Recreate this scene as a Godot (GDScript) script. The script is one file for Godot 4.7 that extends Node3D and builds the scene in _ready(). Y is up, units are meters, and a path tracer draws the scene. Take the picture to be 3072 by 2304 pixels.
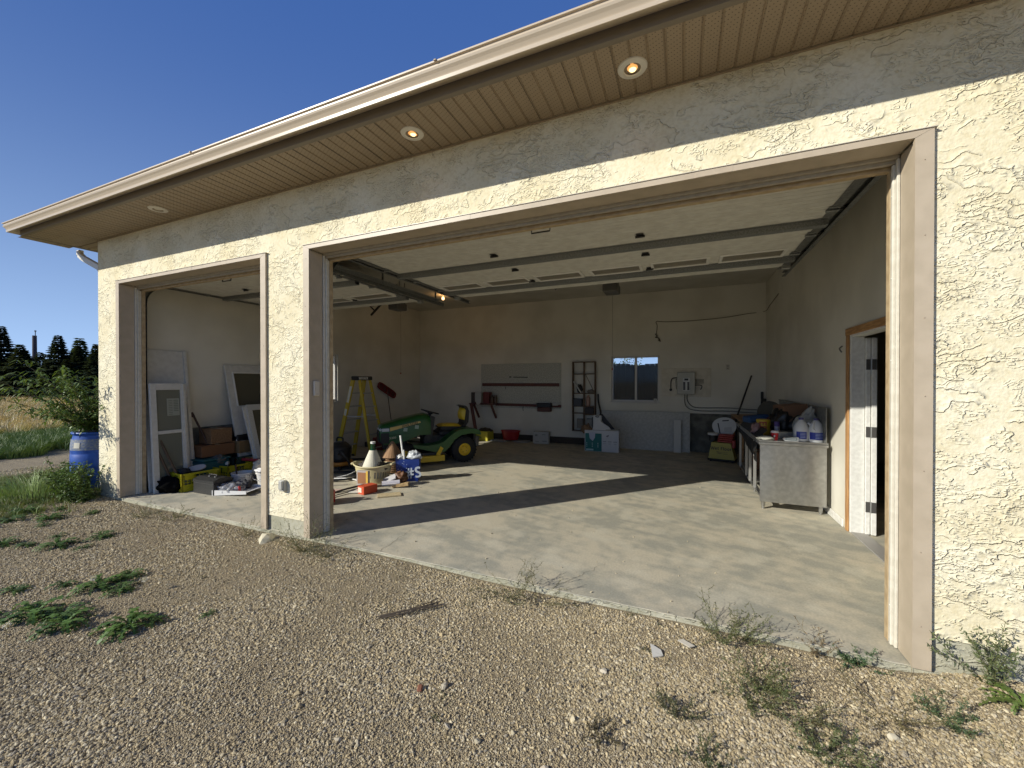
extends Node3D
# A garage with two open overhead doors, a gravel yard in front, late sun from the left.

var rng := RandomNumberGenerator.new()
var mats := {}
var taken := {}

class Sh:
	# collects faces; each is turned so that it looks along «out»
	var st := SurfaceTool.new()
	var g := 1
	func _init() -> void:
		st.begin(Mesh.PRIMITIVE_TRIANGLES)
		st.set_smooth_group(-1)
	func flat() -> void:
		st.set_smooth_group(-1)
	func smooth() -> void:
		g += 1
		st.set_smooth_group(g)
	func tri(a: Vector3, b: Vector3, c: Vector3, out: Vector3) -> void:
		if (c - a).cross(b - a).dot(out) < 0.0:
			var t := b
			b = c
			c = t
		st.add_vertex(a)
		st.add_vertex(b)
		st.add_vertex(c)
	func poly(p: Array, out: Vector3) -> void:
		for i in range(1, p.size() - 1):
			tri(p[0], p[i], p[i + 1], out)
	func box(c: Vector3, s: Vector3, b := 0.0, q := Basis.IDENTITY) -> Sh:
		flat()
		var h := s * 0.5
		b = minf(b, minf(h.x, minf(h.y, h.z)) * 0.9)
		var at := func(sg: Vector3, k: int) -> Vector3:
			var p := sg * (h - Vector3(b, b, b))
			p[k] = sg[k] * h[k]
			return c + q * p
		for k in 3:
			var i := (k + 1) % 3
			var j := (k + 2) % 3
			for sk in [-1.0, 1.0]:
				var f := []
				for e in [[-1, -1], [1, -1], [1, 1], [-1, 1]]:
					var sg := Vector3.ZERO
					sg[k] = sk
					sg[i] = e[0]
					sg[j] = e[1]
					f.append(at.call(sg, k))
				var o := Vector3.ZERO
				o[k] = sk
				poly(f, q * o)
			if b > 0.0:
				for si in [-1.0, 1.0]:
					for sj in [-1.0, 1.0]:
						var lo := Vector3.ZERO
						lo[i] = si
						lo[j] = sj
						var hi := lo
						lo[k] = -1
						hi[k] = 1
						poly([at.call(lo, i), at.call(hi, i), at.call(hi, j), at.call(lo, j)], q * (lo + hi))
		if b > 0.0:
			for x in [-1.0, 1.0]:
				for y in [-1.0, 1.0]:
					for z in [-1.0, 1.0]:
						var sg := Vector3(x, y, z)
						poly([at.call(sg, 0), at.call(sg, 1), at.call(sg, 2)], q * sg)
		return self
	func span(a: Vector3, b: Vector3, bev := 0.0) -> Sh:
		return box((a + b) * 0.5, (b - a).abs(), bev)
	func bar(a: Vector3, b: Vector3, w: float, t: float, up := Vector3.UP, bev := 0.0) -> Sh:
		# a straight bar from a to b, w wide across «up» and t thick along it
		var z := (b - a).normalized()
		var x := up.cross(z).normalized() if absf(up.dot(z)) < 0.99 else Vector3.RIGHT.cross(z).normalized()
		return box((a + b) * 0.5, Vector3(w, t, (b - a).length()), bev, Basis(x, z.cross(x), z))
	func tube(p: Array, r: Variant, n := 8, cap := true) -> Sh:
		smooth()
		var rings := []
		var t: Vector3 = (p[1] - p[0]).normalized()
		var u := t.cross(Vector3.UP if absf(t.y) < 0.9 else Vector3.RIGHT).normalized()
		for i in p.size():
			var a: Vector3 = p[maxi(i - 1, 0)]
			var b: Vector3 = p[mini(i + 1, p.size() - 1)]
			t = (b - a).normalized()
			u = (u - t * u.dot(t)).normalized()
			var v := t.cross(u)
			var rr: float = r[i] if r is Array else r
			var ring := []
			for k in n:
				var an := TAU * k / n
				ring.append(p[i] + (u * cos(an) + v * sin(an)) * rr)
			rings.append(ring)
		for i in p.size() - 1:
			for k in n:
				var m := (k + 1) % n
				var mid: Vector3 = (p[i] + p[i + 1]) * 0.5
				poly([rings[i][k], rings[i][m], rings[i + 1][m], rings[i + 1][k]], (rings[i][k] + rings[i][m] + rings[i + 1][m] + rings[i + 1][k]) * 0.25 - mid)
		if cap:
			flat()
			poly(rings[0], p[0] - p[1])
			poly(rings[-1], p[-1] - p[-2])
		return self
	func lathe(prof: Array, n := 20, xf := Transform3D.IDENTITY, soft := false, inside := false) -> Sh:
		# profile of (radius, height); goes round local y
		smooth()
		for i in prof.size() - 1:
			if not soft:
				smooth()
			var a: Vector2 = prof[i]
			var b: Vector2 = prof[i + 1]
			var nr := Vector2(b.y - a.y, a.x - b.x)
			for k in n:
				var p := TAU * k / n
				var q := TAU * (k + 1) / n
				var f := [Vector3(a.x * cos(p), a.y, a.x * sin(p)), Vector3(a.x * cos(q), a.y, a.x * sin(q)), Vector3(b.x * cos(q), b.y, b.x * sin(q)), Vector3(b.x * cos(p), b.y, b.x * sin(p))]
				var o := Vector3(nr.x * cos((p + q) / 2), nr.y, nr.x * sin((p + q) / 2))
				for m in 4:
					f[m] = xf * f[m]
				o = xf.basis * o
				if inside:
					o = -o
				if a.x < 1e-5:
					tri(f[0], f[2], f[3], o)
				elif b.x < 1e-5:
					tri(f[0], f[1], f[2], o)
				else:
					poly(f, o)
		return self
	func prism(pl: PackedVector2Array, d: float, xf := Transform3D.IDENTITY) -> Sh:
		# a polygon in local xy, from z = 0 to z = d
		flat()
		var ix := Geometry2D.triangulate_polygon(pl)
		var s := signf(d)
		for i in range(0, ix.size(), 3):
			var a := pl[ix[i]]
			var b := pl[ix[i + 1]]
			var c := pl[ix[i + 2]]
			tri(xf * Vector3(a.x, a.y, 0), xf * Vector3(b.x, b.y, 0), xf * Vector3(c.x, c.y, 0), xf.basis * Vector3(0, 0, -s))
			tri(xf * Vector3(a.x, a.y, d), xf * Vector3(b.x, b.y, d), xf * Vector3(c.x, c.y, d), xf.basis * Vector3(0, 0, s))
		var cw := Geometry2D.is_polygon_clockwise(pl)
		for i in pl.size():
			var a := pl[i]
			var b := pl[(i + 1) % pl.size()]
			var o := Vector3(b.y - a.y, a.x - b.x, 0) * (-1.0 if cw else 1.0)
			poly([xf * Vector3(a.x, a.y, 0), xf * Vector3(b.x, b.y, 0), xf * Vector3(b.x, b.y, d), xf * Vector3(a.x, a.y, d)], xf.basis * o)
		return self
	func grid(nx: int, ny: int, f: Callable, out: Vector3, soft := true) -> Sh:
		if soft:
			smooth()
		else:
			flat()
		for i in nx:
			for j in ny:
				poly([f.call(float(i) / nx, float(j) / ny), f.call((i + 1.0) / nx, float(j) / ny), f.call((i + 1.0) / nx, (j + 1.0) / ny), f.call(float(i) / nx, (j + 1.0) / ny)], out)
		return self
	func done() -> ArrayMesh:
		st.generate_normals()
		return st.commit()

func M(r: float, gg: float, b: float, rough := 0.7, metal := 0.0) -> StandardMaterial3D:
	# a plain material from linear base colour
	var key := "%f %f %f %f %f" % [r, gg, b, rough, metal]
	if not mats.has(key):
		var m := StandardMaterial3D.new()
		m.albedo_color = Color(r, gg, b).linear_to_srgb()
		m.roughness = rough
		m.metallic = metal
		mats[key] = m
	return mats[key]

func noise(freq: float, oct := 4, sd := 1, kind := FastNoiseLite.TYPE_SIMPLEX_SMOOTH) -> FastNoiseLite:
	var n := FastNoiseLite.new()
	n.noise_type = kind
	n.frequency = freq
	n.fractal_octaves = oct
	n.seed = sd
	return n

func ntex(freq: float, lo: Color, hi: Color, oct := 4, sd := 1, size := 512, a := 0.25, b := 0.75) -> NoiseTexture2D:
	# tiling noise between two linear colours
	var t := NoiseTexture2D.new()
	t.width = size
	t.height = size
	t.seamless = true
	t.noise = noise(freq, oct, sd)
	var r := Gradient.new()
	r.offsets = PackedFloat32Array([a, b])
	r.colors = PackedColorArray([lo.linear_to_srgb(), hi.linear_to_srgb()])
	t.color_ramp = r
	return t

func MT(lo: Color, hi: Color, freq := 0.02, scale := 1.0, rough := 0.8, bump := 0.0, sd := 1, metal := 0.0, world := false) -> StandardMaterial3D:
	# mottled material, mapped by position
	var m := StandardMaterial3D.new()
	m.albedo_texture = ntex(freq, lo, hi, 5, sd)
	m.roughness = rough
	m.metallic = metal
	m.uv1_triplanar = true
	m.uv1_world_triplanar = world
	m.uv1_scale = Vector3.ONE * scale
	if bump > 0.0:
		m.heightmap_enabled = true
		m.heightmap_texture = ntex(freq * 3.0, Color.BLACK, Color.WHITE, 5, sd + 7)
		m.heightmap_scale = bump
	return m

func numbered(s: String) -> String:
	taken[s] = taken.get(s, -1) + 1
	return s if taken[s] == 0 else "%s_%03d" % [s, taken[s]]

func tag(o: Node, label: String, category := "", group := "", kind := "") -> Node:
	if label:
		o.set_meta("label", label)
	if category:
		o.set_meta("category", category)
	if group:
		o.set_meta("group", group)
	if kind:
		o.set_meta("kind", kind)
	return o

func thing(s: String, label: String, category: String, at := Vector3.ZERO, turn := 0.0, group := "") -> Node3D:
	var o := Node3D.new()
	o.name = numbered(s)
	add_child(o)
	o.position = at
	o.rotation.y = turn
	tag(o, label, category, group)
	return o

func part(s: String, sh: Variant, m: Material, parent: Node, at := Vector3.ZERO, q := Basis.IDENTITY) -> MeshInstance3D:
	var o := MeshInstance3D.new()
	o.name = numbered(s) if parent == self else s
	o.mesh = sh.done() if sh is Sh else sh
	o.material_override = m
	o.transform = Transform3D(q, at)
	parent.add_child(o, true)
	return o

func lettering(text: String, h: float, m: Material, parent: Node, at: Vector3, q := Basis.IDENTITY, font := "Droid Sans", wide := 1.0, called := "lettering") -> MeshInstance3D:
	var t := TextMesh.new()
	var f := SystemFont.new()
	f.font_names = PackedStringArray([font])
	f.font_weight = 700
	t.font = f
	t.text = text
	t.font_size = 64
	t.pixel_size = h / 46.0
	t.depth = 0.0012
	return part(called, t, m, parent, at, q * Basis.from_scale(Vector3(wide, 1, 1)))

func V(x: float, y: float, z: float) -> Vector3:
	return Vector3(x, y, z)

func ry(deg: float) -> Basis:
	return Basis(Vector3.UP, deg_to_rad(deg))

func rx(deg: float) -> Basis:
	return Basis(Vector3.RIGHT, deg_to_rad(deg))

func rz(deg: float) -> Basis:
	return Basis(Vector3.BACK, deg_to_rad(deg))

func curve(p: Array, n := 6) -> Array:
	# a smooth line through points
	var c := []
	for i in p.size() - 1:
		var a: Vector3 = p[maxi(i - 1, 0)]
		var b: Vector3 = p[i]
		var d: Vector3 = p[i + 1]
		var e: Vector3 = p[mini(i + 2, p.size() - 1)]
		for k in n:
			c.append(b.cubic_interpolate(d, a, e, float(k) / n))
	c.append(p[-1])
	return c

func R(a: float, b: float) -> float:
	return rng.randf_range(a, b)

func _ready() -> void:
	rng.seed = 20240917
	# ---- camera, sky, sun, exposure
	var cam := Camera3D.new()
	cam.name = "camera"
	cam.fov = 2.0 * rad_to_deg(atan(1152.0 / 1200.0))
	cam.near = 0.05
	cam.far = 1500.0
	cam.position = V(0, 1.62, 2.98)
	cam.rotation = V(deg_to_rad(-0.33), deg_to_rad(23.2), 0)
	add_child(cam)
	cam.current = true
	var env := Environment.new()
	env.background_mode = Environment.BG_SKY
	var sky := Sky.new()
	var sm := ProceduralSkyMaterial.new()
	sm.sky_top_color = Color(0.04, 0.108, 0.34).linear_to_srgb()
	sm.sky_horizon_color = Color(0.42, 0.62, 0.93).linear_to_srgb()
	sm.sky_curve = 0.17
	sm.ground_bottom_color = Color(0.16, 0.13, 0.09).linear_to_srgb()
	sm.ground_horizon_color = Color(0.22, 0.2, 0.16).linear_to_srgb()
	sm.sun_angle_max = 8.0
	sky.sky_material = sm
	env.sky = sky
	env.tonemap_mode = Environment.TONE_MAPPER_LINEAR
	env.tonemap_exposure = EXPOSURE
	env.sdfgi_enabled = true
	env.ssao_enabled = true
	env.ssil_enabled = true
	var we := WorldEnvironment.new()
	we.name = "world"
	we.environment = env
	add_child(we)
	var sun := DirectionalLight3D.new()
	sun.name = "sun"
	sun.light_energy = SUN_ENERGY
	sun.light_color = Color(1.0, 0.985, 0.94)
	sun.light_angular_distance = 0.5
	sun.shadow_enabled = true
	add_child(sun)
	sun.look_at_from_position(Vector3.ZERO, V(0.917, -0.685, -1.0), Vector3.UP)
	# ---- setting, building, contents
	materials()
	ground()
	building()
	doors()
	fittings()
	yard()
	contents()

const EXPOSURE := 1.15
const SUN_ENERGY := 1.45
const XL := -7.82          # outer left face
const XI := -7.44          # inner left face
const XP := 1.65           # face of the partition on the right
const ZB := -7.2           # inner back face
const HC := 3.78           # ceiling
const HS := 3.66           # soffit
var stucco: StandardMaterial3D
var parging: StandardMaterial3D
var paint: StandardMaterial3D
var clad: StandardMaterial3D
var alu: StandardMaterial3D
var wood: StandardMaterial3D
var white: StandardMaterial3D
var cardboard: StandardMaterial3D
var steel: StandardMaterial3D
var galv: StandardMaterial3D
var dark: StandardMaterial3D
var leafy: StandardMaterial3D
var glass: StandardMaterial3D

func stucco_height() -> ImageTexture:
	# trowelled lips: a saw-toothed field whose drops face mostly downwards, rougher in some places than in others
	var s := 1536
	var a := noise(1.5, 3, 11)
	var b := noise(9.0, 3, 23)
	var c := noise(1.1, 2, 5)
	var d := noise(55.0, 2, 9)
	var w := noise(6.0, 2, 31)
	var data := PackedFloat32Array()
	data.resize(s * s)
	var rad := 3.8 / TAU
	var i := 0
	for y in s:
		var yy := (s - y) * 3.8 / s
		for x in s:
			var t := TAU * x / s
			var px := cos(t) * rad
			var pz := sin(t) * rad
			var j := w.get_noise_3d(px, yy, pz) * 0.05
			var m := c.get_noise_3d(px, yy * 1.3, pz)
			var q := a.get_noise_3d(px, yy * 2.2 + j, pz) * 2.5 - (yy + j) * 6.5 + b.get_noise_3d(px, yy * 1.3, pz) * 0.6
			var f := q - floorf(q)
			f *= f
			var q2 := b.get_noise_3d(px * 1.1 + 3.0, yy * 2.2 + j, pz * 1.1) * 2.0 - yy * 15.0 + a.get_noise_3d(px * 2.2, yy, pz * 2.2) * 2.4
			var f2 := q2 - floorf(q2)
			f2 *= f2
			var gap := smoothstep(-0.12, 0.12, b.get_noise_3d(px * 0.7, yy + 9.0, pz * 0.7) + m * 0.6)
			var gap2 := smoothstep(0.1, -0.1, a.get_noise_3d(px * 1.7, yy * 2.0 + 5.0, pz * 1.7))
			data[i] = f * f * 0.62 * gap2 + f2 * f2 * 0.42 * gap + d.get_noise_3d(px, yy, pz) * 0.05
			i += 1
	return ImageTexture.create_from_image(Image.create_from_data(s, s, false, Image.FORMAT_RF, data.to_byte_array()))

func materials() -> void:
	stucco = StandardMaterial3D.new()
	stucco.albedo_texture = ntex(0.012, Color(0.755, 0.675, 0.465), Color(0.815, 0.75, 0.555), 5, 3)
	stucco.roughness = 0.92
	stucco.uv1_triplanar = true
	stucco.uv1_world_triplanar = true
	stucco.uv1_scale = Vector3.ONE / 3.8
	stucco.uv2_triplanar = true
	stucco.uv2_world_triplanar = true
	stucco.uv2_scale = Vector3.ONE * 0.9
	stucco.detail_enabled = true
	stucco.detail_uv_layer = BaseMaterial3D.DETAIL_UV_2
	stucco.detail_blend_mode = BaseMaterial3D.BLEND_MODE_MUL
	stucco.detail_albedo = ntex(0.05, Color(0.92, 0.9, 0.85), Color(1, 1, 1), 5, 8, 512, 0.2, 0.55)
	stucco.heightmap_enabled = true
	stucco.heightmap_texture = stucco_height()
	stucco.heightmap_scale = 1.75
	parging = stucco.duplicate()
	parging.albedo_texture = ntex(0.02, Color(0.34, 0.33, 0.24), Color(0.46, 0.44, 0.34), 5, 4)
	parging.heightmap_scale = 0.9
	paint = MT(Color(0.59, 0.555, 0.46), Color(0.67, 0.635, 0.535), 0.006, 0.25, 0.75, 0.0, 2, 0.0, true)
	clad = MT(Color(0.45, 0.372, 0.27), Color(0.5, 0.415, 0.305), 0.012, 0.9, 0.45, 0.0, 6)
	alu = M(0.55, 0.47, 0.36, 0.4)
	wood = MT(Color(0.34, 0.17, 0.06), Color(0.5, 0.28, 0.11), 0.012, 1.0, 0.6, 0.0, 14)
	wood.uv1_scale = Vector3(6, 0.7, 6)
	white = MT(Color(0.62, 0.6, 0.54), Color(0.74, 0.72, 0.66), 0.02, 1.0, 0.55, 0.0, 15)
	cardboard = MT(Color(0.17, 0.095, 0.045), Color(0.23, 0.135, 0.065), 0.03, 2.0, 0.9, 0.0, 16)
	steel = MT(Color(0.4, 0.4, 0.39), Color(0.48, 0.48, 0.465), 0.02, 1.2, 0.36, 0.0, 17, 0.95)
	galv = MT(Color(0.22, 0.225, 0.21), Color(0.31, 0.315, 0.3), 0.06, 1.5, 0.5, 0.0, 18, 0.55)
	dark = M(0.018, 0.017, 0.016, 0.5)
	leafy = StandardMaterial3D.new()
	leafy.vertex_color_use_as_albedo = true
	leafy.roughness = 0.55
	leafy.backlight_enabled = true
	leafy.backlight = Color(0.72, 0.7, 0.46)
	glass = StandardMaterial3D.new()
	glass.transparency = BaseMaterial3D.TRANSPARENCY_ALPHA
	glass.albedo_color = Color(0.6, 0.63, 0.62, 0.05)
	glass.roughness = 0.03
	glass.metallic_specular = 0.25

func gy(x: float, z: float) -> float:
	# height of the yard; low under the slab
	if x > XL - 0.02 and z < -0.015:
		return -0.25
	var h := -0.055 + 0.018 * sin(x * 1.7 + z) * sin(z * 2.1 - x * 0.6)
	h += 0.075 * smoothstep(1.05, 1.6, x) * smoothstep(0.75, 0.1, z) * smoothstep(-0.2, 0.0, z)
	h += 0.02 * smoothstep(0.5, 0.0, absf(z)) * smoothstep(-9.0, -7.5, x)
	if z > 3.0 or x < -12.0:
		h -= 0.0
	return h

func green(x: float, z: float) -> float:
	# where weeds and grass cover the yard
	var edge := noise_g.get_noise_2d(x * 1.0, z * 1.0) * 0.9
	var a := smoothstep(-7.2, -8.3, x + edge * 0.8) * smoothstep(-11.6, -10.4, x + edge) * smoothstep(1.75, 1.2, z + edge * 0.4)
	var b := smoothstep(-13.2, -13.9, x + edge)
	return clampf(maxf(a, b), 0.0, 1.0)

var noise_g := noise(0.9, 3, 77)

func axis(stops: Array) -> PackedFloat32Array:
	# stops: [start, step, end, step, end ...]
	var a := PackedFloat32Array()
	var x: float = stops[0]
	for k in range(1, stops.size(), 2):
		while x < stops[k + 1] - 1e-4:
			a.append(x)
			x = minf(x + stops[k], stops[k + 1])
	a.append(x)
	return a

func ground() -> void:
	var xs := axis([-500.0, 60.0, -80.0, 6.0, -14.0, 0.25, -9.0, 0.1, -7.92, 0.04, -7.72, 0.1, 3.0, 1.0, 12.0, 60.0, 500.0])
	var zs := axis([-500.0, 60.0, -80.0, 8.0, -8.0, 1.0, -1.0, 0.2, -0.1, 0.03, 0.05, 0.08, 3.2, 1.0, 12.0, 60.0, 500.0])
	var v := PackedVector3Array()
	var c := PackedColorArray()
	var ix := PackedInt32Array()
	var soil := Color(0.455, 0.37, 0.235)
	var soil2 := Color(0.385, 0.31, 0.195)
	for x in xs:
		for z in zs:
			v.append(V(x, gy(x, z), z))
			var g := green(x, z)
			var k := soil.lerp(soil2, clampf(noise_g.get_noise_2d(x * 0.6 + 40, z * 0.6) * 1.3 + 0.5, 0, 1))
			k = k.lerp(Color(0.11, 0.12, 0.045), g * 0.75)
			k = k.lerp(Color(0.5, 0.41, 0.23), smoothstep(-17.0, -22.0, x) * 0.99)
			c.append(k)
	var nz := zs.size()
	for i in xs.size() - 1:
		for j in nz - 1:
			var a := i * nz + j
			ix.append_array([a, a + nz, a + nz + 1, a, a + nz + 1, a + 1])
	var ar := []
	ar.resize(Mesh.ARRAY_MAX)
	ar[Mesh.ARRAY_VERTEX] = v
	ar[Mesh.ARRAY_COLOR] = c
	ar[Mesh.ARRAY_INDEX] = ix
	var am := ArrayMesh.new()
	am.add_surface_from_arrays(Mesh.PRIMITIVE_TRIANGLES, ar)
	var st := SurfaceTool.new()
	st.create_from(am, 0)
	st.generate_normals()
	var m := StandardMaterial3D.new()
	m.vertex_color_use_as_albedo = true
	m.roughness = 0.95
	m.uv1_triplanar = true
	m.uv1_world_triplanar = true
	m.uv1_scale = Vector3.ONE * 0.8
	m.albedo_texture = ntex(0.09, Color(0.8, 0.78, 0.75), Color(1, 1, 1), 5, 51)
	m.heightmap_enabled = true
	m.heightmap_texture = ntex(0.12, Color.BLACK, Color.WHITE, 4, 52, 1024)
	m.heightmap_scale = 1.3
	tag(part("ground", st.commit(), m, self), "", "", "", "structure")
	slab()
	gravel()

func slab() -> void:
	var w := 1536
	var h := 1216
	var im := Image.create(w, h, false, Image.FORMAT_RGB8)
	var layers := []
	for k in [[0.005, 6, 61], [0.03, 5, 62], [0.3, 3, 63], [0.012, 6, 64]]:
		var n := noise(k[0], k[1], k[2])
		layers.append(n.get_image(w, h, false, false, true).get_data())
	var streak := noise(0.02, 4, 65)
	var sd := PackedByteArray()
	sd.resize(w * h)
	# trowel and tyre streaks run along the room
	for y in h / 2:
		for x in w / 2:
			var q := int(127.0 + 127.0 * clampf(streak.get_noise_2d((x + y * 0.25) * 0.35, (y - x * 0.25) * 3.2) * 1.6, -1, 1))
			sd[y * 2 * w + x * 2] = q
			sd[y * 2 * w + x * 2 + 1] = q
			sd[(y * 2 + 1) * w + x * 2] = q
			sd[(y * 2 + 1) * w + x * 2 + 1] = q
	var out := PackedByteArray()
	out.resize(w * h * 3)
	var warm := Vector3(0.485, 0.435, 0.325)
	var grey := Vector3(0.325, 0.312, 0.25)
	var pale := Vector3(0.53, 0.49, 0.38)
	var n0: PackedByteArray = layers[0]
	var n1: PackedByteArray = layers[1]
	var n2: PackedByteArray = layers[2]
	var n3: PackedByteArray = layers[3]
	var lut := PackedByteArray()
	for i in 1025:
		lut.append(int(255.0 * Color(i / 1024.0, 0, 0).linear_to_srgb().r))
	for y in h:
		var front := smoothstep(0.78, 0.97, float(y) / h)
		for x in w:
			var i := y * w + x
			var right := smoothstep(0.4, 0.75, float(x) / w)
			var t := clampf((n0[i] - 118.0) / 150.0 + (n1[i] - 128.0) / 200.0 + (sd[i] - 127.0) / 300.0 + 0.2 + right * 0.3, 0.0, 1.0)
			var k := warm.lerp(grey, t)
			k = k.lerp(pale, clampf((n3[i] - 145.0) / 100.0, 0.0, 0.6))
			k *= (0.82 + 0.36 * n2[i] / 255.0) * (1.0 + 0.05 * front)
			out[i * 3] = lut[int(k.x * 1024.0)]
			out[i * 3 + 1] = lut[int(k.y * 1024.0)]
			out[i * 3 + 2] = lut[int(k.z * 1024.0)]
	im.set_data(w, h, false, Image.FORMAT_RGB8, out)
	var m := StandardMaterial3D.new()
	m.albedo_texture = ImageTexture.create_from_image(im)
	m.roughness = 0.72
	m.texture_repeat = false
	var f := Sh.new()
	f.span(V(XL + 0.03, -0.2, ZB - 0.2), V(6.0, -0.004, 0.004))
	var o := part("floor_slab", f, parging, self)
	tag(o, "", "", "", "structure")
	# the worn top, with a ragged broken front edge
	var st := SurfaceTool.new()
	st.begin(Mesh.PRIMITIVE_TRIANGLES)
	var n := 220
	var e := noise(7.0, 3, 66)
	for i in n:
		var x0 := XL + 0.03 + (6.0 - XL - 0.03) * i / n
		var x1 := XL + 0.03 + (6.0 - XL - 0.03) * (i + 1) / n
		var z0 := 0.022 + 0.012 * e.get_noise_1d(x0)
		var z1 := 0.022 + 0.012 * e.get_noise_1d(x1)
		for p in [[x0, ZB], [x1, ZB], [x1, z1 - 0.03], [x0, ZB], [x1, z1 - 0.03], [x0, z0 - 0.03]]:
			st.set_normal(Vector3.UP)
			st.set_uv(Vector2((p[0] - XI) / (XP - XI), (p[1] - ZB) / -ZB))
			st.add_vertex(V(p[0], 0.0, p[1]))
		var nn := V(0, 0.6, 0.8)
		for p in [[x0, 0.0, z0 - 0.03], [x1, 0.0, z1 - 0.03], [x1, -0.2, z1], [x0, 0.0, z0 - 0.03], [x1, -0.2, z1], [x0, -0.2, z0]]:
			st.set_normal(nn)
			st.set_uv(Vector2((p[0] - XI) / (XP - XI), 0.97))
			st.add_vertex(V(p[0], p[1], p[2]))
	part("slab_surface", st.commit(), m, o)
	# cracks run in from the front edge
	var ck := M(0.1, 0.09, 0.07, 0.95)
	for c in [[V(-2.66, 0, -0.02), V(-2.76, 0, -0.85)], [V(-0.95, 0, -0.02), V(-0.62, 0, -0.62)], [V(0.05, 0, -0.02), V(0.2, 0, -0.4)]]:
		var s := Sh.new()
		var p := []
		for i in 15:
			p.append((c[0] as Vector3).lerp(c[1], i / 14.0) + V(R(-0.02, 0.02), 0.0, R(-0.012, 0.012)))
		for i in 14:
			var wd := 0.0018 * (1.0 - 0.6 * i / 14.0)
			s.poly([p[i] - V(wd, -0.003, 0), p[i] + V(wd, 0.003, 0), p[i + 1] + V(wd * 0.95, 0.003, 0), p[i + 1] - V(wd * 0.95, -0.003, 0)], Vector3.UP)
		part("crack", s, ck, o)

func stone_mesh(sd: int) -> ArrayMesh:
	var r := RandomNumberGenerator.new()
	r.seed = sd
	var pts := [Vector3.UP, Vector3.DOWN, Vector3.LEFT, Vector3.RIGHT, Vector3.FORWARD, Vector3.BACK]
	for i in 6:
		pts[i] = pts[i] * r.randf_range(0.75, 1.15) + V(r.randf_range(-0.25, 0.25), r.randf_range(-0.25, 0.25), r.randf_range(-0.25, 0.25))
	var mid := {}
	var s := Sh.new()
	for y in [0, 1]:
		for x in [2, 3]:
			for z in [4, 5]:
				var c := [pts[y], pts[x], pts[z]]
				var mm := []
				for k in 3:
					var ids := [[y, x], [x, z], [y, z]][k] as Array
					var key := str(ids)
					if not mid.has(key):
						mid[key] = (pts[ids[0]] + pts[ids[1]]) * r.randf_range(0.56, 0.74)
					mm.append(mid[key])
				var o: Vector3 = c[0] + c[1] + c[2]
				s.tri(c[0], mm[0], mm[2], o + c[0])
				s.tri(c[1], mm[0], mm[1], o + c[1])
				s.tri(c[2], mm[1], mm[2], o + c[2])
				s.tri(mm[0], mm[1], mm[2], o)
	return s.done()

func gravel() -> void:
	var root := Node3D.new()
	root.name = "gravel"
	add_child(root)
	tag(root, "tan crushed gravel scattered over the yard before the garage", "gravel", "", "stuff")
	var m := StandardMaterial3D.new()
	m.vertex_color_use_as_albedo = true
	m.roughness = 0.9
	var kinds := 5
	var where := []
	var tint := []
	for k in kinds:
		where.append([])
		tint.append(PackedColorArray())
	var loose := noise(0.75, 3, 81)
	var pal := [Color(0.445, 0.362, 0.218), Color(0.385, 0.306, 0.176), Color(0.56, 0.48, 0.318), Color(0.295, 0.24, 0.153), Color(0.435, 0.343, 0.193), Color(0.395, 0.34, 0.245)]
	var made := 0
	while made < GRAVEL:
		# evenly per ring, thinner with distance
		var r := 0.7 + 11.5 * pow(rng.randf(), 1.35)
		var an := R(-1.95, 1.25)
		var x := sin(an) * r
		var z := 2.98 - cos(an) * r
		if z < -0.01 and x > -7.9 or z > 4.2 or x > 3.2:
			made += 1 if rng.randf() < 0.02 else 0
			continue
		if z < 0.03 and x > -7.4 and x < 1.25:
			continue
		var l := clampf(loose.get_noise_2d(x, z) * 1.6 + 0.72, 0.38, 1.0)
		if rng.randf() > l * (1.0 - 0.85 * green(x, z)):
			made += 1 if rng.randf() < 0.1 else 0
			continue
		var big := pow(rng.randf(), 4.0)
		var s := (0.0022 + 0.0062 * big + 0.00055 * r) * (0.8 + 0.25 * l)
		if rng.randf() < 0.002:
			s = R(0.009, 0.017)
		var q := Basis(V(R(-1, 1), R(-1, 1), R(-1, 1)).normalized(), R(0, TAU)) 
		q = Basis.from_scale(V(1, 0.8, 1)) * q * Basis.from_scale(V(s, s * R(0.6, 1.0), s * R(0.8, 1.5)))
		var k := rng.randi() % kinds
		where[k].append(Transform3D(q, V(x, gy(x, z) + s * 0.25, z)))
		var c: Color = pal[rng.randi() % 6]
		var b := R(0.75, 1.2)
		tint[k].append(Color(c.r * b, c.g * b, c.b * b))
		made += 1
	for k in kinds:
		var mm := MultiMesh.new()
		mm.transform_format = MultiMesh.TRANSFORM_3D
		mm.use_colors = true
		mm.mesh = stone_mesh(300 + k)
		mm.instance_count = where[k].size()
		for i in where[k].size():
			mm.set_instance_transform(i, where[k][i])
			mm.set_instance_color(i, tint[k][i])
		var o := MultiMeshInstance3D.new()
		o.name = "pebbles"
		o.multimesh = mm
		o.material_override = m
		root.add_child(o, true)

const GRAVEL := 620000

var garage: Node3D

func sweep(st: Sh, prof: Array, path: Callable, out_hint: Callable) -> void:
	pass

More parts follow.
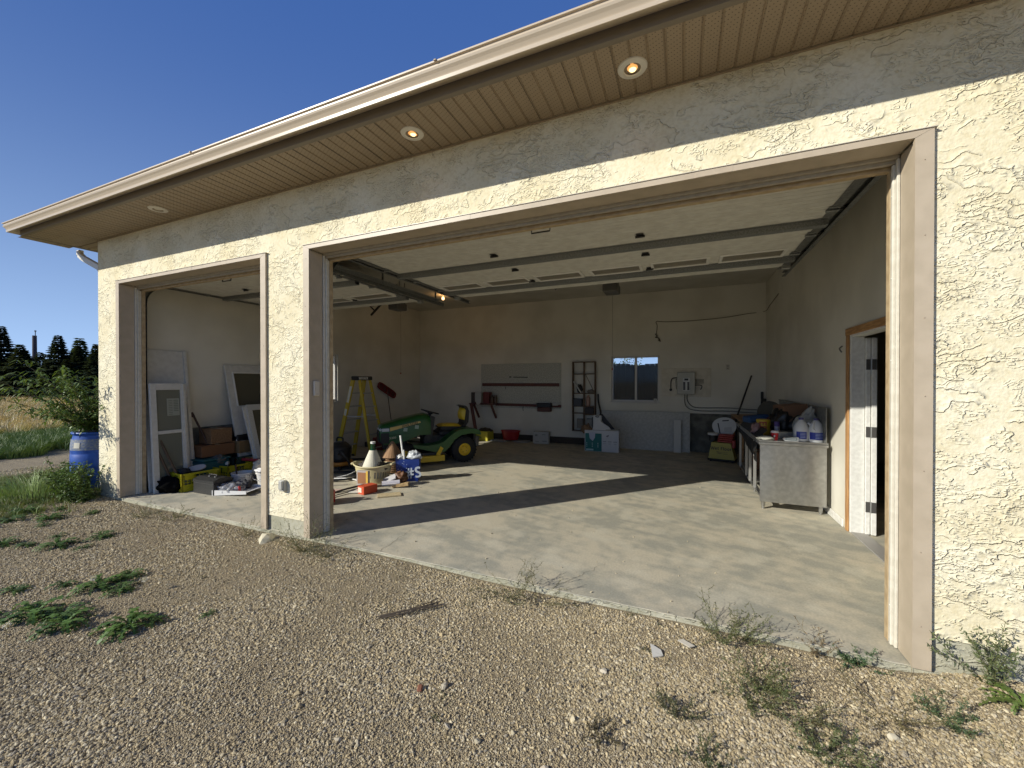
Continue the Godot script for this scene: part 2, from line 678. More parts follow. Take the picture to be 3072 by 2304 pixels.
func building() -> void:
	garage = thing("garage_building", "cream stucco garage with two open overhead doors and a beige eave", "building")
	# outer stucco skin: piers and lintel round the two openings
	var s := Sh.new()
	for r in [[XL, -7.25, 0.16, 3.02], [-4.205, -3.59, 0.16, 3.02], [1.245, 6.0, 0.19, 3.02], [XL, 6.0, 3.02, HS + 0.1]]:
		s.span(V(r[0], r[2], -0.13), V(r[1], r[3], 0.0))
	part("front_wall", s, stucco, garage)
	for r in [[XL + 0.012, -7.25, 0.157], [-4.205, -3.59, 0.157], [1.245, 6.0, 0.187]]:
		s = Sh.new()
		s.span(V(r[0], -0.3, -0.13), V(r[1], r[2], -0.012))
		part("foundation", s, parging, garage)
	s = Sh.new()
	for r in [[XI, -7.22, 0.0, 2.99], [-4.23, -3.57, 0.0, 2.99], [1.23, 6.0, 0.0, 2.99], [XI, 6.0, 2.99, HC]]:
		s.span(V(r[0], r[2], -0.27), V(r[1], r[3], -0.132))
	part("inner_front_wall", s, paint, garage)
	# left side wall with a window opening
	s = Sh.new()
	for r in [[-0.132, -2.86, 0, HC], [-4.02, ZB - 0.35, 0, HC], [-2.86, -4.02, 0, 1.17], [-2.86, -4.02, 2.26, HC]]:
		s.span(V(XI - 0.14, r[2], r[1]), V(XI, r[3], r[0]))
	part("left_wall", s, paint, garage)
	s = Sh.new()
	for r in [[-0.132, -2.86, 0.15, HC], [-4.02, ZB - 0.35, 0.15, HC], [-2.86, -4.02, 0.15, 1.17], [-2.86, -4.02, 2.26, HC]]:
		s.span(V(XL, r[2], r[1]), V(XI - 0.142, r[3], r[0]))
	part("left_outer_wall", s, stucco, garage)
	# back wall with a window opening
	s = Sh.new()
	for r in [[XI, -1.66, 0, HC], [-0.53, 6.0, 0, HC], [-1.66, -0.53, 0, 1.13], [-1.66, -0.53, 2.25, HC]]:
		s.span(V(r[0], r[2], ZB - 0.35), V(r[1], r[3], ZB))
	part("back_wall", s, paint, garage)
	# partition on the right with a doorway into a dark room
	s = Sh.new()
	for r in [[-0.27, -1.5, 0, HC], [-2.42, ZB, 0, HC], [-1.5, -2.42, 2.13, HC]]:
		s.span(V(XP, r[2], r[1]), V(XP + 0.12, r[3], r[0]))
	part("partition_wall", s, paint, garage)
	s = Sh.new()
	s.span(V(6.0, -0.2, ZB - 0.35), V(6.2, HC, 0))
	part("right_wall", s, stucco, garage)
	s = Sh.new()
	s.span(V(XL, HC, ZB - 0.35), V(6.2, HC + 0.1, -0.132))
	part("ceiling", s, MT(Color(0.5, 0.47, 0.39), Color(0.56, 0.53, 0.45), 0.01, 0.3, 0.85, 0.0, 5), garage)
	# concrete stem wall showing below the boards at the back right and on the left
	var conc := MT(Color(0.085, 0.085, 0.07), Color(0.16, 0.155, 0.13), 0.012, 0.6, 0.9, 0.0, 19)
	s = Sh.new()
	s.span(V(-2.0, 0, ZB - 0.01), V(XP - 0.002, 0.885, ZB + 0.03), 0.004)
	part("stem_wall", s, conc, garage)
	s = Sh.new()
	s.span(V(XI - 0.01, 0, -3.1), V(XI + 0.03, 0.86, -0.28), 0.004)
	part("stem_wall", s, conc, garage)
	s = Sh.new()
	s.span(V(XI + 0.03, 0, ZB - 0.01), V(-2.0, 0.17, ZB + 0.025), 0.004)
	part("kick_board", s, M(0.05, 0.04, 0.03, 0.9), garage)
	s = Sh.new()
	s.bar(V(XP - 0.012, 0.045, -2.56), V(XP - 0.012, 0.045, -3.05), 0.02, 0.09, Vector3.UP, 0.006)
	s.bar(V(XP - 0.012, 0.045, -3.06), V(XP - 0.012, 0.045, ZB + 0.04), 0.016, 0.085, Vector3.UP, 0.005)
	part("baseboard", s, white, garage)
	# roof
	s = Sh.new()
	s.prism(PackedVector2Array([Vector2(-0.6, 3.805), Vector2(8.1, 3.805), Vector2(3.75, 5.4)]), 14.9, Transform3D(Basis(V(0, 0, -1), V(0, 1, 0), V(1, 0, 0)), V(-8.5, 0, 0)))
	part("roof", s, MT(Color(0.06, 0.055, 0.05), Color(0.1, 0.09, 0.08), 0.1, 1.0, 0.95, 0.0, 20), garage)
	eaves()
	trims()
	windows()
	inner_door()

func eave_run(prof: Array) -> Sh:
	# profile of (distance out from the wall, height), carried along the front eave and round the left corner
	var s := Sh.new()
	for i in prof.size() - 1:
		var a: Vector2 = prof[i]
		var b: Vector2 = prof[i + 1]
		var n := Vector2(b.y - a.y, a.x - b.x)
		s.poly([V(6.3, a.y, a.x), V(6.3, b.y, b.x), V(XL - b.x - 0.11, b.y, b.x), V(XL - a.x - 0.11, a.y, a.x)], V(0, n.y, n.x))
		s.poly([V(XL - a.x - 0.11, a.y, a.x), V(XL - b.x - 0.11, b.y, b.x), V(XL - b.x - 0.11, b.y, -7.9), V(XL - a.x - 0.11, a.y, -7.9)], V(-n.x, n.y, 0))
	return s

func eaves() -> void:
	var sm := StandardMaterial3D.new()
	# perforated vinyl: small dark holes
	var im := Image.create(64, 64, false, Image.FORMAT_RGB8)
	var vb := Color(0.35, 0.27, 0.178).linear_to_srgb()
	im.fill(vb)
	var hole := Color(0.12, 0.085, 0.05).linear_to_srgb()
	for q in [[10, 10], [42, 26], [10, 42], [42, 58], [26, 18], [58, 34], [26, 50], [58, 2]]:
		im.fill_rect(Rect2i(q[0] - 3, q[1] - 3, 6, 6), hole)
	sm.albedo_texture = ImageTexture.create_from_image(im)
	sm.uv1_triplanar = true
	sm.uv1_world_triplanar = true
	sm.uv1_scale = Vector3.ONE * 15.0
	sm.roughness = 0.5
	var plainv := M(0.35, 0.27, 0.178, 0.5)
	var sof := Node3D.new()
	sof.name = "soffit"
	garage.add_child(sof)
	# one vinyl board: three flats with a double bead between them
	var vent := soffit_board(0.515)
	var x := 6.29
	var k := 0
	while x > XL - 0.66:
		var wide := 0.3045
		var o := part("soffit_panel", vent, sm, sof, V(x - wide, HS, 0.012))
		x -= 0.305
		k += 1
	for q in 24:
		var o := part("soffit_panel", vent, plainv, sof, V(XL - 0.012, HS, -0.02 - q * 0.305), ry(-90) * Basis.from_scale(V(1, 1, 1.24)))
	var s := Sh.new()
	s.span(V(XL - 0.64, HS + 0.02, 0.0), V(6.3, HS + 0.04, 0.535))
	s.span(V(XL - 0.64, HS + 0.02, -7.9), V(XL, HS + 0.04, -0.003))
	part("soffit_backing", s, dark, garage)
	s = Sh.new()
	s.span(V(XL + 0.003, HS - 0.012, 0.0), V(6.3, HS - 0.003, 0.012))
	part("soffit_channel", s, plainv, garage)
	# fascia and the gutter in front of it
	var s2 := eave_run([Vector2(0.5, HS + 0.006), Vector2(0.51, 3.652), Vector2(0.535, 3.65), Vector2(0.55, 3.652), Vector2(0.55, 3.79)])
	part("fascia", s2, M(0.2, 0.165, 0.12, 0.5), garage)
	var gm := M(0.56, 0.465, 0.345, 0.35)
	var g := eave_run([Vector2(0.556, 3.722), Vector2(0.634, 3.690), Vector2(0.642, 3.680), Vector2(0.650, 3.680), Vector2(0.653, 3.702), Vector2(0.646, 3.705), Vector2(0.650, 3.714), Vector2(0.660, 3.732), Vector2(0.672, 3.748), Vector2(0.677, 3.762), Vector2(0.669, 3.766), Vector2(0.669, 3.787), Vector2(0.682, 3.789), Vector2(0.682, 3.800), Vector2(0.654, 3.800), Vector2(0.646, 3.740), Vector2(0.564, 3.740)])
	part("gutter", g, gm, garage)
	for c in [-1.55, -4.3]:
		s = Sh.new()
		s.box(V(c, 3.797, 0.67), V(0.02, 0.012, 0.044), 0.002)
		part("gutter_clip", s, M(0.3, 0.24, 0.17, 0.5), garage)
	# downspout: from the left gutter back to the side wall and down
	s = Sh.new()
	var p := [V(XL - 0.72, 3.64, -0.07), V(XL - 0.72, 3.57, -0.07), V(XL - 0.6, 3.5, -0.07), V(XL - 0.13, 3.31, -0.07), V(XL - 0.06, 3.24, -0.07), V(XL - 0.055, 3.1, -0.07), V(XL - 0.055, 0.1, -0.07)]
	for i in p.size() - 1:
		s.bar(p[i], p[i + 1] + (p[i + 1] - p[i]).normalized() * 0.01, 0.085, 0.06, V(0, 0, 1), 0.008)
	part("downspout", s, M(0.7, 0.66, 0.58, 0.4), garage)

func soffit_board(depth: float) -> ArrayMesh:
	var s := Sh.new()
	var pf := []
	for i in 3:
		var x := i * 0.1015
		for e in [[0.0, 0.005], [0.005, 0.005], [0.009, 0.0], [0.0125, 0.004], [0.0155, 0.004], [0.0195, 0.0], [0.1015, 0.0]]:
			pf.append(Vector2(x + e[0] * (1.0 if e[0] < 0.1 else 0.998), e[1]))
	for i in pf.size() - 1:
		var a: Vector2 = pf[i]
		var b: Vector2 = pf[i + 1]
		s.poly([V(a.x, a.y, 0), V(b.x, b.y, 0), V(b.x, b.y, depth), V(a.x, a.y, depth)], V((b.y - a.y), -absf(b.x - a.x) - 0.001, 0))
	return s.done()

func trims() -> void:
	# beige metal cladding round each overhead opening, with vinyl stops behind it
	for d in [[-7.285, -4.195, 3.025], [-3.618, 1.272, 3.027]]:
		var t := Node3D.new()
		t.name = "door_trim"
		garage.add_child(t, true)
		var x0: float = d[0]
		var x1: float = d[1]
		var y1: float = d[2]
		for e in [[x0, 1.0], [x1, -1.0]]:
			var x: float = e[0]
			var n: float = e[1]
			var s := Sh.new()
			# front face, then the return into the opening
			s.prism(PackedVector2Array([Vector2(x, 0.006), Vector2(x + n * 0.082, 0.006), Vector2(x + n * 0.082, y1 - 0.044), Vector2(x, y1 - 0.001)]), 0.022, Transform3D(Basis.IDENTITY, V(0, 0, 0.002)))
			s.span(V(x + n * 0.056, 0.006, -0.15), V(x + n * 0.078, y1 - 0.05, 0.0015), 0.002)
			part("jamb_cladding", s, clad, t)
			s = Sh.new()
			s.span(V(x + n * 0.076, 0.006, -0.175), V(x + n * 0.092, y1 - 0.063, -0.152), 0.003)
			s.span(V(x + n * 0.08, 0.006, -0.2), V(x + n * 0.104, y1 - 0.087, -0.177), 0.004)
			s.span(V(x + n * 0.084, 0.006, -0.222), V(x + n * 0.098, y1 - 0.1, -0.202), 0.003)
			part("vinyl_stop", s, MT(Color(0.6, 0.56, 0.46), Color(0.68, 0.64, 0.54), 0.03, 1.0, 0.5, 0.0, 22), t)
			s = Sh.new()
			s.span(V(x + n * 0.05, 0.006, -0.27), V(x + n * 0.1, y1 - 0.1, -0.224), 0.002)
			part("jamb_board", s, MT(Color(0.4, 0.29, 0.16), Color(0.5, 0.38, 0.22), 0.02, 1.0, 0.7, 0.0, 23), t)
			for k in 6:
				s = Sh.new()
				s.box(V(x + n * 0.105, 0.25 + k * 0.5, -0.188), V(0.004, 0.008, 0.008), 0.001)
				part("nail_head", s, M(0.7, 0.68, 0.6, 0.4), t)
		var s := Sh.new()
		s.prism(PackedVector2Array([Vector2(x0 - 0.002, y1), Vector2(x1 + 0.002, y1), Vector2(x1 - 0.0825, y1 - 0.042), Vector2(x0 + 0.0825, y1 - 0.042)]), 0.023, Transform3D(Basis.IDENTITY, V(0, 0, 0.002)))
		s.span(V(x0 + 0.08, y1 - 0.042, -0.15), V(x1 - 0.08, y1 - 0.02, 0.0015), 0.002)
		part("header_cladding", s, clad, t)
		s = Sh.new()
		s.span(V(x0 + 0.08, y1 - 0.062, -0.175), V(x1 - 0.08, y1 - 0.03, -0.152), 0.003)
		s.span(V(x0 + 0.08, y1 - 0.085, -0.2), V(x1 - 0.08, y1 - 0.03, -0.177), 0.003)
		part("vinyl_stop", s, MT(Color(0.36, 0.31, 0.23), Color(0.42, 0.37, 0.28), 0.03, 1.0, 0.5, 0.0, 24), t)
		s = Sh.new()
		s.span(V(x0 + 0.05, y1 - 0.105, -0.268), V(x1 - 0.05, y1 - 0.03, -0.224), 0.002)
		part("header_board", s, MT(Color(0.4, 0.29, 0.16), Color(0.5, 0.38, 0.22), 0.02, 1.0, 0.7, 0.0, 23), t)
		for xs in ([x0 + (x1 - x0) * 0.5] if x1 - x0 < 4.0 else [x0 + 1.75, x1 - 1.2]):
			s = Sh.new()
			s.span(V(xs, y1 - 0.041, 0.02), V(xs + 0.22, y1 - 0.002, 0.0262), 0.001)
			part("lap_joint", s, clad, t)
		for k in 7:
			for e in [[x0, 1.0], [x1, -1.0]]:
				s = Sh.new()
				s.box(V(e[0] + e[1] * R(0.03, 0.05), 0.22 + k * 0.44 + R(-0.04, 0.04), 0.0245), V(0.007, 0.007, 0.004), 0.0015)
				part("nail_head", s, M(0.36, 0.29, 0.21, 0.4), t)
		# thin metal drip cap over the header, and the bead of sealant at the sides
		s = Sh.new()
		s.span(V(x0 - 0.01, y1, 0.001), V(x1 + 0.014, y1 + 0.004, 0.032))
		part("drip_cap", s, M(0.6, 0.55, 0.46, 0.35), t)

func slider(o: Node3D, w: float, h: float, fm: Material) -> void:
	# a two-pane sliding window, centred at the node, facing its local +z
	for e in [[0, h / 2 - 0.02, w, 0.04], [0, -h / 2 + 0.02, w, 0.04], [-w / 2 + 0.02, 0, 0.04, h - 0.082], [w / 2 - 0.02, 0, 0.04, h - 0.082], [0.02, 0, 0.05, h - 0.082]]:
		var s := Sh.new()
		s.box(V(e[0], e[1], 0), V(e[2], e[3], 0.08), 0.004)
		part("frame", s, fm, o)
	for e in [[-w / 4 + 0.0, w / 2 - 0.05, 0.02], [w / 4 + 0.01, w / 2 - 0.08, -0.015]]:
		var s := Sh.new()
		s.box(V(e[0], 0, e[2]), V(e[1], h - 0.084, 0.004))
		part("pane", s, glass, o)

func windows() -> void:
	var fm := M(0.55, 0.52, 0.46, 0.5)
	var o := Node3D.new()
	o.name = "back_window"
	o.position = V(-1.095, 1.69, ZB - 0.08)
	garage.add_child(o)
	slider(o, 1.13, 1.12, fm)
	var s := Sh.new()
	s.span(V(-0.6, -0.58, 0.05), V(0.6, -0.562, 0.11), 0.003)
	part("sill", s, fm, o)
	o = Node3D.new()
	o.name = "side_window"
	o.position = V(XI - 0.08, 1.715, -3.44)
	o.rotation.y = PI / 2
	garage.add_child(o)
	slider(o, 1.16, 1.09, M(0.5, 0.48, 0.44, 0.5))
	s = Sh.new()
	s.span(V(-0.6, -0.565, 0.05), V(0.6, -0.547, 0.11), 0.003)
	part("sill", s, fm, o)

func inner_door() -> void:
	# doorway in the partition: fir casing, white jamb, and the door folded back behind three strap hinges
	var o := Node3D.new()
	o.name = "inner_doorway"
	garage.add_child(o)
	var s := Sh.new()
	s.span(V(XP - 0.018, 0.0, -2.49), V(XP - 0.001, 2.12, -2.42), 0.004)
	part("door_casing", s, wood, o)
	s = Sh.new()
	s.span(V(XP - 0.018, 0.0, -1.5), V(XP - 0.001, 2.12, -1.43), 0.004)
	part("door_casing", s, wood, o)
	s = Sh.new()
	s.span(V(XP - 0.02, 2.121, -2.5), V(XP - 0.001, 2.195, -1.42), 0.004)
	var wh := wood.duplicate()
	wh.uv1_scale = V(6, 6, 0.7)
	part("door_casing", s, wh, o)
	var jm := MT(Color(0.66, 0.65, 0.6), Color(0.76, 0.75, 0.7), 0.03, 1.0, 0.5, 0.0, 25)
	s = Sh.new()
	s.span(V(XP - 0.002, 0, -2.418), V(XP + 0.115, 2.1, -2.385), 0.003)
	part("jamb", s, jm, o)
	s = Sh.new()
	s.span(V(XP - 0.002, 2.1, -2.418), V(XP + 0.115, 2.128, -1.5), 0.003)
	part("jamb", s, jm, o)
	s = Sh.new()
	s.span(V(XP - 0.002, 0, -1.535), V(XP + 0.115, 2.1, -1.502), 0.003)
	part("jamb", s, jm, o)
	# two narrow leaves seen edge on
	s = Sh.new()
	s.span(V(XP + 0.118, 0.01, -2.40), V(XP + 0.156, 2.08, -2.36), 0.003)
	part("door_edge", s, jm, o)
	s = Sh.new()
	s.span(V(XP + 0.162, 0.01, -2.93), V(XP + 0.205, 2.08, -2.345), 0.003)
	part("door_leaf", s, jm, o)
	for y in [1.80, 1.09, 0.30]:
		s = Sh.new()
		s.span(V(XP + 0.117, y - 0.055, -2.359), V(XP + 0.154, y + 0.055, -2.355), 0.001)
		s.span(V(XP + 0.163, y - 0.055, -2.345), V(XP + 0.2, y + 0.055, -2.341), 0.001)
		part("hinge", s, M(0.1, 0.095, 0.09, 0.45, 0.3), o)
		s = Sh.new()
		s.tube([V(XP + 0.159, y - 0.058, -2.347), V(XP + 0.159, y + 0.058, -2.347)], 0.006, 8)
		part("hinge_pin", s, M(0.45, 0.45, 0.43, 0.35, 0.6), o)
	s = Sh.new()
	s.span(V(XP, 0.001, -2.384), V(XP + 0.14, 0.012, -1.536), 0.003)
	part("threshold", s, M(0.35, 0.33, 0.3, 0.5, 0.3), o)
	# dim shelf board in the far room
	s = Sh.new()
	s.span(V(2.6, 0.0, -3.4), V(3.2, 0.9, -1.2), 0.01)
	part("workbench", s, M(0.2, 0.17, 0.13, 0.8), o)

func channel(s: Sh, a: Vector3, b: Vector3, side: Vector3) -> void:
	# C-shaped rail from a to b, open towards «side»
	var u := side.cross((b - a).normalized()).normalized()
	s.bar(a - side * 0.02, b - side * 0.02, 0.003, 0.052, u)
	for k in [-1.0, 1.0]:
		s.bar(a + u * 0.026 * k, b + u * 0.026 * k, 0.04, 0.003, u)

func overhead(called: String, label: String, x0: float, x1: float, nwin: int, z0: float, gap: bool) -> void:
	# a sectional door rolled up under the ceiling: its sections lie flat, inner face down
	var o := thing(called, label, "garage door", V(0, 0, 0), 0, "sectional overhead doors")
	var y := 3.06
	var face := MT(Color(0.62, 0.595, 0.52), Color(0.7, 0.68, 0.6), 0.02, 0.6, 0.55, 0.0, 26)
	var n := 4
	var dz := 0.617
	var wz0 := 0.0
	for k in n:
		var za := z0 - k * dz
		var zb := za - dz + 0.004
		var s := Sh.new()
		s.span(V(x0, y + 0.012, zb), V(x1, y + 0.045, za))
		# ribbed skin
		var pf := []
		var m := 8
		for i in m:
			var t := za + (zb - za) * i / m
			var w := (zb - za) / m
			pf.append_array([Vector2(t, 0.0), Vector2(t + w * 0.86, 0.0), Vector2(t + w * 0.9, 0.004), Vector2(t + w * 0.96, 0.004)])
		pf.append(Vector2(zb, 0.0))
		for i in pf.size() - 1:
			s.poly([V(x0, y + pf[i].y, pf[i].x), V(x1, y + pf[i].y, pf[i].x), V(x1, y + pf[i + 1].y, pf[i + 1].x), V(x0, y + pf[i + 1].y, pf[i + 1].x)], V(0, -1, 0))
		# rolled rails at the meeting edges
		s.span(V(x0, y - 0.004, za - 0.035), V(x1, y + 0.012, za - 0.002), 0.003)
		s.span(V(x0, y - 0.004, zb + 0.002), V(x1, y + 0.012, zb + 0.035), 0.003)
		part("door_section", s, face, o)
		wz0 = za
	# row of windows in the last but one section
	var fr := M(0.74, 0.72, 0.66, 0.5)
	var pm := MT(Color(0.2, 0.175, 0.125), Color(0.27, 0.24, 0.18), 0.05, 2.0, 0.3, 0.0, 27)
	var ww := (x1 - x0 - 0.2) / nwin
	var wz := z0 - 1.64
	for i in nwin:
		var xa := x0 + 0.1 + ww * i + 0.05
		var xb := xa + ww - 0.1
		var s := Sh.new()
		for e in [[xa, xb, wz, wz - 0.035], [xa, xb, wz - 0.265, wz - 0.3], [xa, xa + 0.035, wz - 0.036, wz - 0.264], [xb - 0.035, xb, wz - 0.036, wz - 0.264]]:
			s.span(V(e[0], y - 0.016, e[3]), V(e[1], y + 0.002, e[2]), 0.004)
		var w := part("window_frame", s, fr, o)
		s = Sh.new()
		s.span(V(xa + 0.03, y - 0.006, wz - 0.27), V(xb - 0.03, y - 0.002, wz - 0.03))
		part("pane", s, pm, w)
	# steel struts across, end stiles, hinges
	for z in [z0 - 0.9, z0 - 2.03]:
		var s := Sh.new()
		s.span(V(x0 + 0.02, y - 0.055, z - 0.04), V(x1 - 0.02, y - 0.052, z + 0.04))
		for k in [-1, 1]:
			s.box(V((x0 + x1) / 2, y - 0.028, z + k * 0.04), V(x1 - x0 - 0.04, 0.052, 0.003))
			s.box(V((x0 + x1) / 2, y - 0.004, z + k * 0.052), V(x1 - x0 - 0.04, 0.003, 0.024))
		part("strut", s, galv, o)
	var stile := MT(Color(0.12, 0.12, 0.11), Color(0.18, 0.18, 0.165), 0.05, 1.0, 0.5, 0.0, 28, 0.3)
	for e in [[x0, 1.0], [x1, -1.0]]:
		for k in n:
			var za := z0 - k * dz - 0.01
			var s := Sh.new()
			var a := V(e[0], y - 0.007, za - dz + 0.02)
			var b := V(e[0] + e[1] * 0.075, y - 0.0045, za)
			s.span(V(minf(a.x, b.x), a.y, a.z), V(maxf(a.x, b.x), b.y, b.z))
			part("end_stile", s, stile, o)
	for k in range(0, n + 1):
		var hz := z0 - k * dz
		var hx := [x0 + 0.06, x1 - 0.06]
		for i in range(1, 3):
			hx.append(x0 + (x1 - x0) * i / 3.0)
		for x in hx:
			if k == n and x > x0 + 0.1 and x < x1 - 0.1 or k == 0:
				continue
			var s := Sh.new()
			s.box(V(x, y - 0.01, hz), V(0.07, 0.004, 0.1), 0.001)
			s.tube([V(x - 0.045, y - 0.022, hz), V(x + 0.045, y - 0.022, hz)], 0.012, 8)
			part("hinge", s, dark if x > x0 + 0.1 and x < x1 - 0.1 else galv, o)
	# pull handle on the bottom section, roller wheels
	var s := Sh.new()
	var hx0 := (x0 + x1) / 2 - 0.13
	s.tube([V(hx0, y, z0 - 0.06), V(hx0, y - 0.05, z0 - 0.05), V(hx0 + 0.18, y - 0.05, z0 - 0.05), V(hx0 + 0.18, y, z0 - 0.06)], 0.007, 6)
	part("pull_handle", s, dark, o)
	# tracks: up beside the jamb, round the bend, then back under the ceiling
	for e in [[x0 - 0.065, 1.0], [x1 + 0.06, -1.0]]:
		var x: float = e[0]
		var side := V(e[1], 0, 0)
		s = Sh.new()
		channel(s, V(x, 0.02, -0.315), V(x, y - 0.28, -0.315), side)
		var pr := V(x, y - 0.28, -0.315)
		for i in range(1, 7):
			var an := PI / 2 * i / 6
			var q := V(x, y - 0.28 + 0.3 * sin(an), -0.315 - 0.3 * (1 - cos(an)))
			channel(s, pr, q, side)
			pr = q
		channel(s, pr, V(x, y + 0.02, z0 - 3.0), side)
		part("track", s, MT(Color(0.12, 0.125, 0.115), Color(0.2, 0.2, 0.185), 0.05, 1.0, 0.5, 0.0, 29, 0.4), o)
		# hangers from the ceiling, perforated angle along the track
		s = Sh.new()
		s.bar(V(x - e[1] * 0.03, y + 0.05, z0 + 0.0), V(x - e[1] * 0.03, y + 0.05, z0 - 2.8), 0.003, 0.05)
		s.bar(V(x - e[1] * 0.05, y + 0.073, z0 + 0.0), V(x - e[1] * 0.05, y + 0.073, z0 - 2.8), 0.04, 0.003)
		s.bar(V(x - e[1] * 0.03, y + 0.02, z0 - 2.7), V(x - e[1] * 0.03, HC, z0 - 2.7), 0.035, 0.003, V(0, 0, 1))
		s.bar(V(x - e[1] * 0.03, y + 0.02, z0 - 1.3), V(x - e[1] * 0.03, HC, z0 - 1.3), 0.035, 0.003, V(0, 0, 1))
		part("track_hanger", s, galv, o)
		for k in n:
			s = Sh.new()
			s.tube([V(x - e[1] * 0.015, y + 0.02, z0 - 0.1 - k * dz), V(x + e[1] * 0.09, y + 0.02, z0 - 0.1 - k * dz)], 0.006, 6)
			s.tube([V(x - e[1] * 0.015, y + 0.02, z0 - 0.1 - k * dz), V(x + e[1] * 0.012, y + 0.02, z0 - 0.1 - k * dz)], 0.021, 10)
			part("roller", s, dark, o)
		s = Sh.new()
		s.box(V(x + e[1] * 0.09, y - 0.02, z0 - n * dz + 0.06), V(0.09, 0.06, 0.07), 0.006)
		part("top_bracket", s, M(0.4, 0.4, 0.37, 0.4, 0.5), o)

func opener(label: String, x: float, z: float, xe: float, zr: float) -> void:
	var o := thing("door_opener", label, "door opener", V(x, 3.25, z), 0, "garage door openers")
	var s := Sh.new()
	s.box(V(0, 0, 0), V(0.26, 0.15, 0.34), 0.02)
	part("motor_housing", s, M(0.1, 0.095, 0.085, 0.5), o)
	s = Sh.new()
	s.box(V(0, -0.012, -0.175), V(0.24, 0.12, 0.06), 0.02)
	part("lamp_cover", s, M(0.55, 0.53, 0.48, 0.4), o)
	s = Sh.new()
	s.bar(V(0, 0.09, 0.12), V(0, 0.02, zr - z), 0.03, 0.03, Vector3.UP)
	part("rail", s, dark, o)
	for k in [-1.0, 1.0]:
		for zz in [-0.1, 0.1]:
			s = Sh.new()
			s.bar(V(k * 0.1, 0.06, zz), V(k * (0.13 if zz > 0 else 0.1), HC - 3.25, zz), 0.03, 0.003, V(0, 0, 1))
			part("hanger", s, galv, o)
	s = Sh.new()
	s.bar(V(-0.12, 0.28, 0.104), V(0.12, 0.28, 0.104), 0.03, 0.003, V(0, 0, 1))
	part("hanger_brace", s, galv, o)
	s = Sh.new()
	var drop := xe
	s.tube([V(0.0, -0.07, -0.1), V(0.005, (drop - 3.25) * 0.5, -0.1), V(0, drop - 3.25, -0.1)], 0.0035, 5)
	part("pull_cord", s, M(0.25, 0.22, 0.17, 0.8), o)
	s = Sh.new()
	s.tube([V(0, drop - 3.25, -0.1), V(0, drop - 3.28, -0.1)], 0.014, 6)
	part("pull_knob", s, M(0.3, 0.05, 0.03, 0.6), o)

func doors() -> void:
	overhead("overhead_door", "wide ribbed overhead door with six windows raised over the right opening", -3.56, 1.19, 6, -0.5, true)
	overhead("overhead_door", "narrow overhead door raised over the left opening by the corner", -7.26, -4.26, 3, -0.5, false)
	opener("opener with hanging cord behind the wide raised door", -1.17, -4.2, 1.86, -3.1)
	opener("opener behind the narrow raised door, seen past the middle pier", -5.72, -4.05, 1.82, -3.1)

func downlight(x: float, on: float, label: String) -> void:
	var o := thing("soffit_light", label, "ceiling light", V(x, HS, 0.27), 0, "round downlights in the soffit")
	var s := Sh.new()
	s.lathe([Vector2(0.052, -0.006), Vector2(0.058, -0.012), Vector2(0.09, -0.006), Vector2(0.094, 0.0), Vector2(0.094, 0.006)], 28, Transform3D.IDENTITY)
	part("trim_ring", s, M(0.72, 0.68, 0.6, 0.4), o)
	s = Sh.new()
	s.lathe([Vector2(0.0, -0.003), Vector2(0.03, -0.001), Vector2(0.053, 0.006)], 24, Transform3D.IDENTITY, true)
	if on > 0.0:
		var e := StandardMaterial3D.new()
		e.albedo_color = Color(0.9, 0.8, 0.6)
		e.emission_enabled = true
		e.emission = Color(1.0, 0.66, 0.34)
		e.emission_energy_multiplier = on
		part("bulb", s, e, o)
		var l := SpotLight3D.new()
		l.name = "lamp_light"
		l.light_color = Color(1.0, 0.72, 0.42)
		l.light_energy = 0.016
		l.light_size = 0.04
		l.spot_range = 12
		l.spot_angle = 60
		l.spot_attenuation = 2
		l.shadow_enabled = true
		l.position = V(0, -0.02, 0)
		l.rotation.x = -PI / 2
		o.add_child(l)
		s = Sh.new()
		s.lathe([Vector2(0.0, -0.008), Vector2(0.02, -0.006), Vector2(0.024, 0.0)], 16, Transform3D(Basis.IDENTITY, V(0.0, 0.0, -0.012)), true)
		e = e.duplicate()
		e.emission = Color(1.0, 0.9, 0.66)
		e.emission_energy_multiplier = on * 2.4
		part("lamp_filament", s, e, o)
	else:
		part("bulb", s, M(0.66, 0.6, 0.5, 0.4), o)

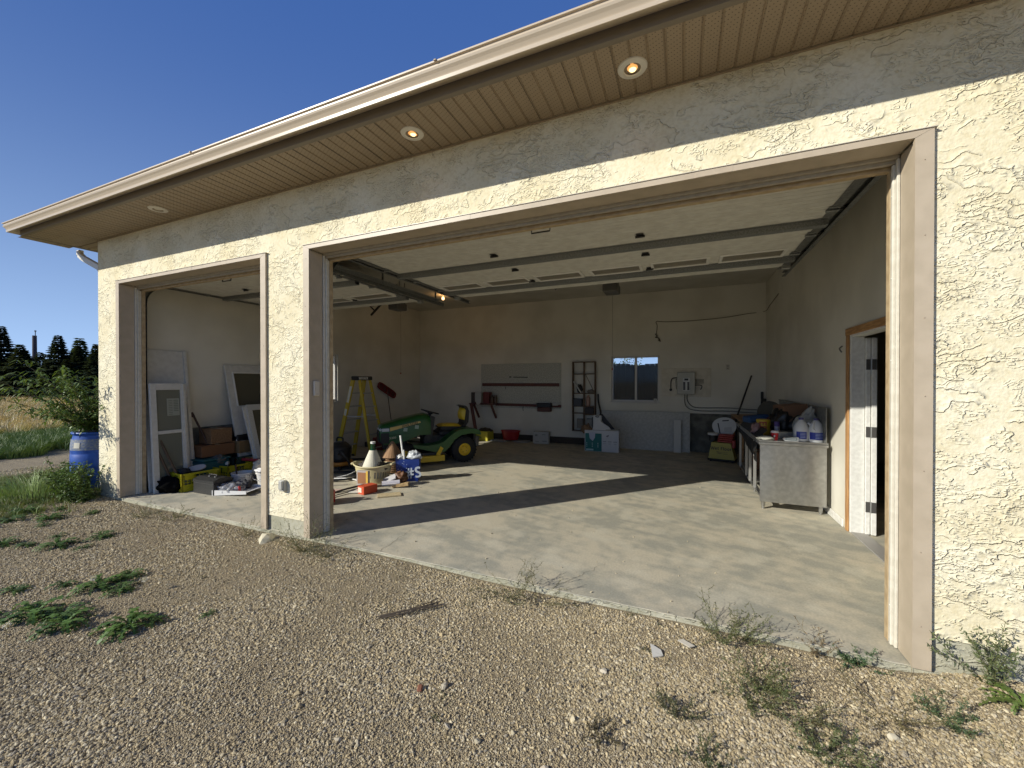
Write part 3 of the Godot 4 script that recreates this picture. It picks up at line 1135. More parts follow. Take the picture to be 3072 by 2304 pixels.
func fittings() -> void:
	downlight(-0.31, 0.75, "lit round soffit light nearest the right, above the wide door")
	downlight(-2.054, 0.75, "lit smaller-looking soffit light in the middle of the eave")
	downlight(-5.719, 0.0, "pale unlit soffit light near the eave's left end")
	# bare bulb on the ceiling inside
	var o := thing("ceiling_bulb", "small glowing bare bulb on the garage ceiling", "light bulb", V(-5.5, HC, -5.5))
	var s := Sh.new()
	s.lathe([Vector2(0.05, 0.0), Vector2(0.05, -0.02), Vector2(0.025, -0.03), Vector2(0.022, -0.05)], 16)
	part("lamp_holder", s, white, o)
	s = Sh.new()
	s.lathe([Vector2(0.018, -0.045), Vector2(0.035, -0.08), Vector2(0.036, -0.1), Vector2(0.022, -0.125), Vector2(0.0, -0.132)], 16, Transform3D.IDENTITY, true)
	var e := StandardMaterial3D.new()
	e.emission_enabled = true
	e.emission = Color(1.0, 0.8, 0.55)
	e.emission_energy_multiplier = 3.0
	part("bulb", s, e, o)
	var l := OmniLight3D.new()
	l.name = "bulb_light"
	l.light_color = Color(1.0, 0.76, 0.48)
	l.light_energy = 0.05
	l.light_size = 0.03
	l.omni_range = 14
	l.omni_attenuation = 2
	l.shadow_enabled = true
	l.position = V(0, -0.1, 0)
	o.add_child(l)
	# keypad on the jamb
	o = thing("door_keypad", "pale plastic keypad on the jamb of the wide opening", "keypad", V(-3.536, 1.55, -0.055), PI / 2)
	s = Sh.new()
	s.box(V(0, 0, 0.012), V(0.072, 0.16, 0.024), 0.008)
	part("cover", s, M(0.62, 0.56, 0.46, 0.5), o)
	s = Sh.new()
	s.box(V(0, -0.06, 0.025), V(0.03, 0.006, 0.003), 0.001)
	part("finger_notch", s, M(0.4, 0.35, 0.28, 0.5), o)
	# outlet box on the pier
	o = thing("outlet_box", "small grey weatherproof outlet box low on the middle pier", "outlet", V(-3.932, 0.51, 0.0))
	s = Sh.new()
	s.box(V(0, 0, 0.02), V(0.075, 0.12, 0.04), 0.006)
	part("box_body", s, M(0.42, 0.41, 0.36, 0.5, 0.2), o)
	s = Sh.new()
	s.box(V(0.004, 0.01, 0.05), V(0.055, 0.09, 0.02), 0.006)
	part("flip_cover", s, M(0.46, 0.45, 0.4, 0.5, 0.2), o)

class Lf:
	# leaf-sized faces, each folded along its middle
	var v := PackedVector3Array()
	var n := PackedVector3Array()
	var c := PackedColorArray()
	func leaf(p: Vector3, dir: Vector3, up: Vector3, ln: float, wd: float, col: Color, droop := 0.0) -> void:
		var s := dir.cross(up).normalized() * wd * 0.5
		var u := s.cross(dir).normalized()
		var m := p + dir * ln * 0.45 + u * wd * 0.12
		var t := p + dir * ln - Vector3.UP * droop * ln
		for q in [[p, m + s, t, s], [p, t, m - s, -s]]:
			var f: Vector3 = (u + q[3] * (0.35 / maxf(wd, 1e-4))).normalized()
			var tn: Vector3 = (q[2] - q[0]).cross(q[1] - q[0])
			if tn.dot(f) < 0.0:
				q = [q[0], q[2], q[1], q[3]]
				tn = -tn
			f = (f + tn.normalized()).normalized()
			for k in 3:
				v.append(q[k])
				n.append(f)
				c.append(col)
	func strip(p: Vector3, q: Vector3, wd: float, side: Vector3, col: Color, wd2 := -1.0) -> void:
		var s := side * wd * 0.5
		var e := side * (wd if wd2 < 0.0 else wd2) * 0.5
		var nn := side.cross(q - p).normalized()
		var t := [p - s, q + e, p + s, p - s, q - e, q + e]
		if (t[2] - t[0]).cross(t[1] - t[0]).dot(nn) < 0.0:
			nn = -nn
		for k in t:
			v.append(k)
			n.append(nn)
			c.append(col)
	func done() -> ArrayMesh:
		var a := []
		a.resize(Mesh.ARRAY_MAX)
		a[Mesh.ARRAY_VERTEX] = v
		a[Mesh.ARRAY_NORMAL] = n
		a[Mesh.ARRAY_COLOR] = c
		var m := ArrayMesh.new()
		m.add_surface_from_arrays(Mesh.PRIMITIVE_TRIANGLES, a)
		return m

func vary(c: Color, k := 0.25) -> Color:
	var b := R(1.0 - k, 1.0 + k)
	return Color(c.r * b * R(0.92, 1.08), c.g * b, c.b * b * R(0.85, 1.15))

func unit(yr := 1.0) -> Vector3:
	return V(R(-1, 1), R(-yr, yr), R(-1, 1)).normalized()

func spruce(h: float, wide: float, col: Color, thin := 1.0) -> Array:
	var t := Sh.new()
	t.tube([V(0, -0.2, 0), V(0.02, h * 0.5, 0.0), V(0, h * 0.98, 0)], [0.13, 0.07, 0.012], 7)
	var f := Lf.new()
	var y := 0.25
	while y < h:
		var q := 1.0 - y / h
		var reach := wide * (0.9 * q + 0.1 * sqrt(q)) + 0.05
		var nb := int(6 + 7 * q)
		var a0 := R(0, TAU)
		for b in nb:
			var an := a0 + TAU * b / nb + R(-0.25, 0.25)
			var ln := reach * R(0.65, 1.12)
			var d := V(cos(an), lerpf(0.75, -0.12, minf(q * 2.2, 1.0)) + R(-0.1, 0.1), sin(an)).normalized()
			var side := d.cross(Vector3.UP).normalized()
			var m := int((3 + ln * 9) * thin)
			for i in m:
				var s := (i + 0.6) / m
				var p := V(0, y, 0) + d * ln * s - V(0, 0.16 * ln * s * s, 0)
				var sz := (0.1 + 0.2 * (1.0 - s)) * R(0.8, 1.3) * (0.6 + 0.4 * minf(q * 3, 1))
				for e in [-1.0, 1.0]:
					f.leaf(p, (d * 0.7 + side * e * 0.8 + V(0, R(-0.35, 0.1), 0)).normalized(), Vector3.UP, sz * 1.6, sz * 0.75, vary(col, 0.4), 0.25)
				f.leaf(p, (d + V(0, R(-0.2, 0.25), 0) + side * R(-0.3, 0.3)).normalized(), Vector3.UP, sz * 1.5, sz * 0.7, vary(col, 0.4), 0.3)
		y += lerpf(0.13, 0.26, q) * R(0.85, 1.15)
	return [t.done(), f.done()]

func blades(n: int, spread: float, h: float, col: Color, lean := 0.45, wd := 0.006) -> ArrayMesh:
	var f := Lf.new()
	for i in n:
		var a := R(0, TAU)
		var p := V(cos(a), 0, sin(a)) * spread * sqrt(rng.randf())
		var out := V(cos(a) + R(-0.6, 0.6), 0, sin(a) + R(-0.6, 0.6)) * lean
		var hh := h * R(0.45, 1.1)
		var m := p + (V(0, 1, 0) + out * 0.5) * hh * 0.55
		var e := m + (V(0, 0.75, 0) + out * 1.3) * hh * 0.5
		var s := V(-sin(a + 0.7), 0, cos(a + 0.7))
		var c := vary(col, 0.3)
		f.strip(p - V(0, 0.02, 0), m, wd, s, c, wd * 0.8)
		f.strip(m, e, wd * 0.8, s, c, 0.0008)
	return f.done()

func rosette(n: int, ln: float, col: Color) -> ArrayMesh:
	# dandelion: long toothed leaves lying outwards
	var f := Lf.new()
	for i in n:
		var a := R(0, TAU)
		var l := ln * R(0.55, 1.1)
		var up := R(0.25, 1.7)
		var p := V(R(-0.01, 0.01), 0.0, R(-0.01, 0.01))
		var d := V(cos(a), up, sin(a)).normalized()
		var side := V(-sin(a), 0, cos(a))
		var c := vary(col, 0.45)
		var seg := 5
		for k in seg:
			var q := p + d * l / seg
			var w: float = l * 0.2 * [0.35, 0.6, 0.85, 1.0, 0.6][k]
			f.strip(p, q, w * 0.35, side, c, w * 0.75)
			f.leaf(q - d * l * 0.05, (side - d * 0.35).normalized(), Vector3.UP, w * 0.75, l * 0.14, c)
			f.leaf(q - d * l * 0.05, (-side - d * 0.35).normalized(), Vector3.UP, w * 0.75, l * 0.14, c)
			p = q
			d = (d + V(0, -0.24 - up * 0.12, 0)).normalized()
		f.leaf(p, d, Vector3.UP, l * 0.16, l * 0.1, c)
	return f.done()

func wiry(n: int, ln: float, col: Color, leafs: int, flat := 0.5, lsz := 0.011) -> ArrayMesh:
	# branching thin stems set with tiny leaves
	var f := Lf.new()
	var stem := Color(0.16, 0.14, 0.06)
	for i in n:
		var a := R(0, TAU)
		var d := V(cos(a), R(0.2, 1.4) * flat * 2.0, sin(a)).normalized()
		var p := V(R(-0.03, 0.03), -0.01, R(-0.03, 0.03))
		var l := ln * R(0.5, 1.1)
		for k in 7:
			var q := p + d * l / 7.0
			f.strip(p, q, 0.0035 * (1.0 - k * 0.1), d.cross(unit()).normalized(), stem.lerp(col, 0.3))
			for j in leafs:
				var e := (d * 0.5 + unit(0.8)).normalized()
				f.leaf(p.lerp(q, rng.randf()), e, unit(), lsz * R(0.7, 2.0), lsz * 0.45, vary(col, 0.35))
			if k > 1 and rng.randf() < 0.75:
				var b := (d + unit() * 0.8).normalized()
				var w := q + b * l * R(0.12, 0.3)
				f.strip(q, w, 0.0022, b.cross(unit()).normalized(), stem.lerp(col, 0.4))
				for j in leafs * 2:
					f.leaf(q.lerp(w, rng.randf()), (b * 0.5 + unit(0.8)).normalized(), unit(), lsz * R(0.6, 1.6), lsz * 0.42, vary(col, 0.35))
			p = q
			d = (d + unit() * 0.22 + V(0, 0.04, 0)).normalized()
	return f.done()

func plant(called: String, label: String, cat: String, mesh: Mesh, x: float, z: float, group := "", turn := 0.0, sc := 1.0) -> MeshInstance3D:
	var o := part(called, mesh, leafy, self, V(x, gy(x, z), z), Basis(Vector3.UP, turn) * Basis.from_scale(Vector3.ONE * sc))
	tag(o, label, cat, group)
	return o

func scatter(called: String, label: String, cat: String, meshes: Array, spots: Array) -> void:
	var root := Node3D.new()
	root.name = called
	add_child(root)
	tag(root, label, cat, "", "stuff")
	for k in meshes.size():
		var mm := MultiMesh.new()
		mm.transform_format = MultiMesh.TRANSFORM_3D
		mm.mesh = meshes[k]
		var mine := []
		for i in range(k, spots.size(), meshes.size()):
			mine.append(spots[i])
		mm.instance_count = mine.size()
		for i in mine.size():
			mm.set_instance_transform(i, mine[i])
		var o := MultiMeshInstance3D.new()
		o.name = "tufts"
		o.multimesh = mm
		o.material_override = leafy
		root.add_child(o, true)

func spot(x: float, z: float, s: float, sy := 1.0) -> Transform3D:
	return Transform3D(Basis(Vector3.UP, R(0, TAU)) * Basis.from_scale(V(s, s * sy, s)), V(x, gy(x, z), z))

func yard() -> void:
	# spruces along the far side of the field
	var kinds := [spruce(6.0, 2.3, Color(0.05, 0.068, 0.032)), spruce(5.0, 2.5, Color(0.058, 0.076, 0.034)), spruce(4.6, 1.7, Color(0.11, 0.15, 0.06), 0.8)]
	var row := [[-47.0, -9.5, 5.85, 0, "tallest dark spruce at the left end of the row"], [-45.7, -10.3, 4.0, 1, "short wide spruce beside the tallest one"], [-45.1, -9.9, 4.4, 1, "dark spruce just left of the utility pole's foot"], [-44.6, -12.9, 5.2, 2, "pale thin young tree right of the utility pole"], [-43.1, -11.2, 5.15, 0, "pointed spruce standing clear of its neighbours in mid row"], [-42.6, -11.9, 3.9, 1, "low spruce filling the gap right of the pointed one"], [-41.8, -11.8, 4.4, 0, "narrow-topped spruce above the leafy shrub"], [-41.1, -12.4, 3.8, 1, "low spruce behind the leafy shrub's top"], [-40.5, -12.3, 4.5, 0, "spruce beside the garage corner, right end of the row"], [-46.3, -13.3, 4.5, 1, "spruce in the second row behind the tallest one"], [-44.0, -14.0, 4.4, 0, "dark spruce in the second row behind the pale tree"], [-42.0, -14.6, 4.2, 1, "dark spruce in the second row behind the narrow-topped one"], [-47.4, -11.6, 4.0, 1, "spruce filling the gap behind the tallest one"], [-43.7, -10.9, 3.4, 1, "small spruce at the field's edge left of the pointed one"], [-46.1, -9.3, 3.2, 1, "small spruce at the field's edge below the pole"], [-41.6, -11.1, 3.3, 1, "small spruce at the field's edge under the narrow-topped one"], [-46.6, -15.0, 4.9, 1, "broad spruce at the back, between the tallest one and the pole"], [-45.2, -15.6, 4.7, 1, "broad spruce at the back, behind the pole"], [-43.5, -16.4, 4.6, 1, "broad spruce at the back, left of the pointed one's tip"], [-41.8, -17.0, 4.6, 1, "broad spruce at the back, right of the pointed one's tip"], [-40.2, -15.2, 4.3, 1, "broad spruce at the back, near the garage corner"]]
	for e in row:
		var hs := [6.0, 5.0, 4.6]
		var o := thing("spruce_tree", e[4], "tree", V(e[0], -0.06, e[1]), R(0, TAU), "trees across the field")
		var s: float = e[2] / hs[e[3]]
		o.scale = V(s * R(0.9, 1.15), s, s * R(0.9, 1.15))
		part("trunk", kinds[e[3]][0], M(0.06, 0.045, 0.035, 0.9), o)
		part("crown", kinds[e[3]][1], leafy, o)
	var o := thing("utility_pole", "dark wooden utility pole rising above the spruces", "utility pole", V(-50.7, -0.06, -12.3))
	var s := Sh.new()
	s.tube([V(0, 0, 0), V(0, 5.6, 0)], [0.17, 0.14], 10)
	part("pole", s, M(0.06, 0.05, 0.06, 0.9), o)
	s = Sh.new()
	s.tube([V(0.16, 5.5, 0), V(0.16, 6.0, 0)], 0.03, 6)
	s.box(V(0.16, 5.98, 0), V(0.12, 0.1, 0.12), 0.02)
	part("insulator", s, M(0.1, 0.1, 0.11, 0.4), o)
	# fence and tree behind the garage, seen through the back window
	o = thing("board_fence", "dark board fence behind the garage, seen through the back window", "fence", V(0, 0, -9.7))
	var fence := MT(Color(0.008, 0.008, 0.009), Color(0.018, 0.018, 0.018), 0.03, 1.0, 1.0, 0.0, 33)
	fence.metallic_specular = 0.1
	var x := -6.0
	while x < 3.0:
		s = Sh.new()
		var hh := 2.12 + 0.05 * absf(sin(x * 2.4)) + R(-0.012, 0.012)
		s.span(V(x, -0.1, R(-0.008, 0.0)), V(x + 0.135, hh, 0.02), 0.003)
		part("board", s, fence, o)
		x += 0.141
	s = Sh.new()
	s.span(V(-6, -0.1, -0.02), V(3.0, 2.1, -0.012))
	part("backing", s, fence, o)
	for y in [0.5, 1.75]:
		s = Sh.new()
		s.span(V(-6, y, -0.07), V(3.0, y + 0.09, -0.022))
		part("rail", s, fence, o)
	o = thing("leafy_tree", "sunlit leafy tree above the fence, through the back window's left pane", "tree", V(-3.9, 0, -21.0))
	s = Sh.new()
	s.tube([V(0, -0.2, 0), V(0.1, 1.6, 0.05), V(-0.05, 3.2, 0)], [0.16, 0.12, 0.05], 8)
	s.tube([V(0.1, 1.5, 0), V(0.8, 2.6, 0.3)], [0.07, 0.02], 6)
	s.tube([V(0.1, 1.7, 0), V(-0.8, 2.7, -0.2)], [0.07, 0.02], 6)
	part("trunk", s, M(0.1, 0.085, 0.065, 0.9), o)
	var f := Lf.new()
	for i in 2600:
		var d := unit()
		var p := V(0, 2.9, 0) + d * V(1.7, 1.5, 1.6) * pow(rng.randf(), 0.4)
		if noise_g.get_noise_3d(p.x * 1.2, p.y * 1.2, p.z * 1.2) < -0.08:
			continue
		f.leaf(p, (d + unit()).normalized(), unit(), R(0.1, 0.17), 0.07, vary(Color(0.1, 0.14, 0.05)), 0.2)
	part("crown", f.done(), leafy, o)
	# grasses
	var sp := []
	var dry := Color(0.6, 0.48, 0.24)
	for i in 26000:
		var t := pow(rng.randf(), 0.75)
		var xx := lerpf(-18.0, -46.0, t)
		var zz := R(-13.0 - 6.0 * t, 2.0 + 8.0 * t)
		if zz > 3.0 + (-18.0 - xx) * 0.25 and rng.randf() < 0.7:
			continue
		sp.append(spot(xx, zz, R(0.8, 1.5) * (1.0 + 0.5 * t)))
	scatter("dry_grass", "tall dry tan grass covering the field before the spruces", "grass", [blades(26, 0.16, 0.36, dry, 0.5, 0.012), blades(22, 0.16, 0.3, Color(0.66, 0.55, 0.32), 0.6, 0.012), blades(20, 0.15, 0.42, Color(0.55, 0.4, 0.2), 0.4, 0.01), blades(18, 0.15, 0.3, Color(0.42, 0.36, 0.16), 0.5, 0.012)], sp)
	sp = []
	for i in 16000:
		var xx := R(-20.5, -13.2)
		var zz := R(-6.0, 4.5)
		var e := noise_g.get_noise_2d(xx, zz)
		if xx > -13.9 + e * 1.5 or xx < -19.5 + e * 2.0 and rng.randf() < 0.7:
			continue
		sp.append(spot(xx, zz, R(0.7, 1.25)))
	scatter("green_grass", "lush green grass between the gravel track and the dry field", "grass", [blades(24, 0.11, 0.27, Color(0.12, 0.19, 0.045), 0.55, 0.009), blades(22, 0.12, 0.21, Color(0.15, 0.21, 0.055), 0.7, 0.009), blades(20, 0.1, 0.24, Color(0.085, 0.15, 0.04), 0.5, 0.01)], sp)
	sp = []
	for i in 9000:
		var xx := R(-12.2, -6.9)
		var zz := R(-1.6, 2.4)
		if xx > XL - 0.1 and zz < 0.03 or rng.randf() > pow(green(xx, zz), 1.5):
			continue
		sp.append(spot(xx, zz, R(0.4, 1.1) * (0.6 + 0.5 * clampf(noise_g.get_noise_2d(xx * 2.0, zz * 2.0) + 0.6, 0, 1))))
	scatter("weedy_grass", "short weeds and grass on the ground by the barrel", "weeds", [blades(16, 0.06, 0.13, Color(0.19, 0.26, 0.065), 0.7, 0.006), blades(14, 0.07, 0.09, Color(0.13, 0.18, 0.05), 0.9, 0.008), rosette(9, 0.09, Color(0.1, 0.15, 0.04)), blades(12, 0.06, 0.1, Color(0.24, 0.2, 0.09), 0.8, 0.005)], sp)
	# sparse dry stalks and seedlings in the gravel
	sp = []
	for i in 2600:
		var r := 1.0 + 8.0 * rng.randf()
		var an := R(-1.6, 1.0)
		var xx := sin(an) * r
		var zz := 2.98 - cos(an) * r
		if zz < 0.03 or zz > 3.5:
			continue
		var near_wall := smoothstep(0.75, 0.05, zz)
		if rng.randf() > 0.1 + 0.5 * near_wall + 0.45 * smoothstep(0.2, 1.4, xx) + 0.4 * smoothstep(-4.0, -6.5, xx):
			continue
		sp.append(spot(xx, zz, R(0.25, 0.75)))
	var grit := []
	for i in 420:
		var gz := -pow(rng.randf(), 2.2) * 5.0
		var gs := 0.003 + 0.008 * pow(rng.randf(), 3.0)
		var gx := R(-7.2, 1.1)
		if gx > -4.3 and gx < -3.5 and gz > -0.35:
			continue
		grit.append(Transform3D(Basis(unit(), R(0, TAU)) * Basis.from_scale(V(gs, gs * 0.7, gs)), V(gx, gs * 0.4, gz - 0.02)))
	var gm := M(0.42, 0.36, 0.24, 0.9)
	var gmm := MultiMesh.new()
	gmm.transform_format = MultiMesh.TRANSFORM_3D
	gmm.mesh = stone_mesh(611)
	gmm.instance_count = grit.size()
	for i in grit.size():
		gmm.set_instance_transform(i, grit[i])
	var go := MultiMeshInstance3D.new()
	go.name = "slab_grit"
	go.multimesh = gmm
	go.material_override = gm
	add_child(go)
	tag(go, "grit and small pebbles strewn on the concrete slab", "gravel", "", "stuff")
	scatter("seedlings", "small dry stalks and seedlings dotted over the gravel", "weeds", [blades(5, 0.05, 0.1, Color(0.25, 0.2, 0.1), 1.0, 0.003), wiry(3, 0.1, Color(0.12, 0.13, 0.06), 2, 0.3, 0.011), blades(6, 0.05, 0.08, Color(0.12, 0.14, 0.05), 1.1, 0.0035), wiry(3, 0.12, Color(0.17, 0.15, 0.08), 1, 0.25, 0.01)], sp)
	barrel()
	weeds()
	stones()

func barrel() -> void:
	var bx := -8.5
	var bz := -0.24
	var o := thing("blue_barrel", "blue plastic barrel with a pale scuffed collar at the garage corner", "barrel", V(bx, -0.05, bz))
	var s := Sh.new()
	s.lathe([Vector2(0.27, 0.0), Vector2(0.285, 0.03), Vector2(0.292, 0.2), Vector2(0.296, 0.3), Vector2(0.291, 0.31), Vector2(0.296, 0.33), Vector2(0.298, 0.45), Vector2(0.296, 0.56), Vector2(0.29, 0.57), Vector2(0.294, 0.59), Vector2(0.29, 0.7), Vector2(0.28, 0.78), Vector2(0.262, 0.84), Vector2(0.262, 0.865), Vector2(0.285, 0.87), Vector2(0.285, 0.9), Vector2(0.27, 0.9), Vector2(0.255, 0.82)], 40, Transform3D.IDENTITY, true)
	var m := MT(Color(0.012, 0.06, 0.3), Color(0.025, 0.1, 0.42), 0.01, 1.5, 0.42, 0.0, 34)
	part("barrel_body", s, m, o)
	s = Sh.new()
	s.lathe([Vector2(0.0, 0.83), Vector2(0.256, 0.83)], 24)
	part("potting_soil", s, M(0.05, 0.035, 0.025, 1.0), o)
	s = Sh.new()
	s.grid(36, 6, func(u, v):
		var a: float = 0.2 + u * 3.4
		var y: float = 0.63 + 0.165 * v
		var r: float = 0.003 + (lerpf(0.2935, 0.29, (y - 0.59) / 0.11) if y < 0.7 else lerpf(0.29, 0.28, (y - 0.7) / 0.08))
		return V(cos(a) * r, y, sin(a) * r), V(0.1, 0.1, 1))
	part("scuffed_collar", s, MT(Color(0.07, 0.12, 0.28), Color(0.3, 0.29, 0.25), 0.03, 2.0, 0.6, 0.0, 35), o)
	s = Sh.new()
	s.grid(4, 2, func(u, v):
		var a: float = 1.05 + u * 0.3
		var r: float = 0.2985 - v * 0.007
		return V(cos(a) * r, 0.665 + 0.085 * v, sin(a) * r), V(0.3, 0.1, 1))
	part("paper_label", s, M(0.6, 0.57, 0.48, 0.7), o)
	# shrub growing from the barrel, long narrow drooping leaves
	o = thing("potted_shrub", "leafy shrub with long narrow leaves growing out of the blue barrel", "shrub", V(bx, 0.78, bz))
	s = Sh.new()
	var f := Lf.new()
	for i in 52:
		var a := R(0, TAU)
		var d := V(cos(a) + 0.2, R(0.6, 3.0), sin(a) + 0.35).normalized()
		var l := R(0.6, 1.3)
		var b := V(0.04 * cos(a), 0.03, 0.04 * sin(a))
		var pts := [b, b + d * l * 0.35, b + d * l * 0.7 - V(0, 0.03, 0), b + d * l + V(d.x, -0.35, d.z) * 0.18]
		pts = curve(pts, 4)
		s.tube(pts, [0.008, 0.008, 0.007, 0.007, 0.006, 0.006, 0.005, 0.005, 0.004, 0.004, 0.003, 0.003, 0.002], 5)
		for k in range(2, pts.size()):
			for j in 5:
				var p: Vector3 = pts[k] + unit() * 0.03
				var e := (unit(0.5) + d * 0.6 + V(0, 0.1, 0)).normalized()
				var ll := R(0.1, 0.17)
				var c := vary(Color(0.13, 0.195, 0.045), 0.4)
				# two joined pieces make the leaf bend down
				var q := p + e * ll * 0.55
				var sd := e.cross(Vector3.UP).normalized()
				f.strip(p, q, 0.006, sd, c, 0.03)
				f.leaf(q, (e + V(0, -1.0, 0)).normalized(), Vector3.UP + e * 0.4, ll * 0.6, 0.03, c)
	part("stem", s, M(0.11, 0.085, 0.05, 0.8), o)
	part("leaves", f.done(), leafy, o).set_meta("kind", "stuff")
	# stone lying on the barrel's soil
	s = Sh.new()
	tag(part("flat_stone", stone_mesh(401), M(0.32, 0.31, 0.29, 0.9), self, V(bx - 0.02, 0.86, bz + 0.1), Basis.from_scale(V(0.13, 0.08, 0.1))), "grey stone lying on the blue barrel's rim", "stone")
	# bushy weed at the barrel's foot
	o = thing("bushy_weed", "bushy green weed covering the barrel's foot and garage corner", "weed", V(-8.0, -0.05, 0.2))
	s = Sh.new()
	f = Lf.new()
	for i in 60:
		var a := R(0, TAU)
		var d := V(cos(a) * 0.8, R(0.7, 2.2), sin(a) * 0.55).normalized()
		var b := V(R(-0.3, 0.42), 0, R(-0.1, 0.14))
		var l := R(0.3, 0.62) * (1.0 - 0.5 * absf(b.x))
		var pts := curve([b, b + d * l * 0.5, b + d * l + V(0, 0.02, 0)], 4)
		s.tube(pts, 0.003, 4)
		for k in pts.size():
			for j in 7:
				f.leaf(pts[k] + unit() * 0.025, (unit(0.6) + d * 0.4).normalized(), Vector3.UP + unit() * 0.5, R(0.03, 0.06), R(0.018, 0.032), vary(Color(0.12, 0.19, 0.05), 0.4), 0.15)
	part("stem", s, M(0.1, 0.11, 0.04, 0.8), o)
	part("leaves", f.done(), leafy, o).set_meta("kind", "stuff")
	o = part("grass_tuft", blades(420, 0.42, 0.34, Color(0.22, 0.31, 0.075), 0.75, 0.006), leafy, self, V(-8.75, -0.05, 0.36), Basis.from_scale(V(1.3, 1, 0.7)))
	tag(o, "bright green long grass tuft left of the barrel's foot", "grass")

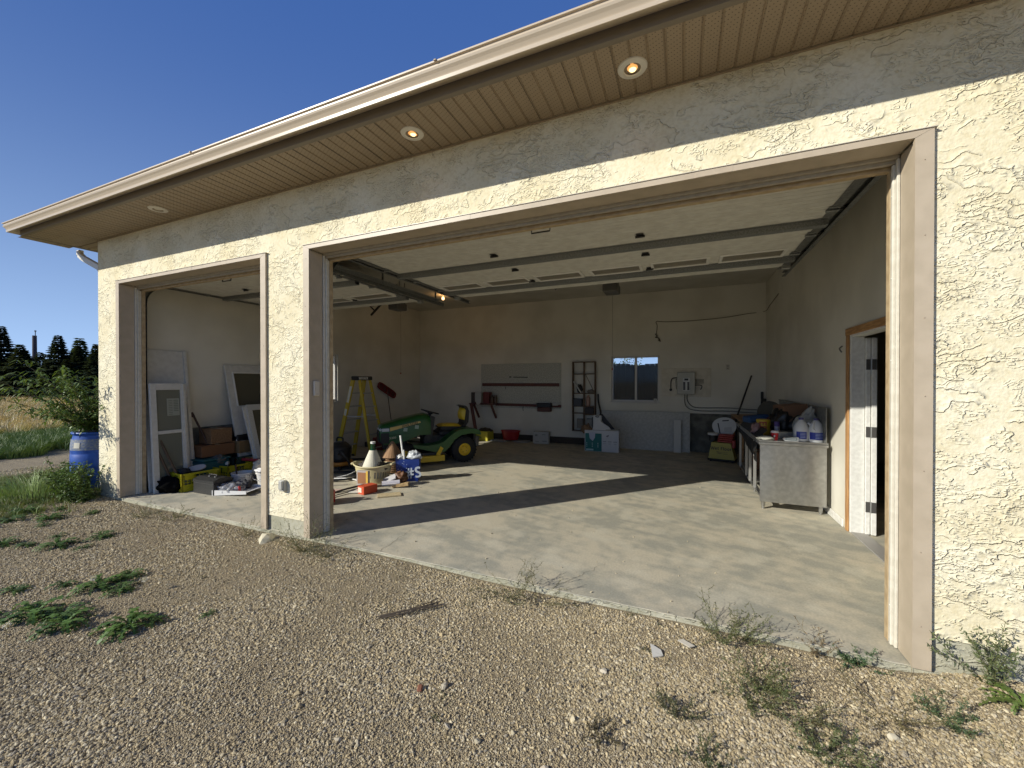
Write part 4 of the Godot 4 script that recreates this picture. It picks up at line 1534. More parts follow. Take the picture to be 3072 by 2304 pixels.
func weeds() -> void:
	var g := Color(0.095, 0.165, 0.035)
	var lush := [rosette(34, 0.2, g), rosette(30, 0.17, Color(0.095, 0.155, 0.04)), rosette(24, 0.15, Color(0.075, 0.13, 0.035))]
	var dl := [[-6.4, 1.28, 1.0, 0, "dandelion clump at the photo's left edge, upper row"], [-6.15, 1.2, 0.8, 1, "smaller dandelion clump second in the upper row"], [-5.82, 1.08, 1.15, 0, "dandelion clump third in the upper row"], [-5.5, 1.0, 0.8, 2, "thin dandelion clump joining the upper row's right pair"], [-5.72, 0.78, 1.15, 1, "dark green dandelion clump at the right end of the upper row"], [-4.66, 1.42, 0.95, 2, "dandelion clump at the top of the middle patch"], [-4.36, 1.13, 1.05, 1, "dandelion clump right of the middle patch, on bare gravel"], [-4.38, 1.32, 1.2, 0, "dandelion with seed heads above the big front patch"], [-4.16, 1.27, 1.0, 1, "dandelion right of the seed heads"], [-4.28, 1.7, 1.35, 0, "large leafy dandelion in the front left patch"], [-4.08, 1.62, 1.25, 1, "dense dandelion in the centre of the front left patch"], [-3.92, 1.67, 1.15, 0, "spiky dandelion at the right of the front left patch"], [-3.5, 1.5, 1.3, 0, "lone bushy dandelion in front, right of the patch"], [-3.42, 1.4, 0.95, 2, "dandelion leaning against the lone bushy one"], [-3.15, 1.2, 0.6, 2, "tiny dandelion alone on the gravel to the right"], [-7.75, 0.75, 1.2, 0, "dandelion mat at the left edge below the barrel weeds"], [-7.4, 0.95, 1.2, 1, "dandelion in the mat's front row at the left edge"], [-7.1, 0.72, 1.1, 0, "dandelion at the right end of the mat below the barrel"], [-7.95, 1.05, 1.2, 1, "dandelion in the mat cut by the photo's left edge"], [-7.5, 0.5, 1.0, 2, "dandelion behind the mat near the bright grass"], [-6.85, 0.85, 0.9, 2, "dandelion at the mat's pointed front end"], [-7.3, 1.25, 1.1, 0, "dandelion below the mat at the photo's left edge"], [-6.95, 0.4, 0.8, 1, "dandelion before the garage corner trim"], [-6.2, 0.95, 0.8, 2, "thin dandelion between the mat and the upper row"], [-4.9, 1.62, 0.9, 1, "dandelion at the left edge above the front patch"], [-4.5, 1.88, 0.9, 0, "dandelion at the left edge beside the low seed head"]]
	for e in dl:
		plant("dandelion_plant", e[4], "weed", lush[e[3]], e[0], e[1], "dandelions in the gravel", R(0, TAU), e[2] * 0.78)
	# seed heads
	for e in [[-4.36, 1.36], [-3.98, 1.2], [-4.02, 1.9]]:
		var o := thing("dandelion_clock", ["white seed head over the front left patch", "white seed head right of the middle patch", "white seed head low at the photo's left edge"][[-4.36, -3.98, -4.02].find(e[0])], "weed", V(e[0], gy(e[0], e[1]), e[1]), 0, "dandelion seed heads")
		var s := Sh.new()
		s.tube([V(0, 0, 0), V(0.01, 0.1, 0)], 0.0022, 5)
		part("stalk", s, M(0.3, 0.26, 0.14, 0.8), o)
		var f := Lf.new()
		for i in 70:
			var d := unit()
			f.strip(V(0.01, 0.1, 0), V(0.01, 0.1, 0) + d * 0.022, 0.0012, d.cross(unit()).normalized(), Color(0.7, 0.67, 0.6), 0.004)
		part("seeds", f.done(), leafy, o).set_meta("kind", "stuff")
	var grey := Color(0.17, 0.18, 0.09)
	var ol := Color(0.13, 0.145, 0.055)
	for e in [
		[-3.4, 0.2, 70, 0.42, grey, 2, 0.6, "wispy grey-green weed at the foot of the middle pier"],
		[-3.05, 0.2, 40, 0.34, grey, 2, 0.35, "low wispy weed right of the pier's foot"],
		[-4.35, 0.14, 26, 0.25, Color(0.16, 0.15, 0.07), 1, 0.5, "thin dry weed left of the middle pier"],
		[-6.15, 0.2, 30, 0.27, grey, 3, 0.3, "flat weed on gravel before the narrow opening"],
		[-5.65, 0.16, 26, 0.24, grey, 3, 0.3, "second flat weed before the narrow opening"],
		[-1.22, 0.17, 34, 0.36, Color(0.16, 0.16, 0.085), 3, 0.45, "sprawling wiry weed against the slab edge at mid opening"],
		[-1.0, 0.12, 24, 0.4, Color(0.19, 0.175, 0.09), 3, 0.3, "low stalks trailing right from the wiry slab-edge weed"],
		[0.24, 0.1, 40, 0.34, Color(0.14, 0.155, 0.065), 4, 0.4, "leafy weed at the slab edge, left of the tall feathery one"],
		[0.36, 0.04, 30, 0.29, Color(0.18, 0.195, 0.085), 4, 0.6, "taller feathery weed hanging over the slab edge"],
		[0.4, 0.42, 46, 0.26, Color(0.13, 0.155, 0.06), 4, 0.25, "low dark mat of weed in front of the feathery one"],
		[0.34, 0.58, 40, 0.22, Color(0.14, 0.155, 0.065), 4, 0.25, "weed mat nearer the camera below the dark mat"],
		[0.75, 0.02, 20, 0.2, Color(0.22, 0.16, 0.09), 3, 0.5, "reddish dry weed at the slab edge near the right jamb"],
		[0.95, 0.03, 34, 0.13, Color(0.08, 0.14, 0.06), 6, 0.3, "small blue-green weed under the slab edge"],
		[0.52, 0.62, 30, 0.22, Color(0.15, 0.15, 0.07), 3, 0.25, "thin weed between the dark mat and the corner"],
		[0.6, 0.8, 46, 0.24, Color(0.12, 0.15, 0.06), 5, 0.25, "dark green weed in the foreground at bottom right"],
		[0.68, 0.95, 36, 0.2, Color(0.18, 0.19, 0.08), 4, 0.25, "pale weed nearest the camera at bottom right"],
		[0.95, 0.4, 30, 0.3, Color(0.2, 0.165, 0.085), 3, 0.3, "brown straggly weed before the right jamb"],
		[1.18, 0.36, 34, 0.16, Color(0.09, 0.14, 0.06), 5, 0.3, "small dark weed right of the straggly brown one"],
		[-0.02, 0.82, 22, 0.14, Color(0.1, 0.105, 0.055), 4, 0.3, "little weed alone in the gravel, right of centre"],
		[0.1, 1.08, 26, 0.15, Color(0.08, 0.1, 0.04), 4, 0.3, "little weed at the bottom edge, right of centre"],
		[-0.35, 1.1, 22, 0.12, Color(0.12, 0.1, 0.06), 3, 0.3, "little dry weed at the bottom edge by the loose stones"]]:
		plant("wiry_weed", e[7], "weed", wiry(int(e[2] * 0.55), e[3] * 0.9, e[4], e[5], e[6]), e[0], e[1], "wiry weeds along the slab")
	# upright weed by the plinth, broad-leaved one at the frame's right edge
	plant("upright_weed", "upright branching weed against the plinth at the far right", "weed", wiry(16, 0.36, Color(0.13, 0.16, 0.07), 4, 1.3, 0.018), 1.5, 0.04)
	plant("broad_weed", "broad-leaved bright green weed at the photo's right edge", "weed", rosette(34, 0.17, Color(0.13, 0.19, 0.045)), 1.53, 0.2)
	plant("fallen_stalk", "dark dry stalk lying on the gravel left of centre", "twig", wiry(5, 0.32, Color(0.09, 0.07, 0.045), 1, 0.05, 0.01), -1.82, 0.62)
	var s := Sh.new()
	for k in 9:
		var a := V(-1.98 + R(-0.02, 0.02), gy(-1.9, 0.7) + 0.014, 0.76 + R(-0.03, 0.03))
		s.tube(curve([a, a + V(0.16, 0.012, -0.13 + R(-0.02, 0.02)), a + V(0.32 + R(-0.05, 0.05), 0.006, -0.33 + R(-0.05, 0.03))], 4), 0.0028, 4)
	tag(part("dry_twigs", s, M(0.09, 0.07, 0.05, 0.9), self), "bundle of thin dry twigs lying on the gravel", "twig")

func stones() -> void:
	# odd pieces lying about that one can point at
	for e in [[-4.0, 0.13, 0.075, Color(0.6, 0.54, 0.38), "pale squarish stone at the foot of the middle pier"], [-1.2, 1.12, 0.02, Color(0.4, 0.35, 0.26), "grey-brown stone on the gravel right of the brick chip"], [0.9, 0.58, 0.024, Color(0.6, 0.53, 0.38), "smooth cream pebble between the weeds at right"], [-0.55, 1.35, 0.018, Color(0.48, 0.41, 0.3), "round buff pebble at the bottom centre"], [-1.05, 1.33, 0.018, Color(0.42, 0.37, 0.29), "dull pebble at the bottom, left of centre"], [-0.42, 0.66, 0.019, Color(0.52, 0.46, 0.35), "pale pebble in front of the white shard"]]:
		var q := Basis(unit(), R(0, 3)) * Basis.from_scale(V(e[2], e[2] * 0.7, e[2] * 1.25))
		tag(part("stone", stone_mesh(500 + int(e[2] * 1000)), M(e[3].r, e[3].g, e[3].b, 0.9), self, V(e[0], gy(e[0], e[1]) + e[2] * 0.3, e[1]), q), e[4], "stone", "loose stones")
	var s := Sh.new()
	s.box(V(0, 0.01, 0), V(0.028, 0.022, 0.04), 0.006)
	tag(part("brick_chip", s, M(0.22, 0.09, 0.05, 0.95), self, V(-1.31, gy(-1.31, 1.19), 1.19), ry(25) * rx(12)), "broken chip of orange brick on the gravel", "brick")
	s = Sh.new()
	s.prism(PackedVector2Array([Vector2(-0.02, -0.05), Vector2(0.045, -0.03), Vector2(0.04, 0.012), Vector2(-0.015, 0.055)]), 0.006)
	tag(part("white_shard", s, M(0.55, 0.53, 0.48, 0.5), self, V(-0.16, gy(-0.16, 0.38) + 0.01, 0.38), ry(15) * rx(-80)), "flat white shard lying on the gravel", "shard")
	s = Sh.new()
	s.prism(PackedVector2Array([Vector2(-0.05, -0.012), Vector2(0.03, -0.02), Vector2(0.05, 0.01), Vector2(-0.03, 0.018)]), 0.006)
	tag(part("white_chip", s, M(0.5, 0.46, 0.38, 0.7), self, V(0.02, gy(0.02, 0.24) + 0.012, 0.24), ry(-25) * rx(-80)), "pale curved chip on the gravel near the slab edge weeds", "shard")

func mower() -> void:
	var o := thing("riding_mower", "green and yellow riding lawn mower parked inside the wide opening", "lawn mower", V(-4.425, 0, -4.377), deg_to_rad(228.0))
	var gn := M(0.012, 0.085, 0.014, 0.3)
	var ye := M(0.72, 0.48, 0.02, 0.4)
	var bk := M(0.012, 0.012, 0.012, 0.5)
	var rub := M(0.016, 0.015, 0.014, 0.85)
	var s := Sh.new()
	# hood: rounded sections from the nose to the dash
	var sec := [[1.6, 0.58, 0.72, 0.17], [1.585, 0.47, 0.765, 0.2], [1.53, 0.41, 0.795, 0.225], [1.38, 0.41, 0.835, 0.24], [1.2, 0.44, 0.885, 0.25], [1.0, 0.5, 0.93, 0.255], [0.85, 0.56, 0.965, 0.255], [0.72, 0.56, 0.985, 0.25], [0.62, 0.56, 0.93, 0.24]]
	var ring := func(e: Array, k: int) -> Vector3:
		var t := PI * k / 16.0
		var cx := cos(t)
		var sy := sin(t)
		var w: float = e[3] * signf(cx) * pow(absf(cx), 0.35)
		var lo: float = e[1]
		var hi: float = e[2]
		return V(e[0], lo + (hi - lo) * pow(sy, 0.42), w)
	s.smooth()
	for i in sec.size() - 1:
		for k in 16:
			var c := V((sec[i][0] + sec[i + 1][0]) / 2, (sec[i][1] + sec[i][2]) / 2 - 0.1, 0)
			var q := [ring.call(sec[i], k), ring.call(sec[i], k + 1), ring.call(sec[i + 1], k + 1), ring.call(sec[i + 1], k)]
			s.poly(q, (q[0] + q[1] + q[2] + q[3]) * 0.25 - c)
	part("hood", s, gn, o)
	s = Sh.new()
	s.box(V(1.585, 0.53, 0), V(0.05, 0.2, 0.36), 0.02)
	s.box(V(1.5, 0.53, -0.228), V(0.16, 0.2, 0.016), 0.005)
	s.box(V(1.5, 0.53, 0.228), V(0.16, 0.2, 0.016), 0.005)
	part("grille", s, bk, o)
	for k in [-1.0, 1.0]:
		s = Sh.new()
		s.box(V(1.565, 0.69, k * 0.13), V(0.08, 0.065, 0.14), 0.02)
		s.box(V(1.49, 0.69, k * 0.23), V(0.14, 0.06, 0.02), 0.008)
		part("headlight", s, M(0.55, 0.57, 0.6, 0.12), o)
		s = Sh.new()
		# yellow stripe along the hood side
		s.prism(PackedVector2Array([Vector2(1.41, 0.665), Vector2(1.41, 0.735), Vector2(0.84, 0.84), Vector2(0.82, 0.81)]), 0.006 * k, Transform3D(Basis.IDENTITY, V(0, 0, k * 0.251)))
		var st := part("side_stripe", s, M(0.6, 0.42, 0.12, 0.45), o)
		if k < 0:
			lettering("JOHN DEERE", 0.05, bk, st, V(1.03, 0.776, -0.2585), ry(180) * rz(10.4), "Droid Sans", 0.78)
			lettering("X300", 0.04, M(0.5, 0.48, 0.3, 0.5), o, V(1.36, 0.535, -0.252), ry(180) * rz(5.0), "Droid Sans", 1.0)
			for e in [[1.12, 0.685], [0.9, 0.725]]:
				s = Sh.new()
				s.box(V(e[0], e[1], -0.256), V(0.075, 0.07, 0.003), 0.001, rz(8))
				part("sticker", s, M(0.3, 0.38, 0.3, 0.6), o)
			s = Sh.new()
			s.box(V(1.2, 0.6, -0.2505), V(0.5, 0.008, 0.008), 0.002, rz(-4))
			s.box(V(1.15, 0.52, -0.2505), V(0.42, 0.008, 0.008), 0.002, rz(-4))
			part("hood_crease", s, M(0.008, 0.05, 0.01, 0.4), o)
	s = Sh.new()
	s.prism(PackedVector2Array([Vector2(0.74, 0.4), Vector2(0.62, 0.95), Vector2(0.52, 0.9), Vector2(0.56, 0.66), Vector2(0.6, 0.4)]), 0.42, Transform3D(Basis.IDENTITY, V(0, 0, -0.21)))
	part("dash", s, bk, o)
	# steering wheel
	s = Sh.new()
	var c := []
	var q := Basis(V(0, 0, 1), deg_to_rad(16))
	for i in 25:
		var a := TAU * i / 24
		c.append(V(0.58, 1.0, 0) + q * V(cos(a) * 0.18, 0, sin(a) * 0.18))
	s.tube(c, 0.015, 8, false)
	for a in [0.5, 2.6, 4.7]:
		s.bar(V(0.58, 0.97, 0), V(0.58, 1.0, 0) + q * V(cos(a) * 0.17, 0, sin(a) * 0.17), 0.045, 0.012)
	s.box(V(0.58, 0.975, 0), V(0.1, 0.04, 0.1), 0.015, q)
	var sw := part("steering_wheel", s, bk, o)
	s = Sh.new()
	s.tube([V(0.58, 0.97, 0), V(0.64, 0.82, 0)], 0.03, 10)
	part("steering_column", s, bk, sw)
	# seat
	s = Sh.new()
	s.prism(PackedVector2Array([Vector2(0.43, 0.675), Vector2(0.36, 0.71), Vector2(-0.04, 0.69), Vector2(-0.1, 0.74), Vector2(-0.13, 1.02), Vector2(-0.09, 1.1), Vector2(-0.04, 1.105), Vector2(-0.1, 1.125), Vector2(-0.155, 1.1), Vector2(-0.2, 1.0), Vector2(-0.18, 0.78), Vector2(-0.1, 0.66), Vector2(0.0, 0.62), Vector2(0.36, 0.64)]), 0.44, Transform3D(Basis.IDENTITY, V(0, 0, -0.22)))
	part("seat_shell", s, bk, o)
	s = Sh.new()
	s.grid(10, 10, func(u, v):
		var x: float = 0.41 - 0.45 * u
		var e := sin(PI * v)
		var f: float = sin(PI * clampf(u, 0.0, 1.0))
		return V(x, 0.69 + 0.065 * pow(maxf(e * f, 0.0), 0.3) + 0.02 * (1 - u) - 0.02 * e * (1 - u), -0.205 + 0.41 * v), Vector3.UP)
	part("seat_cushion", s, ye, o)
	s = Sh.new()
	s.grid(10, 10, func(u, v):
		var y: float = 0.80 + 0.28 * u
		var e: float = pow(maxf(sin(PI * v) * sin(PI * u), 0.0), 0.3)
		return V(-0.135 + 0.12 * e - 0.03 * u, y, -0.2 + 0.4 * v), V(1, 0, 0))
	part("backrest", s, ye, o)
	s = Sh.new()
	s.box(V(0.15, 0.63, 0), V(0.5, 0.04, 0.34), 0.01)
	s.box(V(0.12, 0.57, 0), V(0.62, 0.12, 0.46), 0.03)
	part("seat_base", s, bk, o)
	# fenders with footrests
	for k in [-1.0, 1.0]:
		s = Sh.new()
		var top := curve([V(-0.36, 0.56, 0), V(-0.3, 0.64, 0), V(-0.05, 0.67, 0), V(0.15, 0.63, 0), V(0.32, 0.52, 0), V(0.46, 0.42, 0), V(0.7, 0.38, 0), V(1.02, 0.41, 0)], 4)
		var z0: float = k * 0.2
		var z1: float = k * 0.5
		s.smooth()
		for i in top.size() - 1:
			var a: Vector3 = top[i]
			var b: Vector3 = top[i + 1]
			s.poly([a + V(0, 0, z0), b + V(0, 0, z0), b + V(0, 0, z1), a + V(0, 0, z1)], Vector3.UP)
		var low := [V(1.0, 0.35, 0), V(0.8, 0.3, 0), V(0.56, 0.235, 0), V(0.4, 0.24, 0), V(0.3, 0.33, 0), V(0.2, 0.46, 0), V(0.06, 0.55, 0), V(-0.15, 0.575, 0), V(-0.35, 0.53, 0)]
		var pl := PackedVector2Array()
		for p in top:
			pl.append(Vector2(p.x, p.y))
		for p in low:
			pl.append(Vector2(p.x, p.y))
		s.prism(pl, -0.014 * k, Transform3D(Basis.IDENTITY, V(0, 0, z1)))
		part("fender", s, gn, o)
	s = Sh.new()
	s.box(V(0.5, 0.33, 0), V(1.5, 0.1, 0.3), 0.02)
	s.box(V(0.3, 0.45, 0), V(0.9, 0.2, 0.4), 0.02)
	s.box(V(1.3, 0.4, 0), V(0.45, 0.22, 0.3), 0.03)
	s.box(V(-0.32, 0.4, 0), V(0.06, 0.3, 0.4), 0.01)
	part("chassis", s, bk, o)
	# deck
	s = Sh.new()
	s.prism(PackedVector2Array([Vector2(1.08, -0.5), Vector2(1.12, 0.0), Vector2(1.05, 0.5), Vector2(0.5, 0.56), Vector2(0.42, 0.3), Vector2(0.42, -0.56), Vector2(0.98, -0.58)]), 0.11, Transform3D(rx(-90), V(0, 0.075, 0)) * Transform3D(Basis.from_scale(V(1, -1, 1)), Vector3.ZERO))
	part("mower_deck", s, ye, o)
	s = Sh.new()
	s.prism(PackedVector2Array([Vector2(1.02, -0.46), Vector2(1.06, 0.0), Vector2(1.0, 0.46), Vector2(0.5, 0.5), Vector2(0.46, -0.5)]), 0.05, Transform3D(rx(-90), V(0, 0.187, 0)) * Transform3D(Basis.from_scale(V(1, -1, 1)), Vector3.ZERO))
	part("deck_cover", s, bk, o)
	s = Sh.new()
	s.bar(V(0.56, 0.18, -0.54), V(0.46, 0.33, -0.5), 0.07, 0.012, V(0, 0, 1))
	part("deck_strap", s, ye, o)
	s = Sh.new()
	s.lathe([Vector2(0.0, -0.03), Vector2(0.055, -0.03), Vector2(0.06, 0.0), Vector2(0.055, 0.03), Vector2(0.0, 0.03)], 16, Transform3D(rx(90), V(1.0, 0.062, -0.6)))
	part("deck_wheel", s, bk, o)
	for k in [-1.0, 1.0]:
		for e in [[V(0, 0.26, k * 0.42), 0.26, 0.22, 0.12], [V(1.17, 0.195, k * 0.36), 0.195, 0.15, 0.1]]:
			var r: float = e[1]
			var w: float = e[2]
			var d: float = e[3]
			var wn := Node3D.new()
			wn.name = "wheel"
			wn.position = e[0]
			o.add_child(wn, true)
			s = Sh.new()
			s.lathe([Vector2(d, -w * 0.46), Vector2(r * 0.8, -w * 0.5), Vector2(r * 0.95, -w * 0.4), Vector2(r, -w * 0.2), Vector2(r, w * 0.2), Vector2(r * 0.95, w * 0.4), Vector2(r * 0.8, w * 0.5), Vector2(d, w * 0.46)], 32, Transform3D(rx(90), Vector3.ZERO), true)
			for i in 26:
				var a := TAU * i / 26
				for sd in [-1.0, 1.0]:
					s.bar(V(cos(a) * r, sin(a) * r, 0), V(cos(a + 0.12) * r * 0.975, sin(a + 0.12) * r * 0.975, sd * w * 0.42), 0.022, 0.014, V(cos(a), sin(a), 0))
			part("tyre", s, rub, wn)
			s = Sh.new()
			for sd in [-1.0, 1.0]:
				s.lathe([Vector2(d * 1.03, w * 0.47), Vector2(d * 0.95, w * 0.49), Vector2(d * 0.86, w * 0.42), Vector2(d * 0.82, w * 0.2), Vector2(d * 0.6, w * 0.17), Vector2(d * 0.42, w * 0.24), Vector2(d * 0.24, w * 0.24), Vector2(d * 0.22, w * 0.32), Vector2(0.0, w * 0.32)], 28, Transform3D(rx(90.0 * sd), Vector3.ZERO))
			part("rim", s, ye, wn)
			s = Sh.new()
			for i in 5:
				var a := TAU * i / 5
				for sd in [-1.0, 1.0]:
					s.box(V(cos(a) * d * 0.5, sin(a) * d * 0.5, sd * w * 0.22), V(0.014, 0.014, 0.02), 0.003)
			part("wheel_bolts", s, bk, wn).set_meta("kind", "stuff")

func ladder() -> void:
	var o := thing("step_ladder", "yellow fibreglass step ladder with black top standing open beside the mower", "ladder")
	var ye := M(0.5, 0.36, 0.03, 0.5)
	var gy_ := M(0.42, 0.41, 0.38, 0.45, 0.4)
	var top := V(-6.13, 1.66, -3.42)
	var fr := [V(-6.55, 0.0, -3.12), V(-6.62, 0.0, -3.68)]
	var bk := [V(-5.66, 0.0, -3.2), V(-5.73, 0.0, -3.7)]
	var tf := [top + V(-0.09, 0, 0.15), top + V(-0.1, 0, -0.17)]
	var tb := [top + V(0.07, 0, 0.14), top + V(0.06, 0, -0.16)]
	for k in 2:
		var s := Sh.new()
		s.bar(fr[k], tf[k], 0.035, 0.085, V(1, 0, 0))
		part("front_rail", s, ye, o)
		s = Sh.new()
		s.bar(bk[k], tb[k], 0.03, 0.055, V(1, 0, 0))
		part("rear_rail", s, ye, o)
		for f in [fr[k], bk[k]]:
			s = Sh.new()
			s.box(f + V(0, 0.025, 0), V(0.09, 0.05, 0.055), 0.008)
			part("foot", s, dark, o)
	for i in range(1, 6):
		var t := i / 6.0
		var s := Sh.new()
		s.bar(fr[0].lerp(tf[0], t), fr[1].lerp(tf[1], t), 0.085, 0.025)
		part("step", s, gy_, o)
		s = Sh.new()
		s.bar(bk[0].lerp(tb[0], t), bk[1].lerp(tb[1], t), 0.03, 0.02)
		part("rear_brace", s, gy_, o)
	var sp := Sh.new()
	for k in 2:
		sp.bar(fr[k].lerp(tf[k], 0.55), bk[k].lerp(tb[k], 0.55), 0.012, 0.025)
	part("spreader", sp, gy_, o)
	var s := Sh.new()
	s.box(top + V(-0.01, 0.03, -0.01), V(0.22, 0.085, 0.39), 0.015)
	var cap := part("ladder_top", s, dark, o)
	lettering("WERNER", 0.05, M(0.7, 0.7, 0.68, 0.5), cap, top + V(0.1015, 0.03, 0.06), ry(90), "Droid Sans", 0.9)
	s = Sh.new()
	var lq := (tf[0] - fr[0]) as Vector3
	s.bar(fr[0] + lq * 0.72 + V(0.0, 0, 0.018), fr[0] + lq * 0.92 + V(0.0, 0, 0.018), 0.004, 0.06, V(1, 0, 0))
	s.bar(fr[0] + lq * 0.56 + V(0.0, 0, 0.018), fr[0] + lq * 0.64 + V(0.0, 0, 0.018), 0.004, 0.06, V(1, 0, 0))
	part("warning_label", s, M(0.62, 0.6, 0.5, 0.6), o)

func crate(at: Vector3, turn: float, w: float, d: float, h: float, m: Material, label: String, group := "") -> Node3D:
	# open lattice crate, corner at the node, running to +x and -z
	var o := thing("plastic_crate", label, "crate", at, turn, group)
	var sides := [[V(0, 0, 0), V(1, 0, 0), w], [V(0, 0, -d), V(1, 0, 0), w], [V(0, 0, 0), V(0, 0, -1), d], [V(w, 0, 0), V(0, 0, -1), d]]
	for e in sides:
		var s := Sh.new()
		var a: Vector3 = e[0]
		var u: Vector3 = e[1]
		var l: float = e[2]
		var t := u.cross(Vector3.UP).abs() * 0.01
		for y in [0.015, h * 0.33, h * 0.5, h - 0.02]:
			var hh := 0.03 if y < 0.1 or y > h * 0.7 else 0.012
			s.box(a + u * l / 2 + V(0, y, 0), u.abs() * l + V(0, hh, 0) + t, 0.002)
		for i in 10:
			s.box(a + u * l * (i + 0.5) / 10 + V(0, h * 0.42, 0), u.abs() * 0.009 + V(0, h * 0.8, 0) + t * 0.8, 0.001)
		for x in [0.0, 1.0]:
			s.box(a + u * l * x + V(0, h / 2, 0), V(0.022, h, 0.022), 0.003)
		for q in [[0.07, 0.32], [0.68, 0.93]]:
			s.box(a + u * l * (q[0] + q[1]) / 2 + V(0, h * 0.78, 0), u.abs() * l * (q[1] - q[0]) + V(0, h * 0.3, 0) + t * 0.7, 0.001)
		s.box(a + u * l * 0.5 + V(0, h * 0.14, 0), u.abs() * l + V(0, h * 0.26, 0) + t * 0.6, 0.001)
		part("crate_side", s, m, o)
	var s := Sh.new()
	s.span(V(0, 0.004, -d), V(w, 0.014, 0))
	part("crate_floor", s, m, o)
	return o

func lump(sd: int, size: Vector3, n := 12) -> ArrayMesh:
	# soft crumpled heap
	var s := Sh.new()
	var f := noise(1.6, 3, sd)
	s.smooth()
	var at := func(i: int, j: int) -> Vector3:
		var th := PI * i / n
		var ph := TAU * (j % (n * 2)) / (n * 2)
		var d := V(sin(th) * cos(ph), cos(th), sin(th) * sin(ph))
		if i == 0 or i == n:
			d = V(0, cos(th), 0)
		return d * size * (1.0 + 0.55 * f.get_noise_3d(d.x, d.y, d.z))
	for i in n:
		for j in n * 2:
			var a: Vector3 = at.call(i, j)
			var b: Vector3 = at.call(i + 1, j)
			var c: Vector3 = at.call(i + 1, j + 1)
			var e: Vector3 = at.call(i, j + 1)
			s.poly([a, b, c, e], (a + b + c + e) / size)
	return s.done()

func single(called: String, label: String, cat: String, sh: Variant, m: Material, at := Vector3.ZERO, q := Basis.IDENTITY, group := "") -> MeshInstance3D:
	var o := part(called, sh, m, self, at, q)
	tag(o, label, cat, group)
	return o

func bx(size: Vector3, bev := 0.004) -> Sh:
	return Sh.new().box(Vector3(0, size.y / 2, 0), size, bev)

func carton(label: String, size: Vector3, m: Material, at: Vector3, turn := 0.0) -> Node3D:
	var o := thing("cardboard_box", label, "box", at, deg_to_rad(turn))
	part("box_body", bx(size), m, o)
	var s := Sh.new()
	s.box(V(0, size.y + 0.001, 0), V(size.x * 0.98, 0.003, 0.05), 0.0005)
	part("packing_tape", s, M(0.4, 0.3, 0.17, 0.35), o)
	return o

func sash(o: Node3D, w: float, h: float, bars: Array, fm: Material, pm: Variant, st := 0.09, th := 0.035) -> void:
	# a window or glazed door leaf: origin at the bottom middle, in the local xy plane
	for k in [-1.0, 1.0]:
		var s := Sh.new()
		s.box(V(k * (w - st) / 2, h / 2, 0), V(st, h, th), 0.004)
		part("stile", s, fm, o)
	for e in bars:
		var s := Sh.new()
		s.box(V(0, e[0], 0), V(w - st * 2 - 0.002, e[1], th - 0.006), 0.004)
		part("rail", s, fm, o)
	for i in bars.size() - 1:
		var y0: float = bars[i][0] + bars[i][1] / 2
		var y1: float = bars[i + 1][0] - bars[i + 1][1] / 2
		var s := Sh.new()
		s.box(V(0, (y0 + y1) / 2, -0.004), V(w - st * 2 + 0.01, y1 - y0 + 0.01, 0.005))
		part("pane", s, pm[i] if pm is Array else pm, o)

func lean(at: Vector3, turn: float, back: float) -> Transform3D:
	# stands at «at», faces «turn», leans back by «back» degrees
	return Transform3D(ry(turn) * rx(-back), at)

